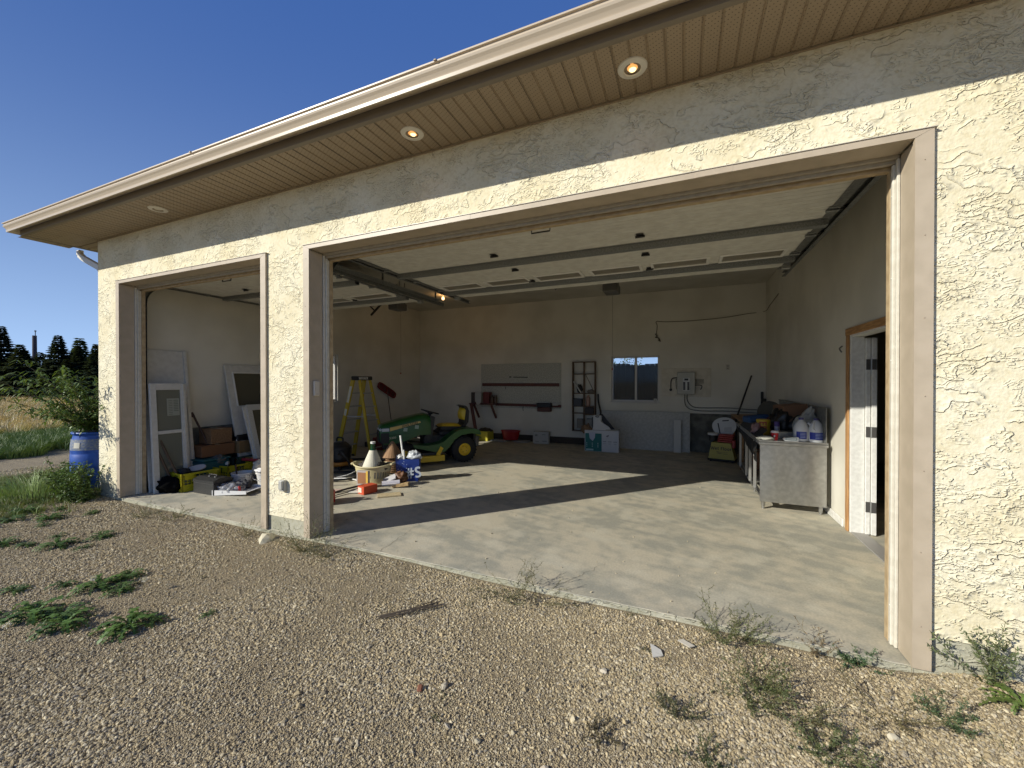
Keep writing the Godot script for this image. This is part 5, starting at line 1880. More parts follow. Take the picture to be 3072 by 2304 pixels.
func left_bay() -> void:
	var soot := M(0.006, 0.006, 0.006, 0.96).duplicate() as StandardMaterial3D
	soot.metallic_specular = 0.1
	var wp := MT(Color(0.54, 0.52, 0.46), Color(0.6, 0.58, 0.52), 0.02, 1.0, 0.5, 0.0, 36)
	var o := thing("white_wallboard", "tall white panel leaning on the left wall behind the storm window", "panel")
	o.transform = lean(V(-7.16, 0.0, -0.59), 90, 7.2)
	var s := Sh.new()
	s.box(V(0, 1.06, 0), V(0.6, 2.12, 0.03), 0.004)
	part("board", s, wp, o)
	s = Sh.new()
	s.box(V(0.278, 1.06, 0.02), V(0.045, 2.12, 0.045), 0.004)
	part("edge_strip", s, wp, o)
	o = thing("storm_window", "white two-pane storm window with a paper sticker, leaning at left", "window frame")
	o.transform = lean(V(-7.03, 0.0, -0.515), 90, 4.2)
	var gm := M(0.17, 0.17, 0.13, 0.06)
	sash(o, 0.46, 1.6, [[0.06, 0.12], [0.87, 0.05], [1.55, 0.1]], wp, gm, 0.075, 0.045)
	s = Sh.new()
	s.box(V(0.19, 0.8, 0.028), V(0.03, 1.58, 0.02), 0.004)
	part("side_channel", s, wp, o)
	s = Sh.new()
	s.box(V(0.06, 1.24, 0.0), V(0.16, 0.26, 0.002))
	var lb := part("paper_sticker", s, M(0.3, 0.31, 0.25, 0.7), o)
	s = Sh.new()
	for i in 9:
		s.box(V(0.025, 1.34 - i * 0.026, 0.002), V(0.05, 0.008, 0.001))
		if i < 7:
			s.box(V(0.095, 1.34 - i * 0.026, 0.002), V(0.06, 0.012, 0.001))
	part("print_lines", s, M(0.16, 0.17, 0.13, 0.7), lb).set_meta("kind", "stuff")
	o = thing("old_door", "old white door with glazed upper half leaning on the left wall", "door")
	o.transform = lean(V(-6.93, 0.0, -1.85), 90, 14.0)
	var gd := M(0.1, 0.09, 0.06, 0.15)
	sash(o, 0.76, 1.97, [[0.35, 0.7], [0.98, 0.5], [1.9, 0.14]], wp, [wp, gd], 0.125, 0.04)
	s = Sh.new()
	for k in [-1.0, 1.0]:
		s.box(V(k * 0.262, 1.53, 0.02), V(0.022, 0.62, 0.03), 0.004)
	s.box(V(0, 1.83, 0.02), V(0.5, 0.022, 0.03), 0.004)
	part("glazing_bead", s, M(0.7, 0.68, 0.62, 0.5), o)
	o = thing("old_window", "smaller peeling white window sash propped before the old door", "window frame")
	o.transform = lean(V(-6.62, 0.0, -1.93), 90, 17.0)
	sash(o, 0.7, 1.27, [[0.06, 0.12], [1.22, 0.1]], MT(Color(0.42, 0.4, 0.34), Color(0.62, 0.6, 0.53), 0.08, 2.0, 0.7, 0.0, 37), gd, 0.09, 0.04)
	s = Sh.new()
	s.bar(V(-6.66, 0.0, -1.6), V(-7.0, 1.18, -1.55), 0.03, 0.06, V(0, 0, 1), 0.004)
	single("narrow_board", "narrow white board leaning between the old door and small sash", "board", s, wp)
	# stem-wall clutter
	carton("brown cardboard box on top of the stack under the left wall", V(0.3, 0.24, 0.34), cardboard, V(-7.2, 0.6, -1.22), 3)
	carton("flat orange-brown box in the middle of the stack under the left wall", V(0.34, 0.18, 0.5), M(0.16, 0.075, 0.03, 0.9), V(-7.18, 0.41, -1.16), -2)
	carton("tan box beside the flat orange one in the left stack", V(0.32, 0.2, 0.2), M(0.22, 0.14, 0.06, 0.9), V(-7.12, 0.4, -1.53), 6)
	o = thing("teal_box", "teal plastic tote at the bottom of the left stack", "tote", V(-7.08, 0.0, -1.05))
	part("tub", bx(V(0.4, 0.36, 0.4), 0.02), M(0.01, 0.085, 0.095, 0.5), o)
	s = Sh.new()
	s.box(V(0, 0.375, 0), V(0.42, 0.03, 0.42), 0.01)
	part("lid", s, M(0.015, 0.1, 0.11, 0.5), o)
	crate(V(-7.2, 0.0, -1.3), 0.0, 0.36, 0.55, 0.37, M(0.008, 0.035, 0.03, 0.5), "dark green lattice crate under the tan box by the old door")
	o = thing("black_bin", "black bin of odds and ends behind the dark green crate", "bin", V(-7.22, 0.0, -1.78))
	part("bin_body", bx(V(0.34, 0.7, 0.62), 0.02), M(0.012, 0.012, 0.012, 0.5), o)
	s = Sh.new()
	for i in 7:
		s.box(V(R(-0.1, 0.1), 0.74, R(-0.25, 0.25)), V(R(0.04, 0.12), R(0.05, 0.18), R(0.04, 0.12)), 0.008, ry(R(0, 90)))
	part("odds_and_ends", s, M(0.06, 0.06, 0.06, 0.6), o).set_meta("kind", "stuff")
	carton("pale violet carton standing on end beside the old door's foot", V(0.12, 0.34, 0.24), M(0.2, 0.19, 0.23, 0.8), V(-6.98, 0.08, -1.95), 0)
	s = Sh.new()
	s.tube([V(-7.3, 1.1, -0.93), V(-7.12, 0.5, -1.1), V(-7.0, 0.05, -1.22)], 0.016, 8)
	s.tube([V(-7.315, 1.12, -0.92), V(-7.29, 1.05, -0.94)], 0.024, 8)
	single("long_tool", "dark long tool handle leaning over the stacked boxes", "tool", s, M(0.05, 0.022, 0.016, 0.6))
	for e in [[V(-7.16, 0.92, -0.36), V(-6.86, 0.06, -0.56), "brown wooden shovel handle crossing the storm window's foot"], [V(-7.1, 0.7, -0.33), V(-6.98, 0.1, -0.5), "shorter dark handle leaning beside the jamb of the narrow opening"]]:
		s = Sh.new()
		s.tube([e[0], e[1]], 0.017, 8)
		single("garden_shovel", e[2], "tool", s, M(0.09, 0.055, 0.03, 0.7))
	single("black_bag", "black bag slumped on the floor behind the narrow opening's jamb", "bag", lump(7, V(0.22, 0.12, 0.13)), soot, V(-6.98, 0.1, -0.44))
	var yc := M(0.46, 0.4, 0.012, 0.4)
	crate(V(-7.05, 0.0, -0.50), deg_to_rad(-4.0), 0.33, 0.5, 0.27, yc, "yellow milk crate in front, left of the black toolbox", "yellow crates")
	crate(V(-7.06, 0.0, -1.08), deg_to_rad(2.0), 0.38, 0.4, 0.27, yc, "yellow milk crate behind the white buckets", "yellow crates")
	single("dark_glove", "dark glove lying on the front yellow crate", "glove", lump(9, V(0.1, 0.05, 0.07)), M(0.02, 0.02, 0.02, 0.8), V(-6.9, 0.27, -0.6))
	o = thing("old_shoe", "grey-soled shoe lying on the front yellow crate", "shoe", V(-6.82, 0.3, -0.72), 0.5)
	s = Sh.new()
	var pl := PackedVector2Array()
	for i in 20:
		var a := TAU * i / 20
		pl.append(Vector2(cos(a) * 0.14, sin(a) * (0.045 + 0.01 * cos(a))))
	s.prism(pl, 0.02, Transform3D(rx(-35) * rz(12), Vector3.ZERO))
	part("sole", s, M(0.36, 0.33, 0.31, 0.8), o)
	part("upper", lump(12, V(0.11, 0.045, 0.05)), M(0.05, 0.045, 0.04, 0.8), o, V(-0.03, -0.02, -0.03))
	# toolbox
	o = thing("black_toolbox", "black metal toolbox with chrome catch before the yellow crates", "toolbox", V(-6.355, 0, -0.69), deg_to_rad(1.5))
	var tb := MT(Color(0.014, 0.014, 0.013), Color(0.035, 0.034, 0.032), 0.04, 2.0, 0.45, 0.0, 38)
	part("box_body", bx(V(0.455, 0.16, 0.27), 0.005), tb, o)
	s = Sh.new()
	s.prism(PackedVector2Array([Vector2(-0.14, 0.165), Vector2(0.14, 0.165), Vector2(0.14, 0.2), Vector2(0.06, 0.232), Vector2(-0.06, 0.232), Vector2(-0.14, 0.2)]), 0.463, Transform3D(ry(90), V(-0.2315, 0, 0)))
	part("lid", s, tb, o)
	s = Sh.new()
	s.tube(curve([V(-0.09, 0.235, 0), V(-0.07, 0.255, 0), V(0.07, 0.255, 0), V(0.09, 0.235, 0)], 4), 0.008, 6)
	part("handle", s, dark, o)
	for x in [-0.03, 0.1]:
		s = Sh.new()
		s.box(V(x, 0.237, 0.03), V(0.035, 0.012, 0.025), 0.004)
		part("catch", s, M(0.7, 0.7, 0.68, 0.2, 0.9), o)
	# paint tray with a bag of bulbs
	o = thing("paint_tray", "white paint tray in the sun at the narrow opening's floor edge", "paint tray", V(-5.96, 0.0, -0.82), deg_to_rad(18))
	var tw := M(0.7, 0.69, 0.67, 0.4)
	s = Sh.new()
	s.poly([V(-0.24, 0.012, -0.18), V(0.24, 0.05, -0.18), V(0.24, 0.05, 0.18), V(-0.24, 0.012, 0.18)], Vector3.UP)
	s.poly([V(-0.24, 0.008, -0.18), V(0.24, 0.046, -0.18), V(0.24, 0.046, 0.18), V(-0.24, 0.008, 0.18)], Vector3.DOWN)
	part("tray_bed", s, tw, o)
	for k in [-1.0, 1.0]:
		s = Sh.new()
		s.prism(PackedVector2Array([Vector2(-0.27, 0.0), Vector2(0.25, 0.03), Vector2(0.25, 0.075), Vector2(-0.27, 0.075)]), 0.008, Transform3D(Basis.IDENTITY, V(0, 0, k * 0.185 - 0.004)))
		part("tray_side", s, tw, o)
	s = Sh.new()
	s.box(V(-0.262, 0.038, 0), V(0.008, 0.076, 0.36), 0.002)
	part("tray_end", s, tw, o)
	o = thing("bag_of_bulbs", "clear bag of white bulbs lying in the paint tray", "bag", V(-6.04, 0.05, -0.79))
	for e in [[0, 0.03, 0.02, 0.045], [-0.08, 0.01, 0.09, 0.035], [0.06, 0.0, 0.1, 0.035], [-0.11, 0.02, 0.0, 0.03], [0.1, 0.01, 0.03, 0.03]]:
		s = Sh.new()
		s.lathe([Vector2(0, e[3]), Vector2(e[3] * 0.7, e[3] * 0.7), Vector2(e[3], 0), Vector2(e[3] * 0.6, -e[3] * 0.8), Vector2(e[3] * 0.35, -e[3] * 1.5), Vector2(0, -e[3] * 1.55)], 14, Transform3D(rx(R(40, 110)) * ry(R(0, 360)), V(e[0], e[1] + 0.02, e[2])), true)
		part("bulb", s, M(0.75, 0.74, 0.7, 0.25), o)
	var pv := StandardMaterial3D.new()
	pv.transparency = BaseMaterial3D.TRANSPARENCY_ALPHA
	pv.albedo_color = Color(0.8, 0.8, 0.82, 0.35)
	pv.roughness = 0.2
	part("plastic_film", lump(21, V(0.19, 0.075, 0.16), 14), pv, o, V(-0.01, 0.03, 0.03))
	single("dark_rag", "dark crumpled rag behind the bag in the paint tray", "rag", lump(23, V(0.12, 0.06, 0.09)), M(0.06, 0.06, 0.065, 0.8), V(-6.02, 0.09, -0.92))
	s = Sh.new()
	s.box(V(0, 0, 0), V(0.03, 0.075, 0.03), 0.008, rz(10))
	single("red_stub", "small red plastic piece standing in the paint tray", "plastic piece", s, M(0.5, 0.03, 0.03, 0.5), V(-5.84, 0.085, -0.74))
	for e in [[V(-6.36, 0, -1.12), 0.145, 0.2, "white plastic bucket with a ribbed rim behind the paint tray"], [V(-6.02, 0, -1.3), 0.165, 0.25, "larger white bucket stuffed with rags, half behind the pier trim"]]:
		o = thing("white_bucket", e[3], "bucket", e[0], 0, "white buckets")
		s = Sh.new()
		var r: float = e[1]
		var h: float = e[2]
		s.lathe([Vector2(r * 0.82, 0.0), Vector2(r * 0.97, h * 0.75), Vector2(r * 1.05, h * 0.76), Vector2(r * 1.05, h * 0.8), Vector2(r * 0.98, h * 0.82), Vector2(r * 1.06, h * 0.88), Vector2(r * 1.06, h * 0.92), Vector2(r, h * 0.94), Vector2(r * 1.07, h * 0.96), Vector2(r * 1.07, h), Vector2(r, h), Vector2(r * 0.8, 0.01), Vector2(0, 0.01)], 30)
		part("bucket_body", s, M(0.66, 0.64, 0.6, 0.4), o)
		s = Sh.new()
		s.tube(curve([V(-r * 1.06, h * 0.85, 0), V(-r * 0.7, h * 0.55, r), V(0, h * 0.45, r * 1.2), V(r * 0.7, h * 0.55, r), V(r * 1.06, h * 0.85, 0)], 5), 0.003, 5)
		part("bail", s, M(0.3, 0.3, 0.3, 0.4, 0.6), o)
	single("canvas_rag", "cream canvas rag hanging out of the larger white bucket", "rag", lump(31, V(0.09, 0.12, 0.06)), M(0.55, 0.48, 0.36, 0.9), V(-6.17, 0.27, -1.24), rz(-25))
	s = Sh.new()
	s.lathe([Vector2(0.0, 0.0), Vector2(0.1, 0.0), Vector2(0.115, 0.1), Vector2(0.12, 0.11), Vector2(0.1, 0.11), Vector2(0.09, 0.02), Vector2(0, 0.02)], 22)
	single("white_tub", "small white tub set on the larger bucket", "tub", s, M(0.7, 0.69, 0.67, 0.35), V(-6.0, 0.27, -1.36))
	single("white_cloth", "white crumpled cloth on the larger bucket's rim", "cloth", lump(33, V(0.13, 0.035, 0.1)), M(0.72, 0.7, 0.68, 0.8), V(-5.98, 0.245, -1.2))
	s = Sh.new()
	s.tube([V(-6.47, 0.16, -1.1), V(-6.53, 0.3, -1.12)], [0.008, 0.014], 8)
	single("paint_brush", "dark brush handle with an orange tip standing in the nearer bucket", "brush", s, M(0.08, 0.03, 0.015, 0.5))
	s = Sh.new()
	s.tube([V(-6.95, 0.31, -1.4), V(-6.5, 0.3, -1.52)], 0.025, 10)
	s.box(V(-6.5, 0.3, -1.52), V(0.09, 0.06, 0.07), 0.01)
	single("red_tool", "red pipe-like tool laid across the rear yellow crate", "tool", s, M(0.3, 0.025, 0.03, 0.4))
	s = Sh.new()
	s.box(V(0, 0, 0), V(0.36, 0.035, 0.09), 0.003, ry(4))
	single("yellow_board", "yellow-brown board lying across the rear yellow crate", "board", s, M(0.42, 0.3, 0.08, 0.7), V(-6.95, 0.3, -1.55))
	s = Sh.new()
	var hp := []
	for i in 60:
		var a := TAU * i / 24.0
		hp.append(V(-6.42 + cos(a) * 0.16, 0.26 + sin(a) * 0.14 + 0.0015 * i, -1.75 + 0.0018 * i + 0.03 * sin(a * 0.7)))
	s.tube(hp, 0.016, 7)
	s.tube(curve([hp[-1], V(-6.7, 0.3, -1.65), V(-6.95, 0.28, -1.6)], 5), 0.02, 7)
	single("black_hose", "coiled black hose before the old sash's foot", "hose", s, M(0.012, 0.012, 0.012, 0.5))
	single("white_bag", "white crumpled bag in the rear yellow crate", "bag", lump(35, V(0.09, 0.05, 0.07)), M(0.6, 0.59, 0.55, 0.7), V(-6.95, 0.28, -1.2))
	single("grey_lump", "grey cloth heap between the two yellow crates", "cloth", lump(37, V(0.13, 0.08, 0.1)), M(0.1, 0.1, 0.09, 0.9), V(-6.98, 0.34, -1.12))

func coil(c: Vector3, r: float, n: float, w: float, sd: int) -> Array:
	var p := []
	var f := noise(1.3, 2, sd)
	for i in int(n * 22):
		var a := TAU * i / 22.0
		var k := 1.0 + 0.35 * f.get_noise_1d(i * 0.06)
		p.append(c + V(cos(a) * r * k, w + 0.01 * absf(f.get_noise_1d(i * 0.2 + 50)), sin(a) * r * 0.8 * k))
	return p

func pile() -> void:
	# things lying round the mower's nose
	var o := thing("laundry_basket", "cream oval laundry basket in the sun before the mower", "basket", V(-4.61, 0, -2.08), deg_to_rad(18))
	var s := Sh.new()
	var cr := M(0.55, 0.48, 0.27, 0.45)
	var ov := func(u: float, y: float) -> Vector3:
		var a := TAU * u
		var k: float = lerpf(0.8, 1.0, y / 0.28)
		return V(cos(a) * 0.3 * k, y + (0.015 * cos(2 * a) if y > 0.2 else 0.0), sin(a) * 0.21 * k)
	s.smooth()
	for i in 72:
		for e in [[0.0, 0.09], [0.19, 0.285]]:
			var a: Vector3 = ov.call(i / 72.0, e[0])
			s.poly([a, ov.call((i + 1) / 72.0, e[0]), ov.call((i + 1) / 72.0, e[1]), ov.call(i / 72.0, e[1])], a - V(0, a.y, 0))
		if i % 2 == 0 or i % 18 > 13:
			var a: Vector3 = ov.call(i / 72.0, 0.09)
			s.poly([a, ov.call((i + 1) / 72.0, 0.09), ov.call((i + 1) / 72.0, 0.19), ov.call(i / 72.0, 0.19)], a - V(0, a.y, 0))
	var fl := []
	for i in 36:
		fl.append(ov.call(i / 36.0, 0.006))
	s.flat()
	s.poly(fl, Vector3.UP)
	part("basket_wall", s, cr, o)
	s = Sh.new()
	var rim := []
	for i in 49:
		rim.append(ov.call(i / 48.0, 0.285) * V(1.04, 1, 1.05))
	s.tube(rim, 0.013, 7, false)
	part("basket_rim", s, cr, o)
	for k in [-1.0, 1.0]:
		s = Sh.new()
		s.box(V(k * 0.325, 0.3, 0), V(0.05, 0.035, 0.16), 0.012)
		part("handle", s, cr, o)
	o = thing("covered_demijohn", "green glass demijohn in a white ribbed cone, standing in the basket", "bottle", V(-4.6, 0.02, -2.06))
	s = Sh.new()
	s.smooth()
	for i in 56:
		var a := TAU * i / 56
		var b := TAU * (i + 1) / 56
		var ra := 1.0 if i % 2 == 0 else 0.93
		var rb := 1.0 if i % 2 == 1 else 0.93
		var pr := [[0.055, 0.5], [0.085, 0.43], [0.13, 0.32], [0.165, 0.24], [0.17, 0.1], [0.14, 0.0]]
		for j in pr.size() - 1:
			var q := [V(cos(a) * pr[j][0] * ra, pr[j][1], sin(a) * pr[j][0] * ra), V(cos(b) * pr[j][0] * rb, pr[j][1], sin(b) * pr[j][0] * rb), V(cos(b) * pr[j + 1][0] * rb, pr[j + 1][1], sin(b) * pr[j + 1][0] * rb), V(cos(a) * pr[j + 1][0] * ra, pr[j + 1][1], sin(a) * pr[j + 1][0] * ra)]
			s.poly(q, V(cos(a), 0.4, sin(a)))
	part("ribbed_cover", s, MT(Color(0.55, 0.52, 0.4), Color(0.68, 0.65, 0.53), 0.05, 2.0, 0.7, 0.0, 39), o)
	s = Sh.new()
	s.lathe([Vector2(0.05, 0.49), Vector2(0.04, 0.52), Vector2(0.036, 0.6), Vector2(0.0, 0.6)], 16)
	part("glass_neck", s, M(0.012, 0.05, 0.02, 0.08), o)
	s = Sh.new()
	s.lathe([Vector2(0.036, 0.6), Vector2(0.04, 0.605), Vector2(0.038, 0.635), Vector2(0.0, 0.64)], 14)
	part("foil_cap", s, M(0.62, 0.62, 0.58, 0.5), o)
	single("grey_cloth", "grey-brown cloth packed round the demijohn in the basket", "cloth", lump(45, V(0.25, 0.1, 0.17)), M(0.06, 0.05, 0.04, 0.9), V(-4.63, 0.24, -2.1))
	o = thing("wicker_demijohn", "brown wicker demijohn with flared cone behind the laundry basket", "bottle", V(-4.76, 0, -2.72))
	s = Sh.new()
	s.smooth()
	for i in 40:
		var a := TAU * i / 40
		var b := TAU * (i + 1) / 40
		var ra := 1.0 if i % 2 == 0 else 0.9
		var rb := 1.0 if i % 2 == 1 else 0.9
		var pr := [[0.02, 0.56], [0.06, 0.5], [0.195, 0.29]]
		for j in 2:
			s.poly([V(cos(a) * pr[j][0] * ra, pr[j][1], sin(a) * pr[j][0] * ra), V(cos(b) * pr[j][0] * rb, pr[j][1], sin(b) * pr[j][0] * rb), V(cos(b) * pr[j + 1][0] * rb, pr[j + 1][1], sin(b) * pr[j + 1][0] * rb), V(cos(a) * pr[j + 1][0] * ra, pr[j + 1][1], sin(a) * pr[j + 1][0] * ra)], V(cos(a), 0.6, sin(a)))
	var wk := MT(Color(0.2, 0.11, 0.05), Color(0.42, 0.25, 0.13), 0.06, 3.0, 0.8, 0.0, 42)
	part("wicker_cone", s, wk, o)
	s = Sh.new()
	for i in 9:
		var rr := [0.1, 0.12, 0.13, 0.135, 0.14, 0.145, 0.15, 0.15, 0.145][i] as float
		var c := []
		for k in 25:
			c.append(V(cos(TAU * k / 24) * rr, 0.28 - i * 0.03, sin(TAU * k / 24) * rr))
		s.tube(c, 0.014, 6, false)
	part("wicker_body", s, wk, o)
	# blue shopping bag with rolled tubes and plastic
	o = thing("blue_bag", "blue shopping bag with white lettering beside the laundry basket", "bag", V(-4.16, 0, -2.40), deg_to_rad(28))
	s = Sh.new()
	var wob := noise(3.0, 2, 71)
	var face := func(u: float, v: float, k: int) -> Vector3:
		var w := 0.34 + 0.03 * v
		var d := 0.2
		var y := 0.36 * v
		var e := 0.018 * wob.get_noise_2d(u * 3.0 + k * 7, v * 3.0)
		match k:
			0: return V(-w / 2 + w * u, y, d / 2 + e)
			1: return V(w / 2 + e, y, d / 2 - d * u)
			2: return V(w / 2 - w * u, y, -d / 2 + e)
		return V(-w / 2 + e, y, -d / 2 + d * u)
	for k in 4:
		var ot := [V(0, 0, 1), V(1, 0, 0), V(0, 0, -1), V(-1, 0, 0)][k] as Vector3
		s.grid(8, 8, func(u, v): return face.call(u, v, k), ot)
	var bb := M(0.012, 0.035, 0.2, 0.4)
	part("bag_body", s, bb, o)
	lettering("#S", 0.17, M(0.5, 0.55, 0.6, 0.5), o, V(0.1, 0.14, 0.113), rz(8), "Droid Sans", 0.95)
	s = Sh.new()
	for i in 16:
		s.box(V(R(-0.15, 0.0), R(0.05, 0.33), 0.112), V(R(0.004, 0.014), R(0.004, 0.016), 0.002), 0.0, rz(R(0, 90)))
	part("white_flecks", s, M(0.4, 0.45, 0.6, 0.5), o).set_meta("kind", "stuff")
	s = Sh.new()
	s.tube([V(-4.19, 0.05, -2.36), V(-4.245, 0.38, -2.37), V(-4.31, 0.73, -2.38)], 0.016, 8)
	single("white_tube", "long white tube standing up from the blue bag", "tube", s, M(0.7, 0.69, 0.65, 0.4))
	s = Sh.new()
	s.tube([V(-4.17, 0.05, -2.34), V(-4.23, 0.5, -2.36)], 0.014, 8)
	single("short_tube", "shorter white tube beside the long one in the blue bag", "tube", s, M(0.66, 0.65, 0.6, 0.4))
	single("clear_wrap", "crumpled pale plastic wrap spilling from the blue bag", "plastic wrap", lump(51, V(0.12, 0.08, 0.08), 14), M(0.45, 0.47, 0.48, 0.35), V(-4.08, 0.4, -2.44))
	single("foil_wrap", "small white wrap lump at the blue bag's left", "plastic wrap", lump(53, V(0.06, 0.05, 0.05)), M(0.68, 0.67, 0.63, 0.5), V(-4.3, 0.37, -2.36))
	# gas can behind the jamb
	o = thing("red_gas_can", "red fuel can half hidden by the jamb of the wide opening", "fuel can", V(-4.42, 0, -0.9), deg_to_rad(20))
	var rd := M(0.5, 0.018, 0.008, 0.45)
	s = Sh.new()
	s.prism(PackedVector2Array([Vector2(-0.16, 0.0), Vector2(0.14, 0.0), Vector2(0.14, 0.15), Vector2(0.09, 0.21), Vector2(0.02, 0.25), Vector2(-0.1, 0.25), Vector2(-0.16, 0.2)]), 0.19, Transform3D(Basis.IDENTITY, V(0, 0, -0.095)))
	part("can_body", s, rd, o)
	s = Sh.new()
	s.tube(curve([V(-0.12, 0.25, 0), V(-0.08, 0.3, 0), V(0.02, 0.3, 0), V(0.07, 0.23, 0)], 4), 0.014, 7)
	part("handle", s, rd, o)
	s = Sh.new()
	s.tube([V(0.09, 0.2, 0.0), V(0.15, 0.26, 0.0)], [0.022, 0.016], 8)
	part("spout", s, dark, o)
	# orange box with a white label, book-like carton, boards
	o = thing("orange_box", "orange-red carton with white end label on the sunlit floor", "box", V(-4.235, 0, -1.55), deg_to_rad(-12))
	part("box_body", bx(V(0.15, 0.115, 0.23), 0.004), M(0.55, 0.07, 0.02, 0.5), o)
	s = Sh.new()
	s.box(V(-0.02, 0.06, 0.1165), V(0.08, 0.07, 0.002))
	part("end_label", s, M(0.7, 0.62, 0.5, 0.6), o)
	o = thing("picture_carton", "upright carton with brown picture and yellow edge against the basket", "box", V(-4.5, 0, -1.74), deg_to_rad(8))
	part("box_body", bx(V(0.2, 0.26, 0.05), 0.003), M(0.4, 0.36, 0.33, 0.6), o)
	s = Sh.new()
	s.box(V(-0.01, 0.15, 0.026), V(0.14, 0.17, 0.002))
	s.box(V(-0.01, 0.13, 0.027), V(0.07, 0.1, 0.002), 0.0, rz(25))
	part("picture", s, M(0.3, 0.13, 0.05, 0.6), o)
	s = Sh.new()
	s.box(V(0.082, 0.17, 0.026), V(0.036, 0.18, 0.0025))
	part("yellow_band", s, M(0.65, 0.42, 0.06, 0.6), o)
	s = Sh.new()
	s.prism(PackedVector2Array([Vector2(-0.14, -0.08), Vector2(0.14, -0.06), Vector2(0.1, 0.1), Vector2(-0.12, 0.06)]), 0.012, Transform3D(rx(-86), V(0, 0.02, 0)))
	single("white_sheet", "white curled sheet lying left of the orange carton", "paper", s, M(0.72, 0.69, 0.6, 0.7), V(-4.36, 0.0, -1.5), ry(20))
	s = Sh.new()
	s.box(V(0, 0.011, 0), V(0.32, 0.018, 0.17), 0.002)
	single("plank_offcut", "flat bare wood offcut lying in the sun at the pile's front", "board", s, MT(Color(0.46, 0.36, 0.2), Color(0.56, 0.46, 0.28), 0.02, 1.5, 0.7, 0.0, 43), V(-3.84, 0.0, -1.55), ry(42))
	s = Sh.new()
	s.box(V(0, 0.04, 0), V(0.25, 0.045, 0.09), 0.003)
	single("wood_block", "short wood block behind the flat offcut", "board", s, MT(Color(0.34, 0.22, 0.1), Color(0.5, 0.36, 0.18), 0.02, 1.5, 0.7, 0.0, 44), V(-3.98, 0.0, -1.98), ry(25) * rz(6))
	s = Sh.new()
	s.grid(10, 3, func(u, v):
		var a: float = -0.2 + u * 3.6
		return V(cos(a) * 0.055 + v * 0.02, 0.06 + sin(a) * 0.05, -0.14 + 0.26 * v), V(0, 1, 0))
	single("rolled_sheet", "white rolled sheet lying beside the wood block", "paper", s, M(0.66, 0.63, 0.68, 0.5), V(-4.12, 0.0, -1.9), ry(-48))
	s = Sh.new()
	s.box(V(0, 0, 0), V(0.22, 0.02, 0.15), 0.006, rz(24) * rx(18))
	single("pale_trowel", "pale grey flat tool leaning on the brown bag", "tool", s, M(0.5, 0.48, 0.48, 0.5), V(-4.2, 0.11, -1.98), ry(30))
	single("brown_bag", "brown leather-like bag lying before the blue bag", "bag", lump(61, V(0.11, 0.09, 0.09)), M(0.12, 0.05, 0.02, 0.55), V(-4.08, 0.11, -2.1))
	s = Sh.new()
	s.tube([V(-4.55, 0.05, -1.08), V(-4.5, 0.06, -1.42), V(-4.47, 0.05, -1.75)], 0.014, 8)
	s.box(V(-4.56, 0.05, -1.03), V(0.06, 0.03, 0.14), 0.008)
	single("black_tool", "black tool shaft lying along the floor behind the fuel can", "tool", s, M(0.012, 0.012, 0.012, 0.5))
	s = Sh.new()
	s.tube(curve([V(-4.52, 0.015, -1.18), V(-4.44, 0.03, -1.42), V(-4.4, 0.05, -1.52), V(-4.44, 0.03, -1.55), V(-4.6, 0.015, -1.3)], 5), 0.006, 6)
	single("wire_loop", "dark wire loop lying left of the orange carton", "wire", s, M(0.02, 0.015, 0.012, 0.5))
	s = Sh.new()
	s.box(V(0, 0.008, 0), V(0.18, 0.012, 0.14), 0.002)
	single("red_paper", "red and white leaflet on the floor by the jamb", "leaflet", s, M(0.55, 0.4, 0.33, 0.7), V(-4.75, 0.0, -1.42), ry(30))
	# hoses and cables on the floor behind
	s = Sh.new()
	s.tube(coil(V(-5.35, 0.015, -2.05), 0.36, 3.2, 0.015, 3), 0.013, 6)
	single("black_cable", "black cable coiled loosely on the floor left of the basket", "cable", s, M(0.012, 0.012, 0.012, 0.5))
	s = Sh.new()
	s.tube(coil(V(-5.75, 0.02, -3.0), 0.5, 3.0, 0.02, 5), 0.017, 6)
	single("garden_hose", "dark hose heaped on the floor under the step ladder", "hose", s, M(0.02, 0.022, 0.02, 0.45))
	s = Sh.new()
	s.tube(curve([V(-5.35, 0.02, -2.02), V(-5.2, 0.05, -2.12), V(-5.12, 0.12, -2.28), V(-5.0, 0.25, -2.45)], 5), 0.007, 6)
	single("white_string", "thin white cord rising from the floor towards the basket", "cord", s, M(0.66, 0.66, 0.63, 0.5))
	s = Sh.new()
	s.tube(curve([V(-5.3, 0.02, -1.93), V(-5.1, 0.03, -1.98), V(-4.9, 0.02, -2.0), V(-4.75, 0.03, -1.9)], 5), 0.012, 6)
	single("white_pipe", "short white pipe lying in front of the coiled cable", "pipe", s, M(0.64, 0.63, 0.6, 0.5))
	s = Sh.new()
	s.bar(V(-5.1, 0.012, -1.54), V(-4.83, 0.012, -1.76), 0.03, 0.02)
	single("wood_strip", "thin pale strip lying on the floor near the jamb", "board", s, M(0.5, 0.45, 0.35, 0.7))
	# shop vacuum
	o = thing("shop_vacuum", "black wet vacuum on an orange and yellow base, left of the basket", "vacuum cleaner", V(-5.9, 0, -2.62))
	s = Sh.new()
	s.lathe([Vector2(0.17, 0.14), Vector2(0.19, 0.2), Vector2(0.19, 0.36), Vector2(0.2, 0.37), Vector2(0.2, 0.4), Vector2(0.17, 0.44), Vector2(0.1, 0.5), Vector2(0.0, 0.52)], 26)
	part("tank", s, M(0.014, 0.014, 0.015, 0.4), o)
	s = Sh.new()
	s.lathe([Vector2(0.0, 0.08), Vector2(0.22, 0.08), Vector2(0.235, 0.11), Vector2(0.22, 0.14), Vector2(0.0, 0.14)], 26)
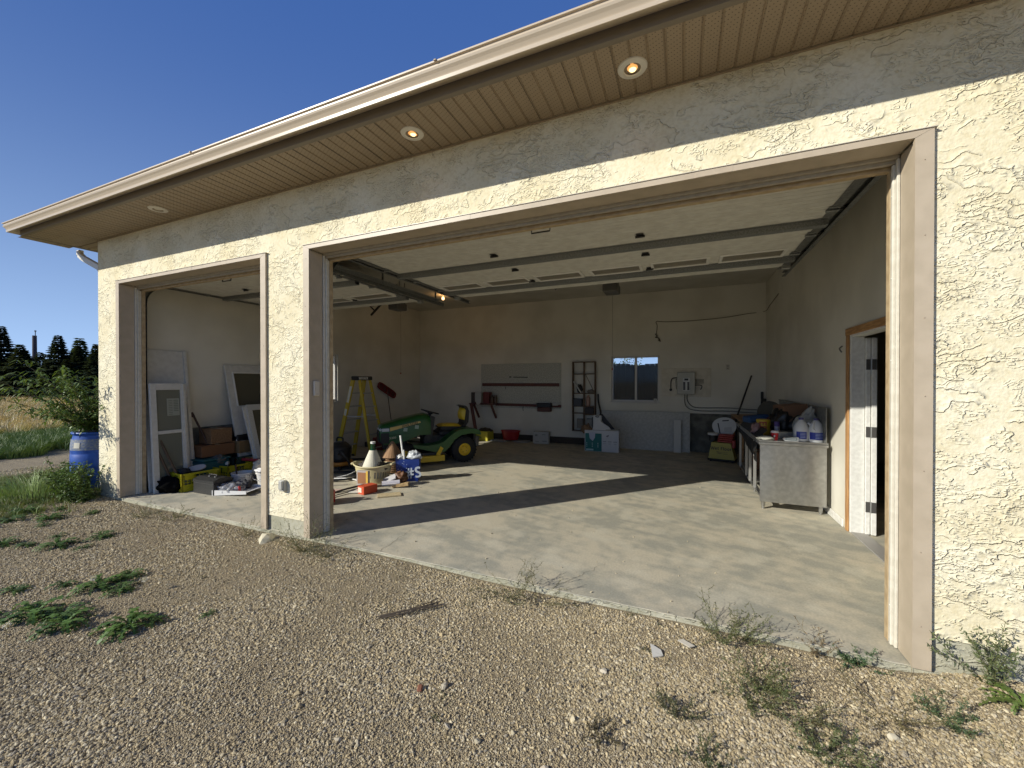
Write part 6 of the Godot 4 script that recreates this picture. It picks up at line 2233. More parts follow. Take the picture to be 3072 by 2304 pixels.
	part("base", s, M(0.5, 0.2, 0.02, 0.5), o)
	s = Sh.new()
	s.tube(curve([V(-0.08, 0.5, 0), V(-0.06, 0.57, 0), V(0.06, 0.57, 0), V(0.08, 0.5, 0)], 4), 0.016, 7)
	part("handle", s, dark, o)
	for i in 4:
		var a := PI / 4 + i * PI / 2
		s = Sh.new()
		s.lathe([Vector2(0, -0.015), Vector2(0.035, -0.015), Vector2(0.035, 0.015), Vector2(0, 0.015)], 12, Transform3D(rx(90), V(cos(a) * 0.2, 0.036, sin(a) * 0.2)))
		s.box(V(cos(a) * 0.2, 0.075, sin(a) * 0.2), V(0.03, 0.03, 0.03), 0.004)
		part("caster", s, dark, o)
	s = Sh.new()
	s.tube(curve([V(0.12, 0.3, 0.14), V(0.26, 0.34, 0.2), V(0.33, 0.18, 0.12), V(0.28, 0.03, 0.0), V(0.1, 0.03, -0.3), V(-0.2, 0.03, -0.35)], 6), 0.022, 8)
	part("suction_hose", s, M(0.02, 0.02, 0.02, 0.5), o)
	# shadowy things behind the ladder
	o = thing("red_case", "dark red tool case on the floor behind the step ladder", "tool case", V(-6.55, 0, -4.6), deg_to_rad(10))
	part("case_body", bx(V(0.5, 0.3, 0.3), 0.02), M(0.16, 0.02, 0.012, 0.5), o)
	s = Sh.new()
	s.tube(curve([V(-0.1, 0.3, 0), V(-0.08, 0.36, 0), V(0.08, 0.36, 0), V(0.1, 0.3, 0)], 4), 0.014, 6)
	part("handle", s, dark, o)
	for e in [[V(-7.05, 0, -5.2), V(0.6, 0.12, 0.9), "flat stack of dark boards on the floor by the left wall"], [V(-7.1, 0, -3.6), V(0.45, 0.2, 0.6), "low dark box against the left wall under the side window"]]:
		single("floor_box" if e[1].y > 0.15 else "board_stack", e[2], "box" if e[1].y > 0.15 else "boards", bx(e[1], 0.01), M(0.06, 0.045, 0.035, 0.8), e[0], ry(7))
	s = Sh.new()
	s.tube([V(-7.0, 0.32, -6.3), V(-5.9, 0.3, -5.6)], 0.018, 6)
	s.tube([V(-7.1, 0.2, -5.6), V(-5.7, 0.22, -5.2)], 0.018, 6)
	single("pipe_lengths", "two thin pipes lying behind the step ladder", "pipe", s, M(0.12, 0.11, 0.1, 0.5))
	# snow brush hanging on the left wall
	o = thing("red_push_broom", "red scoop on a thin pole hanging on the left wall", "snow scoop", V(-7.40, 0, -5.66))
	s = Sh.new()
	var sc := []
	for i in 25:
		var a := TAU * i / 24
		sc.append(V(0.01, 1.385, 0) + rx(-26) * V(0.0, signf(sin(a)) * pow(absf(sin(a)), 0.5) * 0.085, signf(cos(a)) * pow(absf(cos(a)), 0.4) * 0.37))
	s.tube(sc, 0.02, 7, false)
	s.bar(V(0.0, 1.3, 0), V(0, 1.47, 0), 0.03, 0.03, V(0, 0, 1))
	for k in [-0.18, 0.18]:
		s.bar(V(0, 1.385, 0) + rx(-26) * V(0, -0.08, k), V(0, 1.385, 0) + rx(-26) * V(0, 0.08, k), 0.02, 0.02, V(0, 0, 1))
	part("scoop_frame", s, M(0.2, 0.012, 0.01, 0.5), o)
	s = Sh.new()
	s.box(V(-0.012, 1.385, 0), V(0.006, 0.15, 0.72), 0.002, rx(-26))
	part("scoop_sheet", s, M(0.1, 0.02, 0.018, 0.5), o)
	s = Sh.new()
	s.tube([V(0.02, 1.35, 0.0), V(0.02, 0.55, -0.15)], 0.011, 7)
	part("pole", s, M(0.14, 0.11, 0.08, 0.7), o)

func back_wall_things() -> void:
	var zb := ZB
	var dr := MT(Color(0.09, 0.03, 0.022), Color(0.14, 0.05, 0.035), 0.03, 1.5, 0.7, 0.0, 46)
	var o := thing("tool_board", "weathered white board on the back wall with two dark red rails", "wall panel", V(-4.136, 1.506, zb + 0.012))
	var s := Sh.new()
	s.box(V(0, 0, 0), V(2.36, 1.22, 0.016), 0.003)
	part("board", s, MT(Color(0.34, 0.33, 0.27), Color(0.56, 0.55, 0.47), 0.05, 1.2, 0.85, 0.0, 47), o)
	s = Sh.new()
	s.box(V(0, 0.03, 0.019), V(2.27, 0.085, 0.02), 0.003)
	part("rail", s, dr, o)
	s = Sh.new()
	s.box(V(0.24, -0.525, 0.03), V(1.9, 0.07, 0.04), 0.003, rz(-0.3))
	part("rail", s, dr, o)
	for x in [-0.4, 0.12, 0.75]:
		s = Sh.new()
		s.tube([V(x, -0.02 if x < -0.3 else -0.56, 0.03), V(x, -0.06 if x < -0.3 else -0.62, 0.05), V(x + 0.01, -0.1 if x < -0.3 else -0.68, 0.04)], 0.006, 5)
		part("hook", s, dark, o)
	s = Sh.new()
	s.box(V(-4.1, 1.742, zb + 0.04), V(0.42, 0.022, 0.02), 0.004, rz(-1.2))
	s.box(V(-4.4, 1.75, zb + 0.04), V(0.06, 0.03, 0.02), 0.004)
	single("hanging_bar", "thin dark bar hung across the upper part of the tool board", "tool", s, dark)
	o = thing("battery_charger", "dark battery charger hung at the tool board's lower right corner", "charger", V(-3.38, 0.83, zb + 0.12))
	part("case_body", bx(V(0.36, 0.11, 0.16), 0.01), M(0.09, 0.035, 0.025, 0.6), o)
	s = Sh.new()
	s.box(V(0, 0.17, 0), V(0.4, 0.11, 0.17), 0.012)
	part("case_top", s, dark, o)
	s = Sh.new()
	s.box(V(-3.1, 1.02, zb + 0.065), V(0.16, 0.055, 0.004), 0.001)
	single("small_card", "small white card on the tool board's rail, far right", "card", s, M(0.5, 0.48, 0.42, 0.7))
	# bracket shelf left of the board
	o = thing("bracket_shelf", "dark red bracket shelf at the tool board's left end", "shelf", V(-5.17, 1.0, zb + 0.15))
	s = Sh.new()
	s.box(V(0, 0, 0), V(0.78, 0.035, 0.3), 0.004)
	part("shelf_board", s, dr, o)
	for x in [-0.24, 0.3]:
		s = Sh.new()
		s.bar(V(x, -0.02, 0.12), V(x + 0.03, -0.4, -0.13), 0.05, 0.05, V(1, 0, 0), 0.004)
		part("brace", s, dr, o)
	s = Sh.new()
	s.box(V(-5.44, 1.17, zb + 0.15), V(0.14, 0.3, 0.22), 0.006)
	single("dark_tin", "dark tin at the left end of the bracket shelf", "tin", s, M(0.05, 0.035, 0.03, 0.5))
	s = Sh.new()
	s.prism(PackedVector2Array([Vector2(-0.11, 0.3), Vector2(0.1, 0.3), Vector2(0.1, 0.02), Vector2(-0.02, -0.1), Vector2(-0.11, 0.05)]), 0.01, Transform3D(ry(-8), V(-5.25, 1.04, zb + 0.31)))
	single("hanging_paper", "white paper hanging over the bracket shelf's front", "paper", s, M(0.42, 0.41, 0.37, 0.8))
	s = Sh.new()
	s.box(V(-5.05, 1.175, zb + 0.14), V(0.18, 0.31, 0.2), 0.006)
	single("red_tin", "dark red carton standing on the bracket shelf", "carton", s, M(0.14, 0.025, 0.018, 0.6))
	for k in 2:
		s = Sh.new()
		s.lathe([Vector2(0, 0), Vector2(0.05, 0), Vector2(0.055, 0.16), Vector2(0.04, 0.19), Vector2(0.04, 0.23), Vector2(0, 0.23)], 14)
		single("shelf_jar", ["brown glass jar on the bracket shelf beside the red carton", "brown glass jar at the bracket shelf's right end"][k], "jar", s, M(0.09, 0.05, 0.03, 0.2), V(-4.91 + k * 0.11, 1.018, zb + 0.14))
	s = Sh.new()
	s.bar(V(-5.45, 1.0, zb + 0.36), V(-5.24, 0.22, zb + 0.46), 0.085, 0.05, V(0, 0, 1), 0.006)
	single("leaning_post", "dark red post leaning from the bracket shelf down to the yellow carton", "post", s, dr)
	# floor along the back wall
	o = thing("yellow_carton", "bright yellow fruit carton on the floor at the back wall", "box", V(-5.13, 0, -6.92), deg_to_rad(-6))
	part("box_body", bx(V(0.52, 0.26, 0.32), 0.005), M(0.5, 0.44, 0.035, 0.6), o)
	s = Sh.new()
	s.box(V(-0.06, 0.13, 0.1615), V(0.26, 0.035, 0.002), 0.0, rz(-20))
	s.box(V(-0.1, 0.065, 0.1615), V(0.2, 0.05, 0.002), 0.0, rz(6))
	part("printing", s, M(0.1, 0.18, 0.03, 0.7), o)
	s = Sh.new()
	s.box(V(-0.02, 0.2, 0.1615), V(0.07, 0.03, 0.003), 0.01)
	part("hand_hole", s, dark, o)
	single("brown_heap", "brown heap in the yellow carton", "heap", lump(63, V(0.2, 0.06, 0.12)), M(0.08, 0.06, 0.03, 0.9), V(-5.05, 0.27, -6.94))
	o = thing("small_white_bin", "small white bin behind the mower's rear wheel", "bin", V(-4.86, 0, -5.98))
	s = Sh.new()
	s.lathe([Vector2(0.09, 0), Vector2(0.115, 0.22), Vector2(0.12, 0.225), Vector2(0.105, 0.225), Vector2(0.08, 0.01), Vector2(0, 0.01)], 4, Transform3D(ry(45), Vector3.ZERO))
	part("bin_body", s, M(0.45, 0.44, 0.41, 0.5), o)
	o = thing("red_tub", "red plastic tub on a flat tray at the back wall", "tub", V(-4.32, 0.05, -7.0))
	s = Sh.new()
	s.lathe([Vector2(0.27, 0.0), Vector2(0.34, 0.22), Vector2(0.365, 0.225), Vector2(0.365, 0.25), Vector2(0.335, 0.25), Vector2(0.26, 0.01), Vector2(0, 0.01)], 28, Transform3D(Basis.from_scale(V(0.78, 1, 0.45)), Vector3.ZERO))
	part("tub_body", s, M(0.32, 0.012, 0.012, 0.4), o)
	s = Sh.new()
	s.box(V(-4.6, 0.02, -6.95), V(0.46, 0.03, 0.3), 0.006)
	single("flat_tray", "flat pale tray under the red tub's left side", "tray", s, M(0.3, 0.31, 0.31, 0.5))
	s = Sh.new()
	s.box(V(-4.0, 0.02, -6.98), V(0.42, 0.03, 0.28), 0.006)
	single("flat_tray", "flat pale tray right of the red tub", "tray", s, M(0.34, 0.34, 0.33, 0.5))
	o = thing("white_carton", "white printed carton on the floor right of the red tub", "box", V(-3.43, 0, -7.0), deg_to_rad(6))
	part("box_body", bx(V(0.42, 0.31, 0.2), 0.004), M(0.44, 0.43, 0.39, 0.7), o)
	s = Sh.new()
	for e in [[-0.12, 0.22, 0.07, 0.05], [-0.1, 0.06, 0.1, 0.02], [0.1, 0.07, 0.12, 0.025], [0.08, 0.24, 0.09, 0.02]]:
		s.box(V(e[0], e[1], 0.1012), V(e[2], e[3], 0.002))
	part("printing", s, M(0.22, 0.23, 0.2, 0.8), o)
	# narrow hanging shelf
	o = thing("narrow_shelf", "narrow open wooden shelf unit hung between tool board and window", "shelf", V(-2.33, 0.356, zb + 0.075))
	var wd := MT(Color(0.1, 0.06, 0.03), Color(0.17, 0.11, 0.06), 0.02, 2.0, 0.7, 0.0, 48)
	for x in [-0.285, 0.0, 0.285]:
		s = Sh.new()
		s.box(V(x, 0.8875, 0), V(0.022 if x != 0 else 0.045, 1.775, 0.15 if x != 0 else 0.03), 0.003)
		part("upright", s, wd, o)
	for e in [[0.01, 0.0, 0.55], [0.46, -0.142, 0.262], [0.43, 0.142, 0.262], [0.64, 0.0, 0.55], [0.965, 0.0, 0.55], [1.46, 0.0, 0.55], [1.765, 0.0, 0.55]]:
		s = Sh.new()
		s.box(V(e[1], e[0], 0.002), V(e[2], 0.02, 0.13), 0.002)
		part("shelf_board", s, wd, o)
	for e in [["black_case", "black case on the narrow shelf, lower left", "case", V(-2.48, 1.09, zb + 0.1), V(0.22, 0.2, 0.1), M(0.01, 0.01, 0.012, 0.4)], ["dark_book", "dark box under the pinkish bottle on the narrow shelf", "box", V(-2.18, 0.89, zb + 0.1), V(0.23, 0.17, 0.1), M(0.025, 0.018, 0.016, 0.6)], ["grey_tin", "grey tin on the narrow shelf's bottom left", "tin", V(-2.42, 0.56, zb + 0.1), V(0.16, 0.24, 0.1), M(0.14, 0.13, 0.11, 0.5)], ["pale_tin", "pale tin on the narrow shelf's bottom right", "tin", V(-2.18, 0.56, zb + 0.1), V(0.15, 0.26, 0.1), M(0.24, 0.23, 0.2, 0.5)]]:
		s = Sh.new()
		s.box(V(0, 0, 0), e[4], 0.008)
		single(e[0], e[1], e[2], s, e[5], e[3])
	s = Sh.new()
	s.lathe([Vector2(0, 0), Vector2(0.05, 0), Vector2(0.052, 0.2), Vector2(0.03, 0.24), Vector2(0.03, 0.27), Vector2(0, 0.27)], 14)
	single("pinkish_bottle", "pinkish plastic bottle in the middle of the narrow shelf", "bottle", s, M(0.36, 0.22, 0.16, 0.4), V(-2.22, 1.01, zb + 0.1))
	s = Sh.new()
	s.bar(V(-2.6, 1.63, zb + 0.1), V(-2.4, 1.34, zb + 0.1), 0.03, 0.05, V(0, 0, 1), 0.004)
	single("white_strip", "white strip leaning in the narrow shelf's third row", "strip", s, M(0.55, 0.54, 0.48, 0.6))
	single("dark_gloves", "dark bundle behind the white strip on the narrow shelf", "bundle", lump(65, V(0.07, 0.11, 0.05)), M(0.03, 0.028, 0.025, 0.8), V(-2.45, 1.44, zb + 0.06))
	s = Sh.new()
	s.bar(V(-2.28, 1.8, zb + 0.12), V(-2.06, 1.35, zb + 0.12), 0.012, 0.022, V(0, 0, 1), 0.002)
	single("thin_stick", "thin stick slanting across the narrow shelf's right side", "stick", s, wd)
	single("shelf_clutter", "small clutter heap on the narrow shelf below the stick", "clutter", lump(67, V(0.09, 0.05, 0.04)), M(0.16, 0.14, 0.11, 0.7), V(-2.15, 1.37, zb + 0.1))
	s = Sh.new()
	s.tube(curve([V(-1.98, 1.31, zb + 0.06), V(-1.96, 1.1, zb + 0.09), V(-1.9, 0.85, zb + 0.13), V(-1.93, 0.66, zb + 0.2)], 5), 0.022, 7)
	single("dark_stick", "dark curved stick hanging right of the narrow shelf", "stick", s, M(0.03, 0.025, 0.02, 0.7))
	# white and teal carton
	o = thing("printed_carton", "large white and teal printed carton on the floor below the narrow shelf", "box", V(-1.74, 0, -6.43), deg_to_rad(1))
	part("box_body", bx(V(0.78, 0.49, 0.22), 0.004), M(0.5, 0.5, 0.5, 0.6), o)
	s = Sh.new()
	s.box(V(-0.185, 0.215, 0.1112), V(0.38, 0.41, 0.002))
	var tl := part("teal_panel", s, M(0.008, 0.13, 0.12, 0.6), o)
	s = Sh.new()
	for i in 3:
		for j in 3:
			s.box(V(-0.34 + j * 0.13, 0.19 - i * 0.04, 0.1134), V(0.02, 0.018, 0.001))
	s.box(V(-0.27, 0.04, 0.1134), V(0.17, 0.035, 0.001))
	part("printing", s, M(0.4, 0.55, 0.52, 0.6), tl)
	s = Sh.new()
	for i in 3:
		s.box(V(0.07 + i * 0.12, 0.24, 0.1114), V(0.08, 0.012, 0.001))
		s.box(V(0.07 + i * 0.12, 0.19, 0.1114), V(0.06, 0.006, 0.001))
	s.prism(PackedVector2Array([Vector2(0.1, 0.37), Vector2(0.17, 0.4), Vector2(0.16, 0.36), Vector2(0.13, 0.345)]), 0.001, Transform3D(Basis.IDENTITY, V(0, 0, 0.1112)))
	part("printing", s, M(0.13, 0.13, 0.14, 0.7), o)
	s = Sh.new()
	s.prism(PackedVector2Array([Vector2(-0.29, 0.43), Vector2(-0.14, 0.45), Vector2(-0.15, 0.32), Vector2(-0.2, 0.24), Vector2(-0.27, 0.3)]), 0.002, Transform3D(Basis.IDENTITY, V(0, 0, 0.1136)))
	part("torn_label", s, M(0.44, 0.45, 0.52, 0.7), o)
	s = Sh.new()
	s.prism(PackedVector2Array([Vector2(-0.25, -0.1), Vector2(0.24, -0.08), Vector2(0.14, 0.05), Vector2(-0.16, 0.24), Vector2(-0.2, 0.24)]), 0.01, Transform3D(rx(-12), V(-1.72, 0.52, -6.4)))
	single("white_paper", "white folded paper sticking up from the printed carton", "paper", s, M(0.55, 0.54, 0.52, 0.8))
	o = thing("white_drum", "white and black jug standing in the printed carton", "jug", V(-1.86, 0.5, -6.5))
	part("jug_body", bx(V(0.2, 0.33, 0.14), 0.02), M(0.52, 0.52, 0.5, 0.5), o)
	s = Sh.new()
	s.box(V(-0.115, 0.14, 0.0), V(0.028, 0.28, 0.12), 0.005)
	part("black_side", s, dark, o)
	s = Sh.new()
	s.tube(curve([V(-0.04, 0.3, 0.072), V(0, 0.315, 0.075), V(0.04, 0.3, 0.072), V(0, 0.285, 0.075), V(-0.04, 0.3, 0.072)], 4), 0.007, 5)
	part("grip", s, dark, o)
	s = Sh.new()
	s.prism(PackedVector2Array([Vector2(-0.08, 0.28), Vector2(0.0, 0.3), Vector2(0.3, -0.06), Vector2(0.1, -0.04)]), 0.02, Transform3D(Basis.IDENTITY, V(-1.75, 0.56, -6.5)))
	single("black_flap", "black sheet folded behind the paper in the printed carton", "sheet", s, M(0.012, 0.012, 0.014, 0.6))
	single("brown_hat", "round brown cap hanging at the printed carton's left corner", "cap", lump(69, V(0.12, 0.11, 0.05)), M(0.17, 0.1, 0.05, 0.8), V(-2.1, 0.5, -6.38))
	s = Sh.new()
	s.box(V(-1.5, 0.505, -6.42), V(0.3, 0.02, 0.18), 0.004, rz(3))
	single("grey_magazine", "grey magazine lying on the printed carton", "magazine", s, M(0.3, 0.3, 0.26, 0.7))
	# leaning sheets
	s = Sh.new()
	s.box(V(0, 0.455, 0), V(2.14, 0.91, 0.014), 0.002)
	single("white_plywood", "big scuffed white sheet leaning on the back wall under the window", "panel", s, MT(Color(0.38, 0.375, 0.34), Color(0.46, 0.455, 0.42), 0.03, 0.8, 0.7, 0.0, 49), V(-0.93, 0.0, -7.0), rx(-7))
	s = Sh.new()
	s.box(V(0, 0.37, 0), V(0.155, 0.74, 0.02), 0.003)
	single("white_plank", "narrow white plank leaning on the big white sheet's right end", "board", s, M(0.52, 0.51, 0.47, 0.7), V(-0.125, 0.0, -6.9), rx(-8))
	# electrical panel on its backboard
	o = thing("breaker_panel", "open electrical breaker panel on a board right of the back window", "electrical panel", V(0.05, 1.6, zb))
	s = Sh.new()
	s.box(V(0, 0, 0.008), V(1.055, 0.665, 0.016), 0.003)
	part("backboard", s, MT(Color(0.55, 0.5, 0.39), Color(0.62, 0.57, 0.46), 0.02, 0.6, 0.75, 0.0, 50), o)
	s = Sh.new()
	s.box(V(0.005, -0.015, 0.07), V(0.38, 0.51, 0.11), 0.01)
	part("panel_case", s, M(0.42, 0.41, 0.35, 0.5), o)
	s = Sh.new()
	s.box(V(0.01, -0.04, 0.127), V(0.15, 0.3, 0.006), 0.002)
	part("panel_face", s, M(0.6, 0.6, 0.56, 0.5), o)
	for i in 7:
		for k in [-1.0, 1.0]:
			s = Sh.new()
			s.box(V(0.01 + k * 0.043, 0.0 - i * 0.027, 0.133), V(0.045, 0.022, 0.014), 0.002)
			part("breaker", s, dark, o)
	s = Sh.new()
	s.box(V(0.01, 0.07, 0.133), V(0.08, 0.045, 0.014), 0.003)
	part("main_switch", s, dark, o)
	for i in 4:
		s = Sh.new()
		s.tube([V(0.195, 0.075 - i * 0.03, 0.06), V(0.36, 0.075 - i * 0.028, 0.03), V(0.38, 0.068 - i * 0.028, 0.018)], 0.006, 5)
		part("cable", s, M(0.2, 0.17, 0.11, 0.7), o)
	s = Sh.new()
	s.tube(curve([V(0.195, -0.06, 0.06), V(0.31, -0.06, 0.05), V(0.34, -0.1, 0.04), V(0.31, -0.16, 0.04)], 5), 0.009, 6)
	part("cable", s, dark, o)
	s = Sh.new()
	s.tube(curve([V(-0.185, 0.11, 0.06), V(-0.28, 0.1, 0.04), V(-0.32, 0.03, 0.03), V(-0.325, -0.14, 0.03)], 5), 0.011, 6)
	s.lathe([Vector2(0, 0), Vector2(0.032, 0), Vector2(0.032, 0.03), Vector2(0, 0.03)], 12, Transform3D(rx(90), V(-0.325, -0.17, 0.02)))
	part("cable", s, dark, o)
	s = Sh.new()
	s.tube(curve([V(-0.185, 0.08, 0.05), V(-0.21, 0.06, 0.03), V(-0.2, -0.16, 0.025)], 4), 0.007, 5)
	part("cable", s, M(0.2, 0.17, 0.11, 0.7), o)
	for e in [[0.03, 1.0, 0.25], [-0.02, 0.93, 0.32]]:
		s = Sh.new()
		var yb: float = e[1]
		s.tube(curve([V(0.05 + e[0], 1.34, zb + 0.05), V(0.05 + e[0], yb + 0.2, zb + 0.03), V(0.05 + e[0] + 0.08, yb + 0.07, zb + 0.025), V(0.05 + e[0] + e[2], yb + 0.02, zb + 0.02), V(0.9, yb + 0.03, zb + 0.02), V(1.3, yb + 0.01, zb + 0.02), V(1.62, yb, zb + 0.02)], 6), 0.011, 6)
		single("supply_cable", "grey supply cable, %s of the pair from the breaker panel to the corner" % ("upper" if e[0] > 0 else "lower"), "cable", s, M(0.16, 0.155, 0.13, 0.6), Vector3.ZERO, Basis.IDENTITY, "cables along the back wall")
	s = Sh.new()
	s.box(V(1.575, 1.2, zb + 0.035), V(0.05, 0.4, 0.05), 0.008)
	s.box(V(1.6, 1.22, zb + 0.06), V(0.09, 0.07, 0.08), 0.01)
	single("black_valve", "black fixture in the back right corner at the cables' end", "fixture", s, dark)
	for e in [[0.915, 1.945, "pale outlet plate high on the back wall near the right corner"], [-0.618, 1.153, "outlet plate under the window's right corner"]]:
		o = thing("wall_outlet", e[2], "outlet", V(e[0], e[1], zb))
		s = Sh.new()
		s.box(V(0, 0, 0.004), V(0.075, 0.12, 0.008), 0.003)
		part("cover_plate", s, M(0.5, 0.46, 0.38, 0.5), o)
		for k in [-1.0, 1.0]:
			s = Sh.new()
			s.box(V(0, k * 0.026, 0.009), V(0.03, 0.028, 0.003), 0.001)
			part("socket", s, M(0.3, 0.27, 0.21, 0.5), o)
	s = Sh.new()
	s.tube(curve([V(-0.6, 2.75, zb + 0.02), V(-0.58, 2.95, zb + 0.02), V(-0.6, 3.06, zb + 0.02), V(-0.4, 3.04, zb + 0.02), V(0.1, 3.03, zb + 0.025), V(0.8, 3.06, zb + 0.02), V(1.3, 3.12, zb + 0.02), V(1.62, 3.15, zb + 0.02), V(1.635, 3.2, -6.7), V(1.635, 3.27, -5.9)], 6), 0.007, 5)
	single("loose_wire", "loose wire sagging along the back wall's upper part", "wire", s, M(0.14, 0.11, 0.07, 0.7))
	s = Sh.new()
	s.tube(curve([V(-0.62, 2.76, zb + 0.04), V(-0.58, 2.7, zb + 0.06), V(-0.62, 2.68, zb + 0.05), V(-0.55, 2.66, zb + 0.05), V(-0.52, 2.6, zb + 0.04), V(-0.56, 2.62, zb + 0.06), V(-0.5, 2.58, zb + 0.04)], 5), 0.012, 6)
	single("wire_coil", "dark knot of wire hanging on the wall above the window's right side", "wire", s, M(0.07, 0.055, 0.04, 0.7))
	s = Sh.new()
	s.tube([V(1.37, 1.75, zb + 0.05), V(1.02, 0.85, -6.55)], 0.019, 8)
	s.tube([V(1.02, 0.85, -6.55), V(0.98, 0.1, -6.3)], 0.016, 8)
	single("black_pole", "black pole leaning in the back right corner", "pole", s, dark)

func right_corner() -> void:
	var o := thing("mop_bucket", "yellow tapered bucket lettered Wet Floor near the back right", "bucket", V(0.74, 0, -6.22), deg_to_rad(-14))
	var ye := M(0.42, 0.34, 0.045, 0.5)
	var s := Sh.new()
	s.smooth()
	var b := [V(-0.24, 0.06, 0.15), V(0.24, 0.06, 0.15), V(0.24, 0.06, -0.15), V(-0.24, 0.06, -0.15)]
	var t := [V(-0.19, 0.38, 0.1), V(0.16, 0.38, 0.1), V(0.16, 0.38, -0.1), V(-0.19, 0.38, -0.1)]
	s.flat()
	for i in 4:
		var j := (i + 1) % 4
		s.poly([b[i], b[j], t[j], t[i]], b[i] + b[j] + V(0, 0.1, 0))
	s.poly(t, Vector3.UP)
	s.poly(b, Vector3.DOWN)
	part("bucket_body", s, ye, o)
	var tq := rx(-9)
	var bt := M(0.04, 0.03, 0.02, 0.6)
	lettering("Wet Floor", 0.062, bt, o, V(-0.01, 0.265, 0.121), tq, "Droid Sans", 0.95)
	s = Sh.new()
	s.bar(V(-0.09, 0.21, 0.128), V(0.0, 0.19, 0.131), 0.003, 0.018, V(0, 0, 1))
	s.bar(V(-0.08, 0.17, 0.134), V(0.11, 0.165, 0.136), 0.003, 0.02, V(0, 0, 1))
	s.bar(V(-0.09, 0.2, 0.13), V(-0.02, 0.165, 0.136), 0.003, 0.016, V(0, 0, 1))
	s.bar(V(0.0, 0.2, 0.13), V(0.11, 0.195, 0.131), 0.003, 0.01, V(0, 0, 1))
	part("falling_figure", s, bt, o)
	s = Sh.new()
	s.box(V(0, 0.04, 0), V(0.5, 0.035, 0.34), 0.01)
	part("bumper", s, dark, o)
	for x in [-0.2, 0.2]:
		for z in [-0.12, 0.12]:
			s = Sh.new()
			s.lathe([Vector2(0, -0.012), Vector2(0.026, -0.012), Vector2(0.026, 0.012), Vector2(0, 0.012)], 10, Transform3D(rx(90), V(x, 0.026, z)))
			part("caster", s, dark, o)
	o = thing("red_wringer", "red ribbed wringer resting on the yellow bucket", "wringer", V(0.79, 0.385, -6.22), deg_to_rad(-14))
	for i in 4:
		s = Sh.new()
		s.box(V(0.01 * i, 0.025 + i * 0.042, 0.02), V(0.27, 0.038, 0.2), 0.012)
		part("ridge", s, M(0.33, 0.045, 0.03, 0.5), o)
	s = Sh.new()
	s.box(V(0.16, -0.02, 0.06), V(0.06, 0.16, 0.1), 0.012)
	part("handle_socket", s, M(0.36, 0.04, 0.03, 0.5), o)
	o = thing("white_platter", "oval white lid with a slot, leaning above the red wringer", "lid", V(0.78, 0.68, -6.34))
	o.rotation = V(deg_to_rad(-10), deg_to_rad(-8), deg_to_rad(8))
	s = Sh.new()
	var pl := PackedVector2Array()
	for i in 32:
		var a := TAU * i / 32
		pl.append(Vector2(cos(a) * (0.22 - 0.03 * sin(a) * -1.0), sin(a) * 0.2))
	s.prism(pl, 0.03)
	part("lid_plate", s, M(0.5, 0.5, 0.47, 0.45), o)
	s = Sh.new()
	s.box(V(0.04, 0.13, 0.031), V(0.12, 0.022, 0.004), 0.002)
	s.box(V(-0.1, -0.02, 0.034), V(0.022, 0.22, 0.012), 0.003, rz(3))
	part("slot", s, dark, o)
	s = Sh.new()
	s.box(V(0.06, -0.06, 0.031), V(0.14, 0.1, 0.003), 0.002)
	part("label", s, M(0.4, 0.4, 0.38, 0.5), o)
	o = thing("white_pail", "small white pail with a black band behind the yellow bucket's left", "pail", V(0.57, 0.4, -6.28))
	s = Sh.new()
	s.lathe([Vector2(0, 0), Vector2(0.08, 0), Vector2(0.09, 0.12), Vector2(0, 0.12)], 18)
	part("pail_body", s, dark, o)
	s = Sh.new()
	s.lathe([Vector2(0, 0.12), Vector2(0.105, 0.12), Vector2(0.105, 0.16), Vector2(0, 0.165)], 18)
	part("lid", s, M(0.5, 0.5, 0.48, 0.5), o)
	# wooden bench with drawers
	o = thing("wooden_bench", "wooden workbench with white drawers in the back right corner", "workbench", V(1.28, 0, -6.15))
	var wd := MT(Color(0.24, 0.13, 0.05), Color(0.36, 0.21, 0.09), 0.02, 1.5, 0.6, 0.0, 53)
	s = Sh.new()
	s.box(V(0, 0.905, 0), V(0.66, 0.035, 1.5), 0.004)
	part("bench_top", s, wd, o)
	s = Sh.new()
	s.box(V(0.0, 0.82, 0.71), V(0.6, 0.125, 0.03), 0.004)
	part("apron", s, wd, o)
	s = Sh.new()
	s.box(V(0.06, 0.815, 0.7275), V(0.4, 0.085, 0.012), 0.004)
	part("drawer", s, M(0.5, 0.49, 0.46, 0.5), o)
	for x in [-0.29, 0.29]:
		for z in [-0.7, 0.7]:
			s = Sh.new()
			s.box(V(x, 0.44, z), V(0.06, 0.88, 0.06), 0.004)
			part("leg", s, wd, o)
	carton("brown box on the floor under the steel counter's far end", V(0.4, 0.3, 0.45), M(0.16, 0.08, 0.045, 0.9), V(1.3, 0.16, -4.85), 4)
	carton("dark flat box on the floor beneath the brown box under the counter", V(0.44, 0.15, 0.5), M(0.07, 0.05, 0.03, 0.9), V(1.28, 0.005, -4.85), 0)
	carton("tan box under the steel counter nearer the steel side", V(0.36, 0.22, 0.34), M(0.2, 0.15, 0.07, 0.9), V(1.32, 0.005, -4.3), -5)
	# stainless counter
	o = thing("steel_counter", "scratched stainless steel counter with tall backsplash along the right wall", "counter", V(1.24, 0, -2.92))
	s = Sh.new()
	s.box(V(0, 0.842, -1.2), V(0.72, 0.036, 2.44), 0.006)
	part("counter_top", s, steel, o)
	s = Sh.new()
	s.box(V(0, 0.872, 0.0), V(0.72, 0.02, 0.02), 0.004)
	s.box(V(-0.351, 0.872, -1.2), V(0.016, 0.02, 2.38), 0.004)
	part("marine_edge", s, steel, o)
	# side panel, slightly buckled
	s = Sh.new()
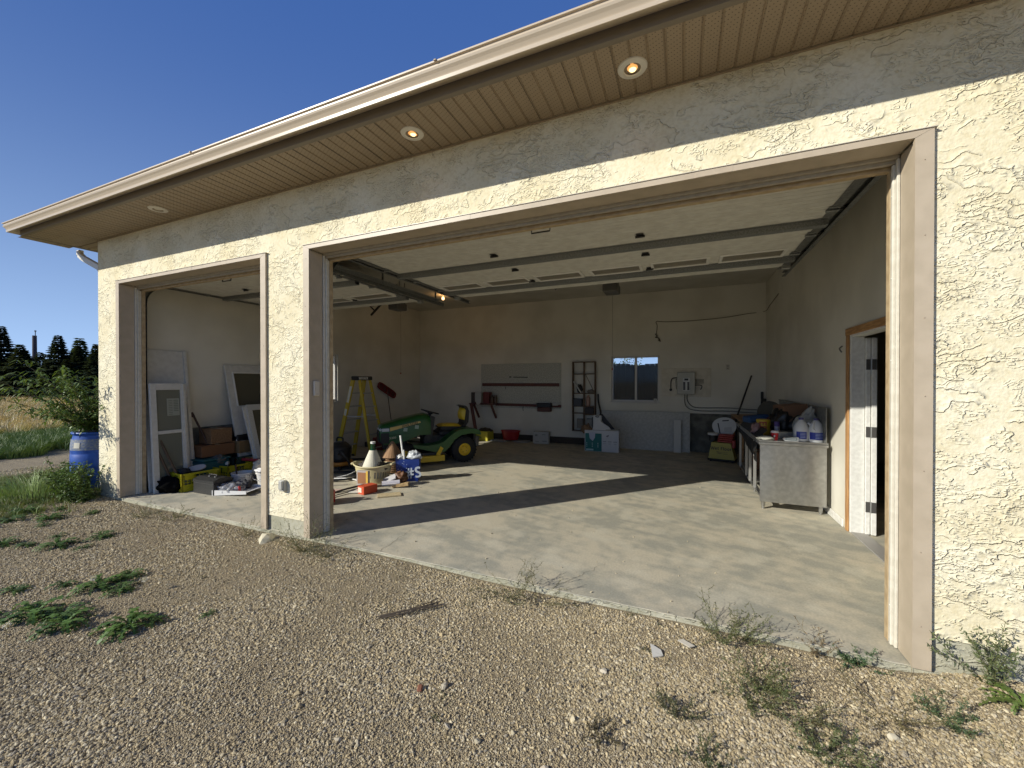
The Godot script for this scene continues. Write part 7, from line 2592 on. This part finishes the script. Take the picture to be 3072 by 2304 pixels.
	s.grid(16, 12, func(u, v):
		var x: float = -0.342 + 0.684 * u
		var y: float = 0.105 + 0.715 * v
		return V(x, y, 0.004 + 0.011 * sin(PI * u) * sin(PI * v) + 0.006 * sin(u * 9.0 + v * 1.3) * sin(PI * v) * sin(PI * u)), V(0, 0, 1))
	s.flat()
	s.span(V(-0.345, 0.103, -0.02), V(0.345, 0.823, 0.002), 0.002)
	part("side_panel", s, steel, o)
	s = Sh.new()
	s.box(V(0.352, 1.075, -1.34), V(0.014, 0.44, 2.6), 0.004)
	s.box(V(0.352, 1.298, -1.34), V(0.03, 0.012, 2.6), 0.004)
	part("backsplash", s, MT(Color(0.2, 0.2, 0.18), Color(0.3, 0.3, 0.27), 0.02, 1.2, 0.4, 0.0, 54, 0.7), o)
	for e in [[-0.3, -0.06], [0.3, -0.06], [-0.27, -0.93], [-0.23, -2.03], [0.3, -2.3]]:
		s = Sh.new()
		s.lathe([Vector2(0.026, 0.14), Vector2(0.026, 0.09), Vector2(0.02, 0.03), Vector2(0.016, 0.028), Vector2(0.016, 0.0), Vector2(0, 0)], 14, Transform3D(Basis.IDENTITY, V(e[0], 0, e[1])))
		s.box(V(e[0], 0.14, e[1]), V(0.06, 0.03, 0.06), 0.004)
		part("leg", s, steel, o)
	for z in [-0.5, -0.93, -1.3, -2.03]:
		s = Sh.new()
		s.box(V(-0.33, 0.49, z), V(0.036, 0.67, 0.036), 0.004)
		part("post", s, M(0.4, 0.39, 0.36, 0.4, 0.6), o)
	s = Sh.new()
	s.box(V(-0.31, 0.15, -1.2), V(0.05, 0.03, 2.36), 0.003)
	s.box(V(0.02, 0.165, -1.6), V(0.62, 0.015, 1.5), 0.003)
	part("lower_shelf", s, steel, o)
	# on the counter
	var ct := 0.883
	for k in 2:
		o = thing("bleach_jug", ["white bleach jug with its label turned half away, left of the pair", "white bleach jug with a broad blue label, by the wall"][k], "jug", V([1.385, 1.535][k], ct - 0.02, [-3.18, -3.14][k]), [0.5, -0.05][k], "bleach jugs on the counter")
		s = Sh.new()
		s.lathe([Vector2(0, 0), Vector2(0.078, 0), Vector2(0.084, 0.01), Vector2(0.084, 0.13), Vector2(0.08, 0.17), Vector2(0.06, 0.225), Vector2(0.032, 0.262), Vector2(0.024, 0.27), Vector2(0.024, 0.28)], 26, Transform3D.IDENTITY, true)
		part("jug_body", s, M(0.62, 0.63, 0.64, 0.35), o)
		s = Sh.new()
		s.lathe([Vector2(0.027, 0.272), Vector2(0.028, 0.296), Vector2(0, 0.298)], 16)
		part("cap", s, M(0.05, 0.04, 0.16, 0.4), o)
		s = Sh.new()
		var a0: float = [1.55, 0.55][k]
		var w: float = [1.35, 2.1][k]
		s.grid(18, 1, func(u, v):
			var a: float = a0 + u * w
			return V(cos(a) * 0.0852, 0.035 + 0.09 * v, sin(a) * 0.0852), V(0, 0, 1))
		var lb := part("blue_label", s, M(0.02, 0.035, 0.3, 0.4), o)
		s = Sh.new()
		for i in 4:
			s.grid(10, 1, func(u, v):
				var a: float = a0 + w * (0.12 + 0.5 * u)
				return V(cos(a) * 0.0862, 0.05 + 0.018 * i + 0.008 * v, sin(a) * 0.0862), V(0, 0, 1))
		part("print_lines", s, M(0.3, 0.36, 0.62, 0.4), lb)
		s = Sh.new()
		s.tube(curve([V(0.05, 0.235, 0.05), V(0.062, 0.21, 0.07), V(0.075, 0.16, 0.05), V(0.07, 0.135, 0.045)] if k == 0 else [V(-0.03, 0.255, 0.03), V(-0.045, 0.22, 0.06), V(-0.05, 0.17, 0.072), V(-0.03, 0.145, 0.078)], 4), 0.012, 7)
		part("handle", s, M(0.66, 0.67, 0.68, 0.35), o)
	o = thing("red_cup", "red paper coffee cup with white lid at the counter's front edge", "cup", V(1.085, ct - 0.02, -3.1))
	s = Sh.new()
	s.lathe([Vector2(0, 0), Vector2(0.03, 0), Vector2(0.042, 0.105), Vector2(0, 0.105)], 20)
	part("cup_body", s, M(0.55, 0.015, 0.025, 0.5), o)
	s = Sh.new()
	s.lathe([Vector2(0.046, 0.1), Vector2(0.046, 0.112), Vector2(0.041, 0.114), Vector2(0.041, 0.124), Vector2(0, 0.124)], 20)
	part("lid", s, M(0.75, 0.74, 0.72, 0.4), o)
	s = Sh.new()
	s.prism(PackedVector2Array([Vector2(0, -0.016), Vector2(0.013, 0.0), Vector2(0, 0.016), Vector2(-0.013, 0.0)]), 0.002, Transform3D(rx(7), V(-0.01, 0.06, 0.0355)))
	part("white_leaf", s, M(0.75, 0.72, 0.7, 0.5), o)
	o = thing("soap_bottle", "white bottle with green outline lying flat on the counter", "bottle", V(1.255, ct, -3.1), deg_to_rad(3))
	s = Sh.new()
	s.prism(PackedVector2Array([Vector2(-0.085, 0.0), Vector2(-0.07, 0.02), Vector2(0.07, 0.035), Vector2(0.085, 0.03), Vector2(0.085, -0.02), Vector2(-0.06, -0.02)]), 0.05, Transform3D(Basis.IDENTITY, V(0, 0.0, -0.03)))
	part("bottle_body", s, M(0.74, 0.75, 0.74, 0.4), o)
	s = Sh.new()
	for e in [[V(-0.04, 0.02, 0), V(0.06, 0.024, 0)], [V(-0.04, -0.005, 0), V(0.06, -0.008, 0)], [V(0.06, 0.024, 0), V(0.06, -0.008, 0)], [V(-0.04, 0.02, 0), V(-0.062, 0.005, 0)], [V(-0.062, 0.005, 0), V(-0.04, -0.005, 0)]]:
		s.bar(e[0] + V(0, 0, 0.021), e[1] + V(0, 0, 0.021), 0.002, 0.005, V(0, 0, 1))
	part("green_outline", s, M(0.02, 0.2, 0.14, 0.5), o)
	single("crumpled_net", "crumpled white netting at the counter's front left corner", "netting", lump(71, V(0.1, 0.028, 0.05)), MT(Color(0.12, 0.12, 0.1), Color(0.72, 0.7, 0.6), 0.25, 6.0, 0.8, 0.0, 55), V(0.98, ct + 0.01, -3.05))
	s = Sh.new()
	s.box(V(0, 0.045, 0), V(0.26, 0.09, 0.14), 0.006)
	single("metal_box", "low grey metal box behind the red cup", "box", s, steel, V(1.24, ct - 0.02, -3.42))
	o = thing("yellow_tin", "yellow tin with red lettering on the counter behind the red cup", "tin", V(1.06, ct - 0.02, -3.75))
	s = Sh.new()
	s.lathe([Vector2(0, 0), Vector2(0.085, 0), Vector2(0.09, 0.01), Vector2(0.09, 0.21), Vector2(0.085, 0.215), Vector2(0, 0.21)], 22)
	part("tin_body", s, M(0.48, 0.33, 0.025, 0.45), o)
	lettering("EB", 0.09, M(0.28, 0.03, 0.02, 0.5), o, V(-0.02, 0.13, 0.09), rz(-90), "Droid Sans", 0.9)
	o = thing("spray_can", "spray can with a violet cap beside the yellow tin", "spray can", V(1.2, ct - 0.02, -3.6))
	s = Sh.new()
	s.lathe([Vector2(0, 0), Vector2(0.033, 0), Vector2(0.033, 0.14), Vector2(0, 0.15)], 16)
	part("can_body", s, M(0.4, 0.4, 0.5, 0.35, 0.3), o)
	s = Sh.new()
	s.lathe([Vector2(0.034, 0.135), Vector2(0.034, 0.2), Vector2(0, 0.205)], 16)
	part("cap", s, M(0.1, 0.06, 0.22, 0.5), o)
	single("red_sack", "dark red sack behind the spray can", "sack", lump(73, V(0.11, 0.12, 0.1)), M(0.1, 0.02, 0.018, 0.7), V(1.2, ct + 0.09, -3.95))
	single("black_sack", "big black plastic sack slumped on the middle of the counter", "sack", lump(75, V(0.19, 0.2, 0.22)), M(0.01, 0.01, 0.011, 0.35), V(1.34, ct + 0.15, -3.85))
	s = Sh.new()
	s.box(V(0, 0, 0), V(0.3, 0.26, 0.4), 0.004, rz(6) * ry(8))
	single("open_carton", "brown carton leaning on the backsplash behind the black sack", "box", s, M(0.17, 0.09, 0.05, 0.9), V(1.42, ct + 0.28, -3.9))
	var pv := StandardMaterial3D.new()
	pv.transparency = BaseMaterial3D.TRANSPARENCY_ALPHA
	pv.albedo_color = Color(0.75, 0.76, 0.74, 0.55)
	pv.roughness = 0.3
	single("clear_bag", "clear crumpled plastic bag behind the bleach jugs", "bag", lump(77, V(0.12, 0.19, 0.09), 14), pv, V(1.48, ct + 0.17, -3.36), rz(-20))
	s = Sh.new()
	s.lathe([Vector2(0, 0), Vector2(0.18, 0.0), Vector2(0.21, 0.03), Vector2(0.215, 0.045), Vector2(0.2, 0.04), Vector2(0.0, 0.02)], 28, Transform3D(ry(20) * rx(78), V(1.3, ct + 0.2, -4.75)))
	single("round_dish", "big round dull dish standing on edge at the counter's far end", "dish", s, M(0.12, 0.11, 0.085, 0.6))
	s = Sh.new()
	s.box(V(0, 0, 0), V(0.3, 0.1, 0.24), 0.02, rz(8) * ry(15))
	single("blue_cloth", "folded blue cloth on the counter behind the yellow tin", "cloth", s, M(0.015, 0.05, 0.13, 0.9), V(1.03, ct + 0.17, -4.2))
	s = Sh.new()
	var wv := noise(4.0, 2, 93)
	s.grid(12, 10, func(u, v):
		var y: float = 0.98 - 0.34 * v * (0.35 + 0.65 * u) - 0.1 * v
		return V(0.9 + 0.12 * (1 - v) - 0.07 * sin(PI * v) + 0.03 * wv.get_noise_2d(u * 2, v * 2), y, lerpf(-4.9, -3.2, u)), V(-1, 0.5, 0))
	single("black_tarp", "black tarp draped over the counter's left edge", "tarp", s, M(0.01, 0.01, 0.01, 0.6))
	single("patterned_wrap", "crumpled patterned wrapping left of the yellow tin", "wrapping", lump(79, V(0.07, 0.09, 0.07)), MT(Color(0.1, 0.03, 0.04), Color(0.5, 0.4, 0.35), 0.2, 5.0, 0.6, 0.0, 56), V(0.97, ct + 0.05, -3.7))
	# marks on the partition: a hook and a switch
	s = Sh.new()
	s.tube(curve([V(XP - 0.01, 2.02, -2.62), V(XP - 0.04, 1.99, -2.6), V(XP - 0.03, 1.95, -2.57)], 4), 0.008, 6)
	single("wall_hook", "small grey hook on the right wall beside the door casing", "hook", s, M(0.2, 0.19, 0.17, 0.5, 0.5))

func ceiling_things() -> void:
	for e in [[-2.56, -5.4, "left of the pair of wire triangles on the ceiling"], [-0.47, -5.3, "right of the pair of wire triangles on the ceiling"]]:
		var s := Sh.new()
		s.tube([V(-0.13, 0.17, 0), V(0.0, 0.02, 0), V(0.13, 0.17, 0), V(-0.17, 0.172, 0)], 0.009, 5)
		single("wire_hanger", e[2], "hanger", s, M(0.06, 0.055, 0.045, 0.6), V(e[0], HC - 0.18, e[1]), Basis.IDENTITY, "wire triangles on the ceiling")
	var s := Sh.new()
	s.tube(curve([V(1.2, 3.7, -5.0), V(0.2, 3.7, -5.3), V(-1.2, 3.68, -5.45), V(-3.4, 3.72, -5.5)], 5), 0.008, 5)
	single("ceiling_cable", "thin dark cable running across the ceiling behind the wide door", "cable", s, M(0.06, 0.05, 0.04, 0.7))
	s = Sh.new()
	s.bar(V(-7.05, 3.5, -3.5), V(-6.62, 3.38, -4.3), 0.04, 0.03)
	s.bar(V(-6.68, 3.4, -4.2), V(-6.5, 3.25, -4.2), 0.025, 0.025, V(0, 0, 1))
	s.bar(V(-6.62, 3.15, -4.22), V(-6.28, 3.42, -4.22), 0.035, 0.035, V(0, 0, 1))
	s.bar(V(-6.35, 3.4, -4.22), V(-6.35, HC, -4.22), 0.02, 0.02, V(0, 0, 1))
	single("ceiling_bracket", "dark forked bracket hanging from the ceiling at the left", "bracket", s, dark)

func contents() -> void:
	ceiling_things()
	left_bay()
	mower()
	ladder()
	pile()
	back_wall_things()
	right_corner()
